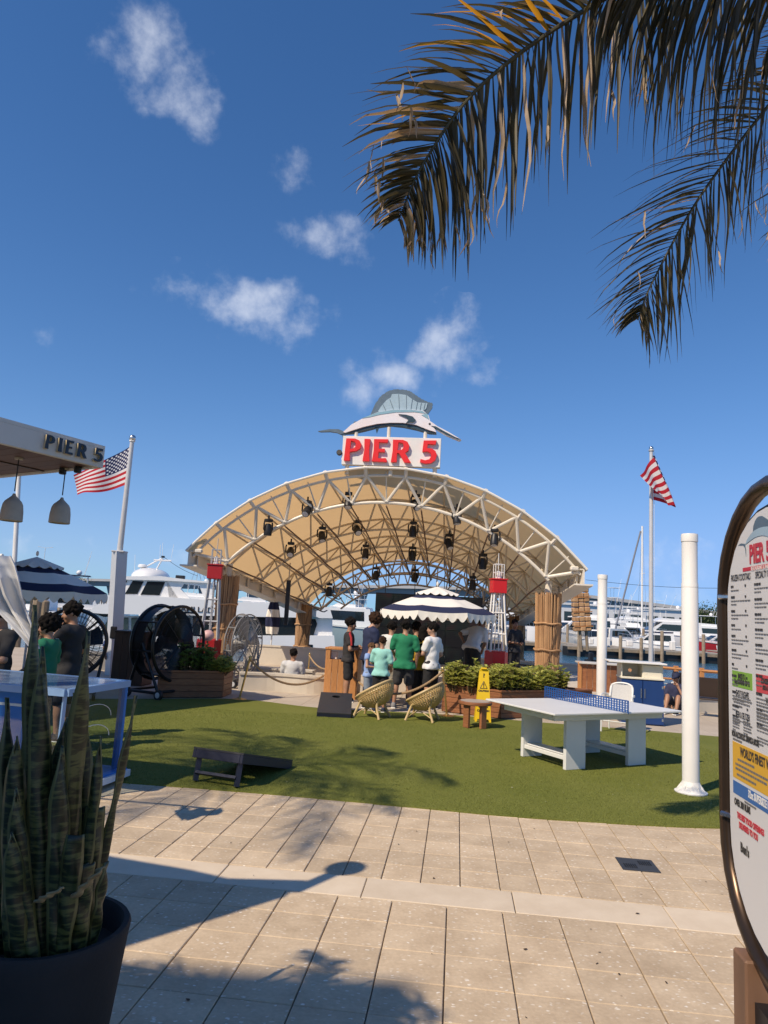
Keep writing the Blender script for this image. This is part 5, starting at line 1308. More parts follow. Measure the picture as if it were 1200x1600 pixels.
# ---------------------------------------------------------------- people: bodies grown as one surface from a distance field
def surface_nets(D, org, res):
    S_ = D < 0
    nx, ny, nz_ = D.shape
    c = [S_[i:nx-1+i, j:ny-1+j, k:nz_-1+k] for i in (0, 1) for j in (0, 1) for k in (0, 1)]
    s = sum(x.astype(np.int8) for x in c); act = (s > 0) & (s < 8)
    idx = -np.ones(act.shape, int); ii = np.argwhere(act); idx[act] = np.arange(len(ii))
    acc = np.zeros((len(ii), 3)); cnt = np.zeros(len(ii))
    off = [(i, j, k) for i in (0, 1) for j in (0, 1) for k in (0, 1)]
    for a in range(8):
        for b in range(a+1, 8):
            da = np.array(off[b])-np.array(off[a])
            if np.abs(da).sum() != 1: continue
            va = D[ii[:, 0]+off[a][0], ii[:, 1]+off[a][1], ii[:, 2]+off[a][2]]; vb = D[ii[:, 0]+off[b][0], ii[:, 1]+off[b][1], ii[:, 2]+off[b][2]]
            m_ = (va < 0) != (vb < 0); t = np.where(m_, va/np.where(m_, va-vb, 1), 0)
            acc += np.where(m_[:, None], np.array(off[a])+t[:, None]*da, 0); cnt += m_
    V = org+(ii+acc/cnt[:, None])*res
    F = []
    for ax in range(3):
        b_, c_ = (ax+1) % 3, (ax+2) % 3
        sl0 = [slice(1, -1)]*3; sl1 = [slice(1, -1)]*3; sl0[ax] = slice(0, -1); sl1[ax] = slice(1, None)
        A, B = S_[tuple(sl0)], S_[tuple(sl1)]
        e = np.argwhere(A != B)
        if not len(e): continue
        inside = A[e[:, 0], e[:, 1], e[:, 2]]
        p = e+1; p[:, ax] -= 1
        def cell(db, dc):
            q = p.copy(); q[:, b_] -= db; q[:, c_] -= dc; return idx[q[:, 0], q[:, 1], q[:, 2]]
        q = np.stack([cell(1, 1), cell(0, 1), cell(0, 0), cell(1, 0)], 1)
        q[~inside] = q[~inside][:, ::-1]
        F.append(q)
    return V, np.concatenate(F)
class SDF:
    def __init__(s): s.p = []
    def cone(s, a, b, ra, rb, k=.03, fl=1.0): s.p.append(('c', np.array(a, float), np.array(b, float), ra, rb, k, fl)); return s
    def ell(s, c, r, k=.02, Mr=None): s.p.append(('e', np.array(c, float), np.array(r, float), None if Mr is None else np.array(Mr), 0, k, 1)); return s
    def cut(s, c, r): s.p.append(('x', np.array(c, float), np.array(r, float), None, 0, 0, 1)); return s
    def plane(s, pt, n): s.p.append(('h', np.array(pt, float), np.array(n, float), None, 0, 0, 1)); return s
    def mesh(s, name, mt, res, parent, noise_=None, extra=None):
        lo = np.full(3, 9.); hi = -lo
        for q in s.p:
            if q[0] == 'c': lo = np.minimum(lo, np.minimum(q[1], q[2])-max(q[3], q[4])*1.15-.03); hi = np.maximum(hi, np.maximum(q[1], q[2])+max(q[3], q[4])*1.15+.03)
            elif q[0] == 'e': m_ = q[2].max() if q[3] is not None else q[2]; lo = np.minimum(lo, q[1]-m_-.03); hi = np.maximum(hi, q[1]+m_+.03)
        n = np.ceil((hi-lo)/res).astype(int)+3; org = lo-res
        g = [org[i]+np.arange(n[i])*res for i in range(3)]
        D = np.full(n, 1.0)
        for q in s.p:
            if q[0] in 'xh': continue
            if q[0] == 'c': l = np.minimum(q[1], q[2])-max(q[3], q[4])*1.1-.08; h = np.maximum(q[1], q[2])+max(q[3], q[4])*1.1+.08
            else: m_ = q[2].max() if q[3] is not None else q[2]; l = q[1]-m_-.08; h = q[1]+m_+.08
            a0 = np.maximum(0, ((l-org)/res).astype(int)); a1 = np.minimum(n, ((h-org)/res).astype(int)+2)
            X, Y, Z = np.meshgrid(g[0][a0[0]:a1[0]], g[1][a0[1]:a1[1]], g[2][a0[2]:a1[2]], indexing='ij')
            if q[0] == 'c':
                a, b, ra, rb, fl = q[1], q[2], q[3], q[4], q[6]
                d = (b-a).copy(); pX, pY, pZ = X-a[0], (Y-a[1])/fl, Z-a[2]; d[1] /= fl
                t = np.clip((pX*d[0]+pY*d[1]+pZ*d[2])/max(1e-9, d@d), 0, 1)
                v = np.sqrt((pX-t*d[0])**2+(pY-t*d[1])**2+(pZ-t*d[2])**2)-(ra+(rb-ra)*t)
                if fl < 1: v = v*lerp(1, fl, .5)
            else:
                p_ = np.stack([X-q[1][0], Y-q[1][1], Z-q[1][2]], -1)
                if q[3] is not None: p_ = p_ @ q[3]
                r = q[2]; k0 = np.sqrt(((p_/r)**2).sum(-1)); v = (k0-1)*r.min() if False else k0*(k0-1)/np.maximum(1e-9, np.sqrt(((p_/(r*r))**2).sum(-1)))
            sub = D[a0[0]:a1[0], a0[1]:a1[1], a0[2]:a1[2]]; k = q[5]
            hh_ = np.maximum(k-np.abs(sub-v), 0)/k if k > 0 else 0
            sub[...] = np.minimum(sub, v)-hh_*hh_*k*.25
        X = Y = Z = None
        for q in s.p:
            if q[0] not in 'xh': continue
            if X is None: X, Y, Z = np.meshgrid(*g, indexing='ij')
            if q[0] == 'x':
                k0 = np.sqrt(((X-q[1][0])/q[2][0])**2+((Y-q[1][1])/q[2][1])**2+((Z-q[1][2])/q[2][2])**2); D = np.maximum(D, -(k0-1)*q[2].min())
            else: D = np.maximum(D, (X-q[1][0])*q[2][0]+(Y-q[1][1])*q[2][1]+(Z-q[1][2])*q[2][2])
        if noise_:
            if X is None: X, Y, Z = np.meshgrid(*g, indexing='ij')
            f, a = noise_
            D = D+a*(np.sin(X*f+1.3*np.sin(Z*f*.7))*np.sin(Y*f*1.1+.7)*np.sin(Z*f*.9+1.1*np.sin(X*f*.6)))
        D[0] = D[-1] = 1; D[:, 0] = D[:, -1] = 1; D[:, :, 0] = D[:, :, -1] = 1
        V, F = surface_nets(D, org, res)
        mb = MB(); mb.v = [tuple(p) for p in V]; mb.f = [tuple(f) for f in F]
        if extra: mb.add(extra.v, extra.f)
        return mb.build(name, mt, parent, True, 180)
SKIN = {'tan': mat('skin_tan', (.36, .19, .115), .5, var=.08, vs=9), 'light': mat('skin_light', (.47, .27, .18), .5, var=.08, vs=9), 'brown': mat('skin_brown', (.22, .105, .06), .5, var=.08, vs=9)}
HAIR = {'black': mat('hair_black', (.009, .007, .006), .85, var=.3, vs=60, bump=.9, bs=90, spec=.15), 'brown': mat('hair_brown', (.04, .02, .011), .85, spec=.15, var=.3, vs=60, bump=.5, bs=120), 'light': mat('hair_light_brown', (.12, .065, .032), .85, spec=.15, var=.3, vs=60, bump=.4, bs=120)}
_cl = {}
def clothm(nm, col): 
    if nm not in _cl: _cl[nm] = mat('cloth_'+nm, col, .85, var=.07, vs=7, bump=.25, bs=26)
    return _cl[nm]
EYE = mat('eye_dark', (.02, .015, .012), .2, var=0); LIP = mat('lip', (.30, .11, .09), .5, var=0); BROW = mat('brow', (.02, .014, .01), .7, var=0)
def person(label, base, face, H=1.75, skin='tan', hair='short', hairc='black', shirt=('white', (.7, .7, .7)), sleeve=.62, bottom=('black', (.015, .015, .017)), shorts=True, shoes=('dark', (.03, .03, .035)),
           yaw=0.0, nod=0.0, lean=0.0, side=0.0, la=None, ra=None, ll=None, rl=None, res=.017, hem=.84, accent=None, girth=1.0, sit=False, cap=None, cat='person', group=None, face_detail=True):
    """stands at base facing azimuth `face` (deg, 0 = away from the camera, 90 = to the right). Joints in metres for a 1.75 m body.
    la/ra = (elbow, wrist) in body axes x right, y forward, z up; ll/rl = (knee, ankle)."""
    t = thing('person', label, cat, base, -R(face), group)
    k = H/1.75
    piv = Vector((0, 0, .95))
    Mu = Matrix.Translation(piv) @ Matrix.Rotation(-R(lean), 4, 'X') @ Matrix.Rotation(R(side), 4, 'Y') @ Matrix.Translation(-piv)
    U = lambda p: Mu @ Vector(p)
    neck = Vector((0, .0, 1.50)); Mh = Mu @ Matrix.Translation(neck) @ Matrix.Rotation(-R(yaw), 4, 'Z') @ Matrix.Rotation(-R(nod), 4, 'X') @ Matrix.Translation(-neck)
    Hd = lambda p: Mh @ Vector(p)
    R3 = Mh.to_3x3()
    sk = SKIN[skin]; g_ = girth; res_ = res/k
    sh = [Vector((-.175*g_, 0, 1.405)), Vector((.175*g_, 0, 1.405))]
    dla = (Vector((-.25, -.03, 1.13)), Vector((-.25, .06, .88))); dra = (Vector((.25, -.03, 1.13)), Vector((.25, .06, .88)))
    la = dla if la is None else tuple(Vector(q) for q in la); ra = dra if ra is None else tuple(Vector(q) for q in ra)
    ll = (Vector((-.10, .03, .50)), Vector((-.11, -.01, .085))) if ll is None else tuple(Vector(q) for q in ll)
    rl = (Vector((.10, .03, .50)), Vector((.11, -.01, .085))) if rl is None else tuple(Vector(q) for q in rl)
    arms = [(U(sh[0]), U(la[0]), U(la[1])), (U(sh[1]), U(ra[0]), U(ra[1]))]
    hips = [Vector((-.085, 0, .90)), Vector((.085, 0, .90))]
    legs = [(hips[0], ll[0], ll[1]), (hips[1], rl[0], rl[1])]
    B = SDF()
    B.cone((-.06, 0, .93), (.06, 0, .93), .115*g_, .115*g_, .04, .86)
    B.cone(U((0, .0, .98)), U((0, .01, 1.14)), .125*g_, .122*g_, .05, .78).cone(U((0, .01, 1.16)), U((0, .0, 1.34)), .128*g_, .15*g_, .06, .74)
    B.cone(U((-.13*g_, -.01, 1.405)), U((.13*g_, -.01, 1.405)), .062, .062, .05)
    B.cone(U((0, -.015, 1.42)), Hd((0, .0, 1.56)), .060, .053, .03)
    B.ell(Hd((0, .005, 1.655)), (.077, .097, .105), .02, R3).ell(Hd((0, .045, 1.595)), (.056, .056, .062), .04, R3).ell(Hd((0, .075, 1.548)), (.028, .025, .020), .03, R3)
    B.cone(Hd((0, .098, 1.655)), Hd((0, .118, 1.615)), .010, .016, .012).ell(Hd((0, .085, 1.675)), (.055, .02, .012), .02, R3)
    for sx in (-1, 1): B.ell(Hd((sx*.079, -.005, 1.635)), (.011, .022, .032), .008, R3).ell(Hd((sx*.045, .07, 1.61)), (.025, .025, .025), .03, R3)
    for q in ((0, .103, 1.580),): B.ell(Hd(q), (.024, .010, .008), .008, R3)
    for i, (s_, e_, w_) in enumerate(arms):
        B.cone(s_, e_, .050*g_, .040, .03).cone(e_, w_, .041, .028, .02)
        d = (w_-e_).normalized(); B.cone(w_, w_+d*.075, .030, .036, .02, 1).ell(w_+d*.06, (.036, .036, .036), .015)
    for i, (h_, n_, a_) in enumerate(legs):
        B.cone(h_, n_, .088*g_, .056, .04).cone(n_, a_, .056, .036, .03); m_ = lerp(n_, a_, .3); B.ell(m_+Vector((0, -.018, 0)), (.050, .05, .10), .03)
        B.cone(a_+Vector((0, -.03, -.045)), a_+Vector((0, .12, -.055)), .038, .03, .03)
    ex = MB()
    for i, (s_, e_, w_) in enumerate(arms):      # five unequal, slightly curled fingers rooted in each palm
        d = (w_-e_).normalized(); sd = 1 if i else -1
        out_ = d.cross(Vector((0, 1, 0))); out_ = out_.normalized() if out_.length > .1 else Vector((1, 0, 0)); acr = out_.cross(d).normalized()
        pal = w_+d*.07
        curl = Vector((-sd, .2, 0)).normalized() if abs(d.z) > .6 else Vector((0, 0, -1))
        for f in range(4):
            r0 = pal+acr*(-.027+.018*f)+d*.01; L_ = (.068, .078, .074, .058)[3-f]
            p1 = r0+d*L_*.45; p2 = p1+(d*.8+curl*.45).normalized()*L_*.32; p3 = p2+(d*.4+curl*.9).normalized()*L_*.28
            ex.tube([r0, p1, p2, p3], [.0095, .0088, .008, .006], 6)
        th0 = w_+d*.03+acr*.028; ex.tube([th0, th0+(acr*.8+d*.7).normalized()*.035, th0+(acr*.8+d*.7).normalized()*.035+d*.028], [.012, .0105, .007], 6)
    body = B.mesh('body', sk, res_, t, extra=ex)
    body.scale = (k, k, k)
    def part_of(S_, nm, mt, r_=None, nz_=None):
        o = S_.mesh(nm, mt, (r_ or res_*1.1), t, nz_); o.scale = (k, k, k); return o
    # shirt
    T = SDF(); e = .017
    T.cone(U((0, 0, hem+.02)), U((0, 0, 1.10)), .150*g_+e, .138*g_+e, .05, .82).cone(U((0, 0, 1.12)), U((0, -.005, 1.33)), .135*g_+e, .153*g_+e, .06, .76)
    T.cone(U((-.075*g_, 0, hem+.01)), U((.075*g_, 0, hem+.01)), .135*g_+e, .135*g_+e, .06, .98)
    T.cone(U((-.135*g_, -.01, 1.40)), U((.135*g_, -.01, 1.40)), .066+e, .066+e, .05)
    for (s_, e_, w_) in arms:
        q = lerp(s_, e_, sleeve) if sleeve <= 1 else e_
        T.cone(s_, q, .060*g_+e, .054+e*1.2, .03)
        if sleeve > 1: T.cone(e_, lerp(e_, w_, sleeve-1), .048+e, .036+e, .03)
    T.cut(U((0, .02, 1.50)), (.075, .085, .055)); T.plane(U((0, 0, hem)), (Mu.to_3x3() @ Vector((0, 0, -1))))
    part_of(T, 'shirt', clothm(*shirt), nz_=(26, .012))
    # shorts or trousers
    T = SDF(); e = .018
    T.cone((-.06, 0, .93), (.06, 0, .93), .110*g_+e*.7, .110*g_+e*.7, .04, .86)
    for (h_, n_, a_) in legs:
        if shorts: q = lerp(h_, n_, .90); T.cone(h_, q, .094*g_+e, .082+e, .03)
        else: T.cone(h_, n_, .092*g_+e, .064+e, .03).cone(n_, lerp(n_, a_, .97), .064+e, .052+e, .03)
    part_of(T, 'shorts' if shorts else 'trousers', clothm(*bottom), nz_=(30, .007))
    for (h_, n_, a_) in legs:
        T = SDF().cone(a_+Vector((0, -.045, -.04)), a_+Vector((0, .14, -.05)), .047, .040, .03, .9).cone(a_+Vector((0, -.03, -.01)), a_+Vector((0, .02, .0)), .047, .045, .03).plane((0, 0, a_.z-.083), (0, 0, -1))
        sh_ = part_of(T, 'shoe', clothm(*shoes), res_*.8)
        o = MB().bevbox((a_.x, a_.y+.045, a_.z-.073), (.088, .29, .024), .008).build('sole', WHITE, sh_)
    # hair
    T = SDF(); hm = HAIR[hairc]
    if hair == 'afro':
        T.ell(Hd((0, -.03, 1.70)), (.128, .135, .125), .02, R3)
        for i in range(46):
            z = 1-2*(i+.5)/46; r_ = math.sqrt(1-z*z); a = i*2.39996
            q = Vector((.12*r_*math.cos(a), -.03+.128*r_*math.sin(a), 1.70+.118*z))
            if q.y > .075 and q.z < 1.70: continue
            if q.z > 1.58: T.ell(Hd(q), (.030, .030, .030), .008)
        T.cut(Hd((0, .15, 1.625)), (.085, .10, .075))
    elif hair == 'long':
        T.ell(Hd((0, -.012, 1.672)), (.090, .108, .105), .02, R3)
        T.cone(Hd((0, -.055, 1.66)), U((0, -.135, 1.14)), .080, .055, .03, .7)
        for sx in (-1, 1): T.cone(Hd((sx*.06, -.03, 1.64)), U((sx*.085, -.10, 1.20)), .040, .030, .02)
        T.cut(Hd((0, .135, 1.615)), (.075, .095, .095))
    else:
        q_ = 1.07 if hair == 'curly' else 1.0; T.ell(Hd((0, -.012, 1.676)), (.086*q_, .104*q_, .100*q_), .02, R3)
        n_ = 58 if hair == 'curly' else 26; hr_ = random.Random(len(label)*7+n_)
        for i in range(n_):
            z = 1-1.25*(i+.5)/n_; r_ = math.sqrt(max(0, 1-z*z)); a = i*2.39996+len(label); g_o = hr_.uniform(.92, 1.16) if hair == 'curly' else hr_.uniform(.96, 1.07)
            q = Vector((.084*g_o*r_*math.cos(a), -.014+.102*g_o*r_*math.sin(a), 1.678+.098*g_o*z))
            b_ = hr_.uniform(.018, .036) if hair == 'curly' else hr_.uniform(.014, .024)
            if not (q.y > .075 and q.z < 1.685): T.ell(Hd(q), (b_, b_, b_), .008)
        T.cut(Hd((0, .145, 1.615)), (.085, .105, .098)); T.plane(Hd((0, -.02, 1.575)), R3 @ Vector((0, .35, -.93)))
    if cap:
        cm_ = clothm(*cap); part_of(SDF().ell(Hd((0, -.005, 1.70)), (.092, .108, .085), .02, R3).cone(Hd((-.03, .10, 1.70)), Hd((.03, .17, 1.69)), .04, .035, .03, 1).plane(Hd((0, 0, 1.665)), R3 @ Vector((0, 0, -1))), 'cap', cm_, res_*.8)
    if hair: part_of(T, 'hair', hm, res_*.75, (62, .010))
    if face_detail:
        for sx in (-1, 1):
            o = MB().ell(Hd((sx*.033, .088, 1.652)), (.014, .008, .008), 8, 6).build('eye', EYE, t, True); o.scale = (k, k, k)
            o = MB().tube([Hd((sx*.015, .102, 1.674)), Hd((sx*.035, .099, 1.679)), Hd((sx*.055, .086, 1.672))], .0055, 5).build('eyebrow', BROW, t, True); o.scale = (k, k, k)
        o = MB().ell(Hd((0, .1085, 1.580)), (.021, .006, .006), 8, 6).build('lips', LIP, t, True); o.scale = (k, k, k)
    if accent:
        for nm, col, pts, r_ in accent:
            o = MB().tube([U(q) for q in pts], r_, 6).build(nm, clothm('accent_'+nm+str(round(col[0], 2)), col), t, True); o.scale = (k, k, k)
    return t
def ground(px, py, Y=None):
    p = G(px, py) if Y is None else P(px, py, Y); p.z = 0; return p
BK = ('black', (.016, .016, .018)); CHAR = ('charcoal', (.035, .035, .038))
crossed = ((-.25, .05, 1.14), (-.02, .20, 1.17)), ((.25, .05, 1.12), (.03, .18, 1.12))
phone_l, phone_r = ((-.25, .04, 1.13), (-.09, .25, 1.10)), ((.25, .04, 1.13), (.09, .25, 1.12))
grp = 'people gathered under the striped umbrella'
person('boy in a black shirt with red shoulders standing before the wooden podium', ground(540, 1092, 15.4), 92, 1.72, 'tan', 'curly', 'black', ('faded_black', (.028, .025, .026)), .6, BK, True, BK, nod=8, la=crossed[0], ra=crossed[1], group=grp, girth=.92,
       accent=[('red_stripe', (.45, .03, .03), [(.215, .02, 1.455), (.245, .06, 1.36), (.265, .075, 1.20)], .026), ('red_stripe', (.45, .03, .03), [(.10, .03, 1.472), (.215, .02, 1.455)], .020)])
person('big adult with a wide curly afro in navy shirt and trousers looking down', ground(574, 1094, 15.3), 68, 1.84, 'light', 'afro', 'brown', ('navy', (.018, .026, .07)), .6, ('dark_navy', (.012, .016, .04)), False, BK, nod=32, la=phone_l, ra=phone_r, group=grp, girth=1.22)
person('small child in a light blue shirt and grey shorts beside the mint shirt', ground(573, 1098, 14.6), 110, 1.27, 'light', 'short', 'light', ('light_blue', (.26, .38, .66)), .2, ('grey_blue', (.20, .24, .30)), True, BK, nod=20, la=phone_l, ra=phone_r, group=grp, girth=.95)
person('boy in a mint green shirt and black shorts seen from behind', ground(592, 1106, 14.1), 12, 1.42, 'tan', 'short', 'brown', ('mint', (.30, .62, .55)), .75, BK, True, ('dark_blue', (.02, .03, .06)), nod=14, la=phone_l, ra=((.25, .0, 1.12), (.22, .16, 1.0)), group=grp)
person('teenager in a white shirt with fluffy dark hair behind the green shirted man', ground(606, 1096, 15.2), 10, 1.70, 'tan', 'curly', 'black', ('white', (.66, .66, .63)), .65, ('sand', (.30, .27, .22)), True, ('pale', (.45, .45, .45)), nod=16, la=phone_l, ra=phone_r, group=grp)
person('young man in a green jersey and dark shorts, back turned, mid crowd', ground(628, 1101, 14.8), 6, 1.74, 'tan', 'curly', 'black', ('jersey_green', (.012, .19, .085)), .72, CHAR, True, ('grey', (.22, .22, .23)), nod=14, yaw=12, la=((-.27, .03, 1.14), (-.20, .22, 1.02)), ra=((.27, -.01, 1.13), (.24, .06, .90)), group=grp, girth=1.12, hem=.80,
       accent=[('red_collar', (.5, .03, .02), [(-.05, -.075, 1.475), (0, -.085, 1.47), (.05, -.075, 1.475)], .014)], ll=((-.13, .03, .50), (-.17, -.02, .085)), rl=((.12, .03, .50), (.15, -.01, .085)))
person('person in a yellow and orange shirt between the green and white shirts', ground(646, 1092, 15.7), -14, 1.70, 'tan', 'curly', 'black', ('yellow', (.62, .40, .02)), .7, CHAR, False, BK, nod=15, la=phone_l, ra=phone_r, group=grp,
       accent=[('orange_shoulder', (.70, .20, .02), [(.06, -.02, 1.47), (.17, 0, 1.465), (.24, .0, 1.38)], .026)])
person('woman with long dark hair in a yellow shirt and black trousers', ground(656, 1097, 15.2), 14, 1.66, 'tan', 'long', 'black', ('mustard', (.52, .34, .02)), .7, BK, False, BK, nod=12, la=phone_l, ra=phone_r, group=grp, hem=.80)
person('white shirted young man at the right of the crowd in profile', ground(672, 1098, 14.9), -48, 1.72, 'light', 'curly', 'black', ('bright_white', (.72, .72, .72)), .62, BK, True, BK, nod=4, yaw=-42, la=((-.24, .06, 1.13), (-.10, .27, 1.08)), ra=((.25, -.04, 1.12), (.18, .10, .96)), group=grp, hem=.82,
       accent=[('shirt_check', (.03, .03, .03), [(-.12, -.115, .86), (-.11, -.12, .93)], .012), ('shirt_check', (.03, .03, .03), [(.03, -.14, .85), (.03, -.14, .93)], .014), ('shirt_check', (.03, .03, .03), [(.13, -.10, .85), (.13, -.10, .93)], .014)])
person('man in a white polo leaning forward, hand on hip, near the red tower', Vector((ground(738, 1000, 16.9).x, 16.9, .34)), 38, 1.66, 'brown', 'short', 'black', ('polo_white', (.62, .62, .64)), .7, BK, True, BK, nod=18, lean=34, la=((-.36, -.16, 1.18), (-.20, -.10, .98)), ra=((.22, .16, 1.14), (.12, .30, 1.02)), girth=1.12)
person('figure in dark clothes standing in shade just right of the red and white tower', Vector((ground(803, 1000, 18.2).x, 18.2, .34)), 160, 1.55, 'brown', 'short', 'black', ('soft_black', (.02, .02, .024)), .9, BK, False, BK, nod=10, la=phone_l, ra=phone_r)
gsl = ((-.12, .36, 1.20), (-.12, .60, .91)); gsr = ((.12, .36, 1.20), (.12, .60, .91))
sitl = ((-.11, .42, .90), (-.11, .40, .50)); sitr = ((.11, .42, .90), (.11, .40, .50))
q = P(457, 1045, 16.9); 
person('man in a white shirt seated with his back to us behind the low wall', Vector((q.x, q.y, -.79)), 4, 1.72, 'tan', 'short', 'black', ('offwhite', (.55, .55, .55)), .7, BK, True, BK, ll=gsl, rl=gsr, la=((-.26, .06, 1.15), (-.18, .28, 1.0)), ra=((.26, .06, 1.15), (.18, .28, 1.0)), girth=1.1)
q = P(1057, 1070, 16.7)
person('seated person in navy with a dark cap leaning on a hand at the right', Vector((q.x, q.y, -.78)), 215, 1.68, 'tan', 'short', 'black', ('navy_print', (.025, .03, .075)), .7, ('navy_short', (.02, .025, .05)), True, BK, ll=gsl, rl=gsr, la=((-.25, .22, 1.10), (-.08, .18, 1.42)), ra=((.25, .10, 1.10), (.10, .26, 1.0)), nod=18, cap=('cap_navy', (.02, .025, .06)))
# the shaded group at the left, nearer
gl_ = 'people at the blue game table in the shade'
q = P(76, 1000, 8.9); q.z = 0
person('boy with a curly afro in a green jersey with white shoulder stripes', q, -84, 1.60, 'tan', 'afro', 'black', ('green_jersey', (.010, .16, .08)), .75, BK, True, BK, res=.0125, nod=10, yaw=-14, la=((-.24, .08, 1.12), (-.16, .30, 1.0)), ra=((.25, .03, 1.12), (.17, .27, 1.02)), group=gl_,
       accent=[('white_stripe', (.7, .7, .7), [(.09+dx*.3, -.02+dx, 1.482), (.17+dx*.1, -.012+dx, 1.478), (.235, .0+dx*1.1, 1.42), (.262, .01+dx*1.1, 1.33)], .008) for dx in (-.028, 0, .028)])
q = P(112, 1000, 9.7); q.z = 0
person('man in a black and grey jersey looking left, one arm resting on the table', q, -78, 1.78, 'tan', 'curly', 'black', ('washed_black', (.022, .022, .024)), .70, BK, True, BK, res=.0125, nod=14, yaw=-30, la=((-.24, .14, 1.16), (-.06, .18, 1.40)), ra=((.32, .04, 1.14), (.20, .24, .98)), group=gl_,
       accent=[('gold_stripe', (.55, .42, .16), [(.10+dx*.3, -.02+dx, 1.485), (.17, -.012+dx, 1.48), (.232, .0+dx, 1.43)], .008) for dx in (-.024, .012)])
q = P(2, 1000, 8.6); q.z = 0
person('man in a black jersey with red band at the left edge behind the drape', q, -150, 1.72, 'tan', 'curly', 'black', ('jet_black', (.018, .018, .02)), .7, BK, True, BK, res=.0125, nod=10, la=((-.25, .10, 1.14), (-.10, .24, 1.12)), ra=((.26, .04, 1.13), (.20, .20, .96)), group=gl_,
       accent=[('red_band', (.55, .03, .06), [(-.14, .155, 1.28), (0, .175, 1.26), (.14, .155, 1.28)], .026), ('white_band', (.7, .7, .7), [(.10, .0, 1.48), (.17, .0, 1.475), (.235, .01, 1.42)], .014)])
q = P(157, 1030, 17.6)
person('child in blue sitting on the far ledge left of the flagpole post', Vector((q.x, 18.2, -.18)), 120, 1.30, 'tan', 'short', 'black', ('royal_blue', (.03, .06, .2)), .7, CHAR, True, BK, ll=((-.11, .42, .90), (-.11, .40, .50)), rl=((.11, .42, .90), (.11, .40, .50)), nod=20)
# ---------------------------------------------------------------- big white yacht moored behind the stage
def plane_boat(Y, yaw=0.0):
    "side plane of a boat at distance Y: maps a photo pixel onto that vertical plane"
    n = Vector((math.sin(yaw), math.cos(yaw), 0)); o = Vector((0, Y, 0))
    def f(px, py):
        d = ray(px, py); c = Vector((0, 0, CAM_H)); t = (o-c).dot(n)/d.dot(n); return c+d*t
    return f, n
def side_prism(f, n, pts, d0, d1):
    "outline on the near side, extruded from d0 to d1 behind that plane"
    q = [f(*p) for p in pts]; ax = Vector((n.y, -n.x, 0)); o = q[0]
    M = frame(o, ax, Vector((0, 0, 1)), n)
    return MB().prism([((p-o).dot(ax), p.z-o.z) for p in q], d0, d1, M)
f, n = plane_boat(46.0, R(-7)); yt = thing('motor_yacht', 'long white motor yacht with dark window band and lettered side behind the stage', 'yacht', (0, 0, 0))
BG = mat('yacht_glass', (.012, .018, .022), .05, var=0, spec=.9)
side_prism(f, n, [(128, 985), (140, 958), (158, 964), (250, 962), (520, 962), (520, 1034), (200, 1034), (150, 1018)], .5, 5.4).build('main_deck_house', BOATW, yt)
side_prism(f, n, [(138, 957), (148, 947), (168, 930), (188, 929), (262, 933), (330, 938), (515, 949), (520, 966), (160, 959)], 0, 5.9).build('upper_body', BOATW, yt)
side_prism(f, n, [(118, 996), (300, 993), (522, 993), (524, 1016), (180, 1020), (128, 1010)], -.05, 6.0).build('bulwark', BOATW, yt)
side_prism(f, n, [(128, 1010), (180, 1020.2), (524, 1016.2), (524, 1046), (190, 1048), (150, 1036)], .02, 5.9).build('hull', mat('hull_grey_white', (.50, .52, .53), .3, var=.05, vs=.4), yt)
side_prism(f, n, [(300, 962.5), (492, 964), (496, 975), (490, 993), (300, 993)], .35, .6).build('window_band', BG, yt)
side_prism(f, n, [(168, 965), (198, 965), (198, 992), (152, 992)], .35, .6).build('window', BG, yt)
for a, b in ((203, 236), (240, 296)): side_prism(f, n, [(a, 965), (b, 965), (b, 992), (a, 992)], .35, .6).build('window', BG, yt)
for x in (340, 384, 430, 470): side_prism(f, n, [(x, 963), (x+2, 963), (x+2, 993), (x, 993)], .33, .4).build('mullion', BLACKM, yt)
# pilot house
side_prism(f, n, [(172, 930), (190, 905), (258, 906), (276, 934)], .5, 5.2).build('pilot_house', BOATW, yt)
side_prism(f, n, [(176, 928), (190, 907), (196, 907), (184, 928)], .46, .55).build('window', BG, yt)
side_prism(f, n, [(192, 928), (205, 907), (222, 908), (212, 928)], .46, .55).build('window', BG, yt)
side_prism(f, n, [(217, 929), (228, 908), (256, 909), (247, 930)], .46, .55).build('window', BG, yt)
side_prism(f, n, [(186, 905), (190, 900), (250, 900), (290, 905), (330, 909), (330, 911), (258, 907)], .3, 5.4).build('hard_top', BOATW, yt)
bm_c = f(222, 899)
hl = abs((f(255, 899)-f(194, 899)).length)/2
MB().ell(bm_c+n*2.8, (hl, 1.8, .62), 20, 12).build('radar_dome_base', BOATW, yt, True)
side_prism(f, n, [(258, 906), (330, 909), (330, 940), (318, 936), (310, 915), (285, 912), (280, 920), (296, 936), (262, 934)], .5, .7).build('side_arch', BOATW, yt)
for a, b, r in (((196, 892), (241, 868), .05), ((230, 890), (243, 868), .05), ((228, 871), (257, 872), .06), ((254, 872), (258, 900), .0)):
    if r: rod('mast_bar', yt, f(*a)+n*2.6, f(*b)+n*2.6, r, BOATW)
MB().lathe([(.16, 0), (.30, .05), (.30, .16), (.22, .24)], 14, f(209, 884)+n*2.6).build('radar', BOATW, yt, True)
MB().lathe([(.12, 0), (.12, .12)], 10, f(243, 867)+n*2.6).build('beacon', BLACK, yt)
MB().bevbox(f(272, 899)+n*2.6, (.55, .4, .22), .03).build('searchlight', BLACK, yt)
for px, y0, y1 in ((238, 868, 846), (242, 868, 842), (257, 867, 845), (196, 892, 862)): rod('antenna', yt, f(px, y0)+n*2.6, f(px+(4 if px > 250 else 1), y1)+n*2.6, .014, BOATW, 5)
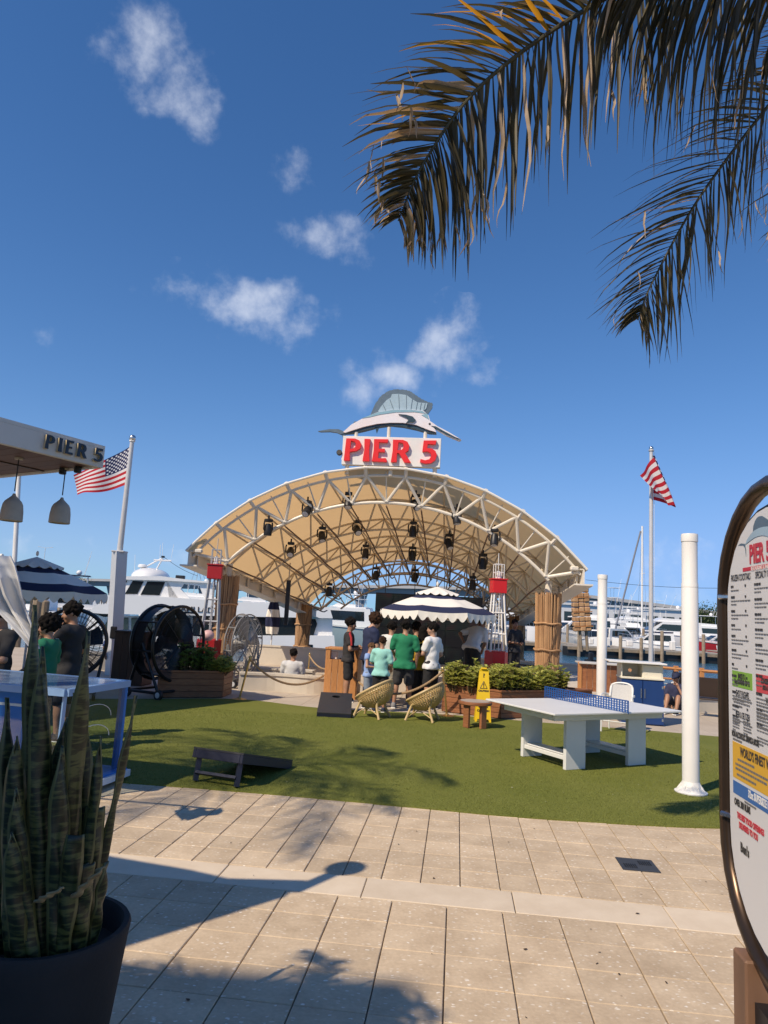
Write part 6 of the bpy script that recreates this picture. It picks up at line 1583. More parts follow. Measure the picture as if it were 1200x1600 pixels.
MB().tube([lerp(f(245, 866), f(300, 897), i/10)+n*2.6-Vector((0, 0, .12*math.sin(math.pi*i/10))) for i in range(11)], .012, 4).build('stay_wire', BLACKM, yt)
for i in range(13): 
    x = 395+i*9.6; rod('rail_stanchion', yt, f(x, 946+(x-395)*.03)+n*.4, f(x, 940+(x-395)*.03)+n*.4, .02, BOATW, 5)
rod('top_rail', yt, f(392, 940)+n*.4, f(516, 943.6)+n*.4, .024, BOATW, 5)
for x in (397, 482): MB().bevbox(f(x, 1009)-n*.06, (.55, .06, .17), .04, Matrix.Rotation(R(7), 3, 'Z')).build('hull_port', BG, yt)
# name on the side, raised dark letters
ax = Vector((n.y, -n.x, 0)); M = frame(f(305, 952.5)-n*.03, ax, Vector((-.0, 0, 1)), -n)
xf(text_mb('MIAMI LADY', .46, .02, .004, sx=1.12), M).build('name_lettering', mat('bronze_letters', (.05, .04, .035), .4), yt)

# ---------------------------------------------------------------- smaller boats: one builder, individual sizes
CANV = mat('boat_canvas', (.03, .05, .10), .8); TEAL = mat('hull_teal', (.34, .44, .46), .25, var=.04); REDH = mat('hull_red', (.42, .02, .025), .3)
def cruiser(label, pos, L, rot, hull=BOATW, flybridge=True, tower=False, canvas=False, group=None, cat='boat', letters=None, sport=False):
    t = thing('motor_boat', label, cat, (pos[0], pos[1], WATER_Z), rot, group)
    W = L*.28; H = L*.11+.35
    # hull: sections along x from stern (-L/2) to bow (+L/2)
    mb = MB(); ns = 12; prof = []
    for i in range(ns+1):
        s = i/ns; x = -L/2+L*s; w = W/2*(1 if s < .5 else math.sqrt(max(0, 1-((s-.5)/.5)**2.2))); hh = H*(1+.45*s*s); ke = -.4+.5*max(0, s-.7)
        if i == ns: w = .02
        prof.append([(x, -w, hh), (x, -w*.94, hh*.45), (x, -w*.75, -.05), (x, 0, ke), (x, w*.75, -.05), (x, w*.94, hh*.45), (x, w, hh)])
    k = 7; vs = [p for r in prof for p in r]; fs = []
    for i in range(ns):
        for j in range(k-1): fs.append((i*k+j, i*k+j+1, (i+1)*k+j+1, (i+1)*k+j))
        fs.append((i*k+6, i*k, (i+1)*k, (i+1)*k+6))
    fs.append(tuple(range(6, -1, -1)))
    mb.add(vs, fs).build('hull', hull, t, True, 40)
    MB().tube([(p[0][0], p[0][1]-.02, p[0][2]*.96) for p in prof[:-1]], .05, 5).build('rub_rail', GREYW, t, True); MB().tube([(p[6][0], p[6][1]+.02, p[6][2]*.96) for p in prof[:-1]], .05, 5).build('rub_rail', GREYW, t, True)
    hb = H*1.05
    def house(x0, x1, w, z0, h, rk, nm):
        q = [(x0, z0), (x1, z0), (x1-rk, z0+h), (x0+.15*h, z0+h)]
        MB().prism(q, -w/2, w/2, Matrix(((1, 0, 0, 0), (0, 0, -1, 0), (0, 1, 0, 0), (0, 0, 0, 1)))).build(nm, BOATW, t)
        a0, a1 = x0+.1*(x1-x0), x1-rk*.75-.08*(x1-x0)
        for sy in (-1, 1): MB().prism([(a0, z0+h*.34), (a1+rk*.35, z0+h*.34), (a1, z0+h*.84), (a0+.05, z0+h*.84)], -.02, .02, Matrix(((1, 0, 0, 0), (0, 0, -1, sy*(w/2+.005)), (0, 1, 0, 0), (0, 0, 0, 1)))).build('window', BG, t)
        MB().add([(x1-rk*.30+.02, -w*.42, z0+h*.34), (x1-rk*.30+.02, w*.42, z0+h*.34), (x1-rk*.86+.02, w*.40, z0+h*.88), (x1-rk*.86+.02, -w*.40, z0+h*.88)], [(0, 1, 2, 3)]).build('windshield', BG, t)
    h1 = L*.075+.55
    house(-L*.26, L*.26, W*.72, hb, h1, h1*1.6, 'deck_house')
    zt = hb+h1
    if flybridge:
        MB().bevbox((-L*.04, 0, zt+.06), (L*.40, W*.70, .14), .04).build('flybridge_deck', BOATW, t); MB().prism([(-L*.12, zt+.1), (L*.14, zt+.1), (L*.08, zt+.55), (-L*.12, zt+.45)], -W*.3, W*.3, Matrix(((1, 0, 0, 0), (0, 0, -1, 0), (0, 1, 0, 0), (0, 0, 0, 1)))).build('flybridge_screen', BOATW, t)
        MB().bevbox((-L*.05, 0, zt+1.75), (L*.24, W*.66, .10), .04).build('hard_top', CANV if canvas else BOATW, t)
        for sx in (-.15, .05):
            for sy in (-1, 1): rod('top_post', t, (L*sx, sy*W*.28, zt+.12), (L*(sx+.0), sy*W*.28, zt+1.72), .035, BOATW, 6)
        MB().ell((-L*.08, 0, zt+2.05), (.28, .28, .25), 10, 8).build('radar_dome', BOATW, t, True)
        rod('antenna', t, (-L*.12, W*.2, zt+1.8), (-L*.16, W*.22, zt+4.2), .018, BOATW, 5); rod('antenna', t, (-L*.12, -W*.2, zt+1.8), (-L*.15, -W*.22, zt+3.8), .018, BOATW, 5)
    elif canvas:
        MB().bevbox((-L*.22, 0, zt+.5), (L*.26, W*.7, .08), .03).build('bimini', CANV, t)
        for sy in (-1, 1):
            for sx in (-.32, -.12): rod('top_post', t, (L*sx, sy*W*.33, hb), (L*sx, sy*W*.33, zt+.5), .025, CHROME, 6)
    if tower:
        for sx in (-.10, .06):
            for sy in (-1, 1): rod('tower_leg', t, (L*sx, sy*W*.3, zt+.1), (L*.0+sx*2, sy*W*.14, zt+3.6), .035, CHROME, 6)
        MB().bevbox((0, 0, zt+3.6), (1.3, 1.1, .08), .02).build('tower_platform', BOATW, t); MB().bevbox((0, 0, zt+5.0), (1.5, 1.4, .06), .02).build('tower_top', BOATW, t)
        for sy in (-1, 1): rod('tower_post', t, (.4, sy*.45, zt+3.6), (.4, sy*.5, zt+5), .025, CHROME, 6); rod('outrigger', t, (-.4, sy*W*.3, zt+.4), (-2.6, sy*W*.8, zt+6.5), .022, BOATW, 5)
    for i in range(7):
        x = L*(.06+.06*i); s = .5+x/L; w = W/2*math.sqrt(max(0, 1-((s-.5)/.5)**2.2))*.92; z = H*(1+.45*s*s)
        for sy in (-1, 1): rod('rail_stanchion', t, (x, sy*w, z), (x, sy*w, z+.55), .016, CHROME, 5)
    for sy in (-1, 1):
        MB().tube([(L*(.06+.06*i), sy*W/2*math.sqrt(max(0, 1-((.56+.06*i-.5)/.5)**2.2))*.92, H*(1+.45*(.56+.06*i)**2)+.55) for i in range(7)], .018, 5).build('bow_rail', CHROME, t, True)
    if letters:
        for sy in (-1, 1):
            M = frame(Vector((0, sy*W*.50, H*.62)), Vector((-sy, 0, 0)), Vector((0, 0, 1)))
            xf(text_mb(letters, .95, .02, .03, sx=1.2, shear=.25), M).build('hull_lettering', WHITE, t)
    return t
def at(px, Y): p = P(px, 1000, Y); return (p.x, p.y)
FL = [
 ('pale green hulled boat with dark windshield behind the yacht, left of the video wall', 520, 58, 12, 178, dict(hull=TEAL, flybridge=False)),
 ('white flybridge cruiser seen small between the slim column and the video wall', 540, 96, 13, 160, dict()),
 ('white sport boat behind the big video wall', 560, 120, 12, 30, dict(tower=True)),
 ('white cruiser beyond the umbrella pole above the blue water', 712, 78, 11, 200, dict(flybridge=False, canvas=True)),
 ('white fishing boat with a tuna tower behind the leaning man', 742, 92, 12, 215, dict(tower=True)),
 ('small white centre boat right of the leaning man', 765, 84, 9, 240, dict(flybridge=False)),
 ('white flybridge boat left of the sunlit reed column', 822, 88, 13, 190, dict()),
 ('white cruiser with blue canvas left of the sunlit reed column, further out', 800, 112, 14, 170, dict(canvas=True)),
 ('white sport cruiser just right of the sunlit reed column', 892, 80, 12, 205, dict(flybridge=False)),
 ('white flybridge cruiser behind the leaning reed tower', 915, 98, 15, 165, dict()),
 ('white boat with a tuna tower between the two tall white posts', 960, 104, 13, 190, dict(tower=True)),
 ('white open boat under the sailboat mast at the right', 965, 79, 9, 30, dict(flybridge=False, canvas=True)),
 ('large white yacht with long dark windows behind the tall flagpole', 1045, 96, 15, 176, dict()),
 ('large white yacht with stepped decks beyond the flagpole', 985, 128, 17, 178, dict()),
 ('red hulled boat with white slanted lettering beside the menu board frame', 1122, 92, 8.5, 184, dict(hull=REDH, flybridge=False, letters='VTC')),
 ('white boat behind the red hulled boat at the right', 1100, 118, 14, 170, dict()),
 ('white cruiser low behind the blue cabinet and dock boxes', 1020, 74, 8, 165, dict(flybridge=False)),
 ('small white boat bow on between the reed tower and the further white post', 925, 76, 8, 262, dict(flybridge=False, canvas=True)),
 ('white tower boat far behind the sailboat', 1030, 150, 14, 176, dict(tower=True)),
 ('white flybridge boat far below the bridge at the right', 975, 160, 14, 150, dict()),
 ('white cruiser bow on, left of the tall flagpole', 985, 90, 10, 268, dict()),
 ('white cruiser beyond the bow of the yacht at the far left', 95, 70, 12, 200, dict(canvas=True)),
 ('white boat under the striped umbrella at the far left', 25, 62, 11, 170, dict(flybridge=False)),
 ('small cruiser at the far left seen between the shaded people', 60, 95, 13, 10, dict()),
 ('white boat seen through the arch window of the yacht', 300, 88, 14, 175, dict(tower=True)),
 ('white boat with canvas top beyond the left reed column', 390, 84, 13, 185, dict(canvas=True)),
]
for lb, px, Y, L_, rt, kw in FL:
    x, y = at(px, Y); cruiser(lb, (x, y), L_, R(rt), group='boats in the marina', **kw)
# sailboat: hull, mast, boom, stay
x, y = at(1003, 84)
sb = thing('sailboat', 'sailboat with a tall white mast and slanting dark forestay at the right', 'sailboat', (x, y, WATER_Z), R(185))
sl_ = MB(); prof = []
for i in range(11):
    s = i/10; w = 1.5*math.sin(math.pi*min(1, .18+.82*(1-s)))**.7 if s < 1 else .03; xx = -5+10*s
    prof += [(xx, -w, 1.0+.25*s), (xx, -w*.7, 0), (xx, 0, -.3), (xx, w*.7, 0), (xx, w, 1.0+.25*s)]
sl_.add(prof, [(i*5+j, i*5+j+1, (i+1)*5+j+1, (i+1)*5+j) for i in range(10) for j in range(4)]+[(i*5+4, i*5, (i+1)*5, (i+1)*5+4) for i in range(10)]+[(4, 3, 2, 1, 0)]).build('hull', BOATW, sb, True, 40)
MB().bevbox((0, 0, 1.35), (4, 1.6, .5), .1).build('cabin', BOATW, sb)
mh = P(1003, 822, 84).z-WATER_Z
rod('mast', sb, (0, 0, 1), (0, 0, mh), .12, WHITE); rod('spreader', sb, (0, -.7, mh*.62), (0, .7, mh*.62), .03, WHITE); rod('boom', sb, (0, 0, 2.4), (-3.8, 0, 2.5), .09, NAVY)
st0 = P(1001, 830, 84)-Vector((x, y, WATER_Z)); st1 = P(961, 985, 82)-Vector((x, y, WATER_Z))
Mi = Matrix.Rotation(-R(185), 3, 'Z')
rod('forestay', sb, Mi @ st0, Mi @ st1, .10, mat('furled_sail', (.18, .19, .22), .8)); rod('shroud', sb, (0, 1.4, 1.1), (0, .1, mh*.95), .02, CHROME, 5); rod('shroud', sb, (0, -1.4, 1.1), (0, -.1, mh*.95), .02, CHROME, 5)

# ---------------------------------------------------------------- docks with piles and lockers
DOCK = mat('dock_planks', (.34, .30, .25), .85, var=.15, vs=2); PILE = mat('dock_pile', (.21, .16, .11), .9, col2=(.30, .24, .17), vs=4, bump=.3, bs=20)
def dock(label, x0, x1, Y, z=-.35, wd=2.2, npile=10, fing=0):
    t = thing('dock', label, 'dock', (0, 0, 0), 0, 'floating docks of the marina')
    npl = min(60, int((x1-x0)/.9))
    for i in range(npl):
        w_ = (x1-x0)/npl; MB().box((x0+(i+.5)*w_, Y+wd/2, z-.05), (w_-.04, wd, .10)).build('deck_plank', DOCK, t)
    MB().box(((x0+x1)/2, Y+.08, z-.22), (x1-x0, .14, .24)).build('fascia_board', PILE, t); MB().box(((x0+x1)/2, Y+wd/2+.1, (z-.12+WATER_Z-.2)/2), (x1-x0-.1, wd-.3, z-.12-WATER_Z+.2)).build('float', BLACK, t)  # the black box stands in for the shade beneath the deck
    for i in range(npile):
        x = lerp(x0, x1, (i+.5)/npile); h = rnd.uniform(1.0, 1.9)
        MB().lathe([(.16, WATER_Z-1.0), (.155, z+h-.06), (.12, z+h)], 9, (x, Y-.2, 0)).build('pile', PILE, t, True)
        if rnd.random() < .7: MB().bevbox((x+rnd.uniform(1, 2), Y+wd*.6, z+.45), (rnd.uniform(.4, .7), .5, rnd.uniform(.5, .95)), .06).build('dock_box', WHITE, t)
    for k in range(fing):
        x = lerp(x0, x1, (k+.5)/max(1, fing)); MB().box((x, Y+wd+4.5, z-.05), (1.1, 9, .10)).build('finger_pier', DOCK, t)
        MB().lathe([(.15, WATER_Z-1), (.14, z+1.8), (.1, z+1.9)], 8, (x+.8, Y+wd+8.8, 0)).build('pile', PILE, t, True)
    return t
dock('dock with piles and white lockers crossing behind the posts at the right', 17.5, 46, 66, -.15, 2.2, 15, 7)
dock('dock with grey piles beyond the umbrella over the blue water', 3, 17, 72, -.2, 2.2, 8, 4)
dock('dock behind the yacht at the far left', -60, -26, 62, -.2, 2.0, 12, 6)
# close timber piles at the umbrella
for px, Y, y0, lb in ((698, 40, 966, 'pale timber pile in the water just right of the umbrella pole'), (709, 60, 972, 'thinner timber pile in the water right of the umbrella pole')):
    p = P(px, y0, Y); tag(MB().lathe([(.17, -2.0), (.16, p.z-.05), (.10, p.z)], 10).build('mooring_pile', PILE, None, True, loc=(p.x, p.y, 0)), lb, 'pile', 'mooring piles')
for px, Y, y0, lb in ((33, 20.5, 938, 'timber pile in the shade under the left umbrella'), (59, 21, 936, 'timber pile right of the shaded one under the left umbrella'), (71, 21.5, 938, 'third timber pile beyond the curly haired boy at the left')):
    p = P(px, y0, Y+5); tag(MB().lathe([(.17, -2.0), (.16, p.z-.05), (.10, p.z)], 10).build('mooring_pile', PILE, None, True, loc=(p.x, p.y, 0)), lb, 'pile', 'mooring piles')
# dark skiff in front of the dock
x, y = at(976, 50)
sk_ = thing('skiff', 'low black skiff lying in front of the dock at the right', 'boat', (x, y, WATER_Z), R(4))
MB().add([(-2.6, -.7, .55), (2.0, -.7, .55), (2.9, 0, .75), (2.0, .7, .55), (-2.6, .7, .55), (-2.5, -.5, -.1), (1.8, -.5, -.1), (2.4, 0, 0), (1.8, .5, -.1), (-2.5, .5, -.1)], [(0, 1, 6, 5), (1, 2, 7, 6), (2, 3, 8, 7), (3, 4, 9, 8), (4, 0, 5, 9), (9, 8, 7, 6, 5)]).build('hull', BLACK, sk_)
MB().bevbox((0, 0, .45), (.25, 1.2, .06), .01).build('thwart', WOOD, sk_); MB().bevbox((-2.4, 0, .7), (.3, .35, .7), .05).build('outboard', BLACK, sk_)
# leaning reed tower
tb = P(913, 985, 30); tt_ = P(911, 916, 30)
t = thing('reed_tower', 'tall leaning slab covered in bundled reeds behind the right columns', 'tower', (tb.x, tb.y, 0))
Mt = Matrix.Rotation(R(-5), 4, 'Y'); zb = tb.z-.6
for i in range(9):
    for j in range(3):
        MB().bevbox(Mt @ Vector((-.24+j*.24-.02, rnd.uniform(-.04, .04), .85+i*.20)), (.235, .34, .185), .03, (Mt.to_3x3() @ Matrix.Rotation(R(rnd.uniform(-6, 6)), 3, 'Y'))).build('reed_bundle', REED, t)
for j in range(2): MB().bevbox(Mt @ Vector((-.12+j*.26, 0, .36)), (.10, .14, .9), .02, Mt.to_3x3()).build('post', PILE, t)
for i in (1, 4, 7): MB().bevbox(Mt @ Vector((0, -.19, .75+i*.2)), (.80, .03, .04), .005, Mt.to_3x3()).build('batten', WOODP, t)
t.location.z = P(913, 985, 30).z+.05 if False else .0
for ch in t.children: ch.location.z = tt_.z-2.62

# ---------------------------------------------------------------- long road bridge over the bay
BRC = mat('bridge_concrete', (.36, .36, .36), .85, var=.08, vs=.2); BRD = mat('bridge_pier_concrete', (.26, .26, .27), .85, var=.08, vs=.2)
bt = thing('road_bridge', 'long grey concrete road bridge on flared piers crossing the bay', 'bridge', (0, 0, 0))
line = [(-700, 895, 560), (-200, 897, 420), (0, 901, 380), (150, 905, 360), (300, 909, 340), (450, 914, 318), (600, 915.5, 300), (750, 919, 285), (870, 926, 275), (1000, 941, 268), (1119, 957, 262), (1300, 978, 255), (1500, 1000, 248)]
top = [P(*q) for q in line]
def deck_at(s):
    i = min(int(s), len(top)-2); return lerp(top[i], top[i+1], s-i)
pts = catmull(top, 5)
for i in range(len(pts)-1):
    pass
def ribbon(za, zb, wa, wb):
    mb = MB(); k = len(pts)
    for p in pts: mb.v += [(p.x, p.y-wa, p.z+za), (p.x, p.y+wa, p.z+za), (p.x, p.y+wb, p.z+zb), (p.x, p.y-wb, p.z+zb)]
    for i in range(k-1):
        a, b = 4*i, 4*i+4; mb.f += [(a+j, a+(j+1) % 4, b+(j+1) % 4, b+j) for j in range(4)]
    return mb
ribbon(0, -1.15, 7.2, 7.2).build('parapet', BRC, bt); ribbon(-1.152, -3.3, 5.2, 4.6).build('girder', BRD, bt)
acc_ = 0; nextp = 12
for i in range(len(pts)-1):
    sl2 = (pts[i+1]-pts[i]).length
    while nextp < acc_+sl2:
        p = lerp(pts[i], pts[i+1], (nextp-acc_)/sl2); h = p.z-3.3-WATER_Z
        MB().prism([(-1.5, 0), (1.5, 0), (1.6, h*.45), (3.0, h), (-3.0, h), (-1.6, h*.45)], -1.4, 1.4, Matrix.Translation((p.x, p.y, WATER_Z)) @ Matrix(((1, 0, 0, 0), (0, 0, -1, 0), (0, 1, 0, 0), (0, 0, 0, 1)))).build('pier', BRD, bt)
        nextp += 27
    acc_ += sl2
for px, y0, Y, lb in ((65, 868, 372, 'thin double armed lamp post on the far bridge above the left umbrella'), (470, 905, 312, 'thin lamp post on the far bridge behind the left canopy girder'), (880, 918, 274, 'thin lamp post on the far bridge at the right canopy tip')):
    p = P(px, y0+38, Y); q = P(px, y0-12, Y); t = thing('street_lamp', lb, 'street lamp', (p.x, p.y, p.z), 0, 'lamp posts on the far bridge')
    rod('pole', t, (0, 0, 0), (0, 0, q.z-p.z), .13, GREYW, 6)
    for sx in (-1, 1): rod('arm', t, (0, 0, q.z-p.z), (sx*3, 0, q.z-p.z+.5), .10, GREYW, 5); MB().bevbox((sx*3.3, 0, q.z-p.z+.5), (1.2, .5, .25), .05).build('lamp_head', GREYW, t)
# power line above the docks
mb = MB().tube([lerp(P(915, 906, 70), P(1200, 918, 64), i/14)-Vector((0, 0, .35*math.sin(math.pi*i/14))) for i in range(15)], .018, 4); tag(mb.build('overhead_wire', BLACKM, None), 'thin dark wire sagging across the sky from the canopy tip to the right', 'wire')
# far shore: low land, a marina shed and trees
LAND = mat('far_shore_ground', (.12, .13, .10), .95, var=.2, vs=.02)
struct('far_shore', MB().prism([(-900, 470), (1200, 470), (1200, 700), (-900, 700)], WATER_Z-1, .6), LAND)
FARB = mat('far_building_white', (.62, .62, .62), .7, var=.04); 
def far_building(px, Y, w, h, lb, rows, cols):
    p = P(px, 960, Y); t = thing('building', lb, 'building', (p.x, p.y, WATER_Z))
    MB().box((0, 0, h/2), (w, 10, h)).build('wall', FARB, t); MB().box((0, 0, h+.2), (w+.8, 10.8, .4)).build('roof', GREYW, t)
    for r in range(rows):
        for c in range(cols): MB().box((-w/2+(c+.5)*w/cols, -5.02, h*(r+.55)/rows), (w/cols*.7, .08, h/rows*.5)).build('window', BG, t)
far_building(955, 150, 30, 6.6, 'long low white boat shed with a flat roof beyond the docks at the right', 1, 9)
far_building(880, 235, 26, 10, 'white building below the bridge right of the sunlit column', 2, 7)
far_building(735, 230, 24, 8, 'white building below the bridge behind the umbrella', 2, 6)
far_building(30, 200, 26, 8, 'white building below the bridge at the far left', 2, 6)
# ---------------------------------------------------------------- plants
def leaf_mat(name, c1, c2, trans=.35, rough=.45, vs=3.0, tcol=None):
    m = bpy.data.materials.new(name); m.use_nodes = True; t = m.node_tree; b = t.nodes['Principled BSDF']; L = t.links.new; o = t.nodes['Material Output']
    g = t.nodes.new('ShaderNodeNewGeometry'); n1 = t.nodes.new('ShaderNodeTexNoise'); n1.inputs['Scale'].default_value = vs; n1.inputs['Detail'].default_value = 4; L(g.outputs['Position'], n1.inputs['Vector'])
    mx = t.nodes.new('ShaderNodeMix'); mx.data_type = 'RGBA'; mx.inputs[6].default_value = c1+(1,); mx.inputs[7].default_value = c2+(1,)
    r = t.nodes.new('ShaderNodeMapRange'); r.inputs['From Min'].default_value = .35; r.inputs['From Max'].default_value = .65; L(n1.outputs['Fac'], r.inputs['Value'])
    a = t.nodes.new('ShaderNodeMath'); a.operation = 'ADD'; L(r.outputs[0], a.inputs[0]); q = t.nodes.new('ShaderNodeMath'); q.operation = 'MULTIPLY_ADD'; L(g.outputs['Random Per Island'], q.inputs[0]); q.inputs[1].default_value = 1.1; q.inputs[2].default_value = -.55; L(q.outputs[0], a.inputs[1]); a.use_clamp = True
    L(a.outputs[0], mx.inputs['Factor']); L(mx.outputs[2], b.inputs['Base Color']); b.inputs['Roughness'].default_value = rough
    if trans:
        tr = t.nodes.new('ShaderNodeBsdfTranslucent'); tr.inputs['Color'].default_value = (tcol or tuple(min(1, x*1.6) for x in c2))+(1,)
        ms = t.nodes.new('ShaderNodeMixShader'); ms.inputs[0].default_value = trans; L(b.outputs[0], ms.inputs[1]); L(tr.outputs[0], ms.inputs[2]); L(ms.outputs[0], o.inputs['Surface'])
    return m
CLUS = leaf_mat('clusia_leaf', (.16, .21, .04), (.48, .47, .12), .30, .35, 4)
CLUSD = leaf_mat('clusia_leaf_shaded', (.07, .13, .03), (.24, .31, .08), .25, .35, 4)
STEMM = mat('plant_stem', (.10, .075, .035), .8)
def add_leaf(mb, base, d, up, L_, W_, fold=.25):
    d = d.normalized(); s = d.cross(up); s = s.normalized() if s.length > 1e-4 else d.orthogonal().normalized(); nrm = s.cross(d)
    p1, p2, p3 = base+d*L_*.35, base+d*L_*.72, base+d*L_
    mb.add([base, p1+s*W_*.36+nrm*fold*W_*.4, p1-nrm*0, p1-s*W_*.36+nrm*fold*W_*.4, p2+s*W_*.5+nrm*fold*W_*.5, p2, p2-s*W_*.5+nrm*fold*W_*.5, p3-nrm*.06*L_],
           [(0, 2, 1), (0, 3, 2), (1, 2, 5, 4), (2, 3, 6, 5), (4, 5, 7), (5, 6, 7)])
def bush(label, base, size, n, mt, seed, lsize=.085, cat='shrub', group=None, lean=(0, 0)):
    rr = random.Random(seed); t = thing('leafy_shrub', label, cat, base, 0, group)
    stems = MB(); lv = MB(); a_, b_, h_ = size
    for i in range(n):
        an = rr.uniform(0, 2*math.pi); q = math.sqrt(rr.random()); x, y = a_*q*math.cos(an), b_*q*math.sin(an)
        top = h_*(.55+.45*rr.random())*(1-.35*q*q)
        p0 = Vector((x*.55, y*.55, 0)); p1 = Vector((x*.9+lean[0]*top, y*.9+lean[1]*top, top*.6)); p2 = Vector((x+lean[0]*top*1.3, y+lean[1]*top*1.3, top))
        stems.tube([p0, p1, p2], [.010, .008, .004], 5, caps=False)
        for k in range(3 if n < 60 else 4):                  # leaf pairs up the stem ending in a rosette
            f = (k+1)/(3 if n < 60 else 4); c = lerp(p0, p1, .5+f) if f < .5 else lerp(p1, p2, (f-.5)/.5); a0 = rr.uniform(0, 6.28); m_ = 4 if k < 2 else 6
            for j in range(m_):
                a1 = a0+j*2*math.pi/m_; d = Vector((math.cos(a1), math.sin(a1), rr.uniform(.15, .95)))
                add_leaf(lv, c, d, Vector((0, 0, 1)), lsize*rr.uniform(.8, 1.35), lsize*rr.uniform(.55, .8), rr.uniform(.1, .5))
    o = stems.build('stems', STEMM, t, True); o['kind'] = 'stuff'
    o = lv.build('leaves', mt, t); o['kind'] = 'stuff'
    return t
def planter(label, corner, ux, uy, lx, ly, h, nb):
    "wooden box: corner = front corner on the ground, ux/uy unit directions of its two visible sides"
    t = thing('wooden_planter', label, 'planter', corner); z0 = .015
    hh = (h-z0-.04)/nb
    for i in range(nb):
        z = z0+(i+.5)*hh
        M = frame(Vector((0, 0, z)), ux, Vector((0, 0, 1))).to_3x3()
        for o_, d, l, nrm in ((Vector((0, 0, z)), ux, lx, uy), (uy*ly+Vector((0, 0, z)), ux, lx, -uy)):
            MB().bevbox(o_+d*l/2+nrm*.014, (l-.002, hh-.006, .028), .003, frame((0, 0, 0), d, Vector((0, 0, 1))).to_3x3()).build('board', WOODX, t)
        for o_, d, l, nrm in ((Vector((0, 0, z)), uy, ly, ux), (ux*lx+Vector((0, 0, z)), uy, ly, -ux)):
            MB().bevbox(o_+d*l/2+nrm*.0142, (l-.062, hh-.006, .0276), .003, frame((0, 0, 0), d, Vector((0, 0, 1))).to_3x3()).build('board', WOODX, t)
    for o_, d, l, nrm in ((Vector((0, 0, 0)), ux, lx, uy), (uy*ly, ux, lx, -uy)): MB().bevbox(o_+d*l/2+nrm*.03+Vector((0, 0, h-.018)), (l+.03, .04, .08), .004, frame((0, 0, 0), d, Vector((0, 0, 1))).to_3x3() @ Matrix.Rotation(0, 3, 'X')).build('cap_rail', WOODX, t)
    for o_, d, l, nrm in ((Vector((0, 0, 0)), uy, ly, ux), (ux*lx, uy, ly, -ux)): MB().bevbox(o_+d*l/2+nrm*.03+Vector((0, 0, h-.017)), (l-.10, .038, .078), .004, frame((0, 0, 0), d, Vector((0, 0, 1))).to_3x3()).build('cap_rail', WOODX, t)
    q = [ux*.04+uy*.04, ux*(lx-.04)+uy*.04, ux*(lx-.04)+uy*(ly-.04), ux*.04+uy*(ly-.04)]
    MB().prism([(p.x, p.y) for p in q], .05, h-.10).build('soil', SOIL, t)
    return t
# right planter
c0 = G(783, 1124); far = G(722, 1110); rt_ = G(912, 1119)
ux = Vector((rt_.x-c0.x, rt_.y-c0.y, 0)); lx = ux.length+.1; ux.normalize(); uy = Vector((-ux.y, ux.x, 0)); 
c0.z = 0
planter('long brown board planter full of clusia shrubs behind the table tennis table', c0, (ux), (uy*.86-ux*.51).normalized(), lx+.15, 1.25, .54, 5)
uyr = (uy*.86-ux*.51).normalized()
k = 0
spots = [(.25, .28), (.62, .22), (1.0, .26), (1.4, .22), (1.78, .3), (.1, .72), (.5, .66), (.95, .72), (1.35, .7), (1.75, .72), (-.05, 1.05), (.6, 1.02), (1.2, 1.05)]
wh = ['front left end', 'front, second from the left', 'front middle', 'front, second from the right', 'front right end', 'middle row left end', 'middle row, second from the left', 'centre', 'middle row, second from the right', 'middle row right end', 'back left', 'back middle', 'back right']
for (a, b), s_ in zip(spots, wh):
    p = c0+ux*max(.12, min(lx-.1, a))+uyr*b+Vector((0, 0, .43)); k += 1
    bush('yellow green clusia shrub at the %s of the long planter' % s_, p, (.30, .28, .50+.06*(k % 3)), 46, CLUS, 20+k, .082, group='clusia shrubs in the long planter')
p = c0+ux*.95+uyr*1.1+Vector((0, 0, .5)); bush('single taller leaning sprig rising from the long planter before the reed column', p, (.05, .05, .68), 7, CLUS, 77, .085, lean=(-.30, .1), group='clusia shrubs in the long planter')
# left planter
c1 = G(347, 1091); c1.z = 0; fr = G(367, 1088); lf = G(262, 1092)
ux1 = Vector((lf.x-c1.x, lf.y-c1.y+.1, 0)); l1 = 1.30; ux1.normalize(); uy1 = Vector((ux1.y, -ux1.x, 0)); uy1 = uy1 if uy1.y > 0 else -uy1
uy1 = (uy1*.9+Vector((.42, 0, 0))).normalized()
planter('brown board planter with dark green shrubs beside the big black fan', c1, ux1, uy1, l1, .75, .54, 4)
k = 0
for (a, b), s_ in zip(((.16, .2), (.5, .24), (.85, .22), (1.1, .4), (.2, .52), (.62, .54)), ('sunlit right end', 'front middle', 'front left', 'left end', 'back right', 'back middle')):
    p = c1+ux1*a+uy1*b+Vector((0, 0, .43)); k += 1
    bush('glossy shrub toned for sun or shade at the %s of the left planter' % s_, p, (.28, .26, .38 if k in (1, 5) else .62), 40, CLUS if k == 1 else CLUSD, 50+k, .088, group='shrubs in the left planter')  # sunlit shrub gets the lighter leaf, the others a shaded copy

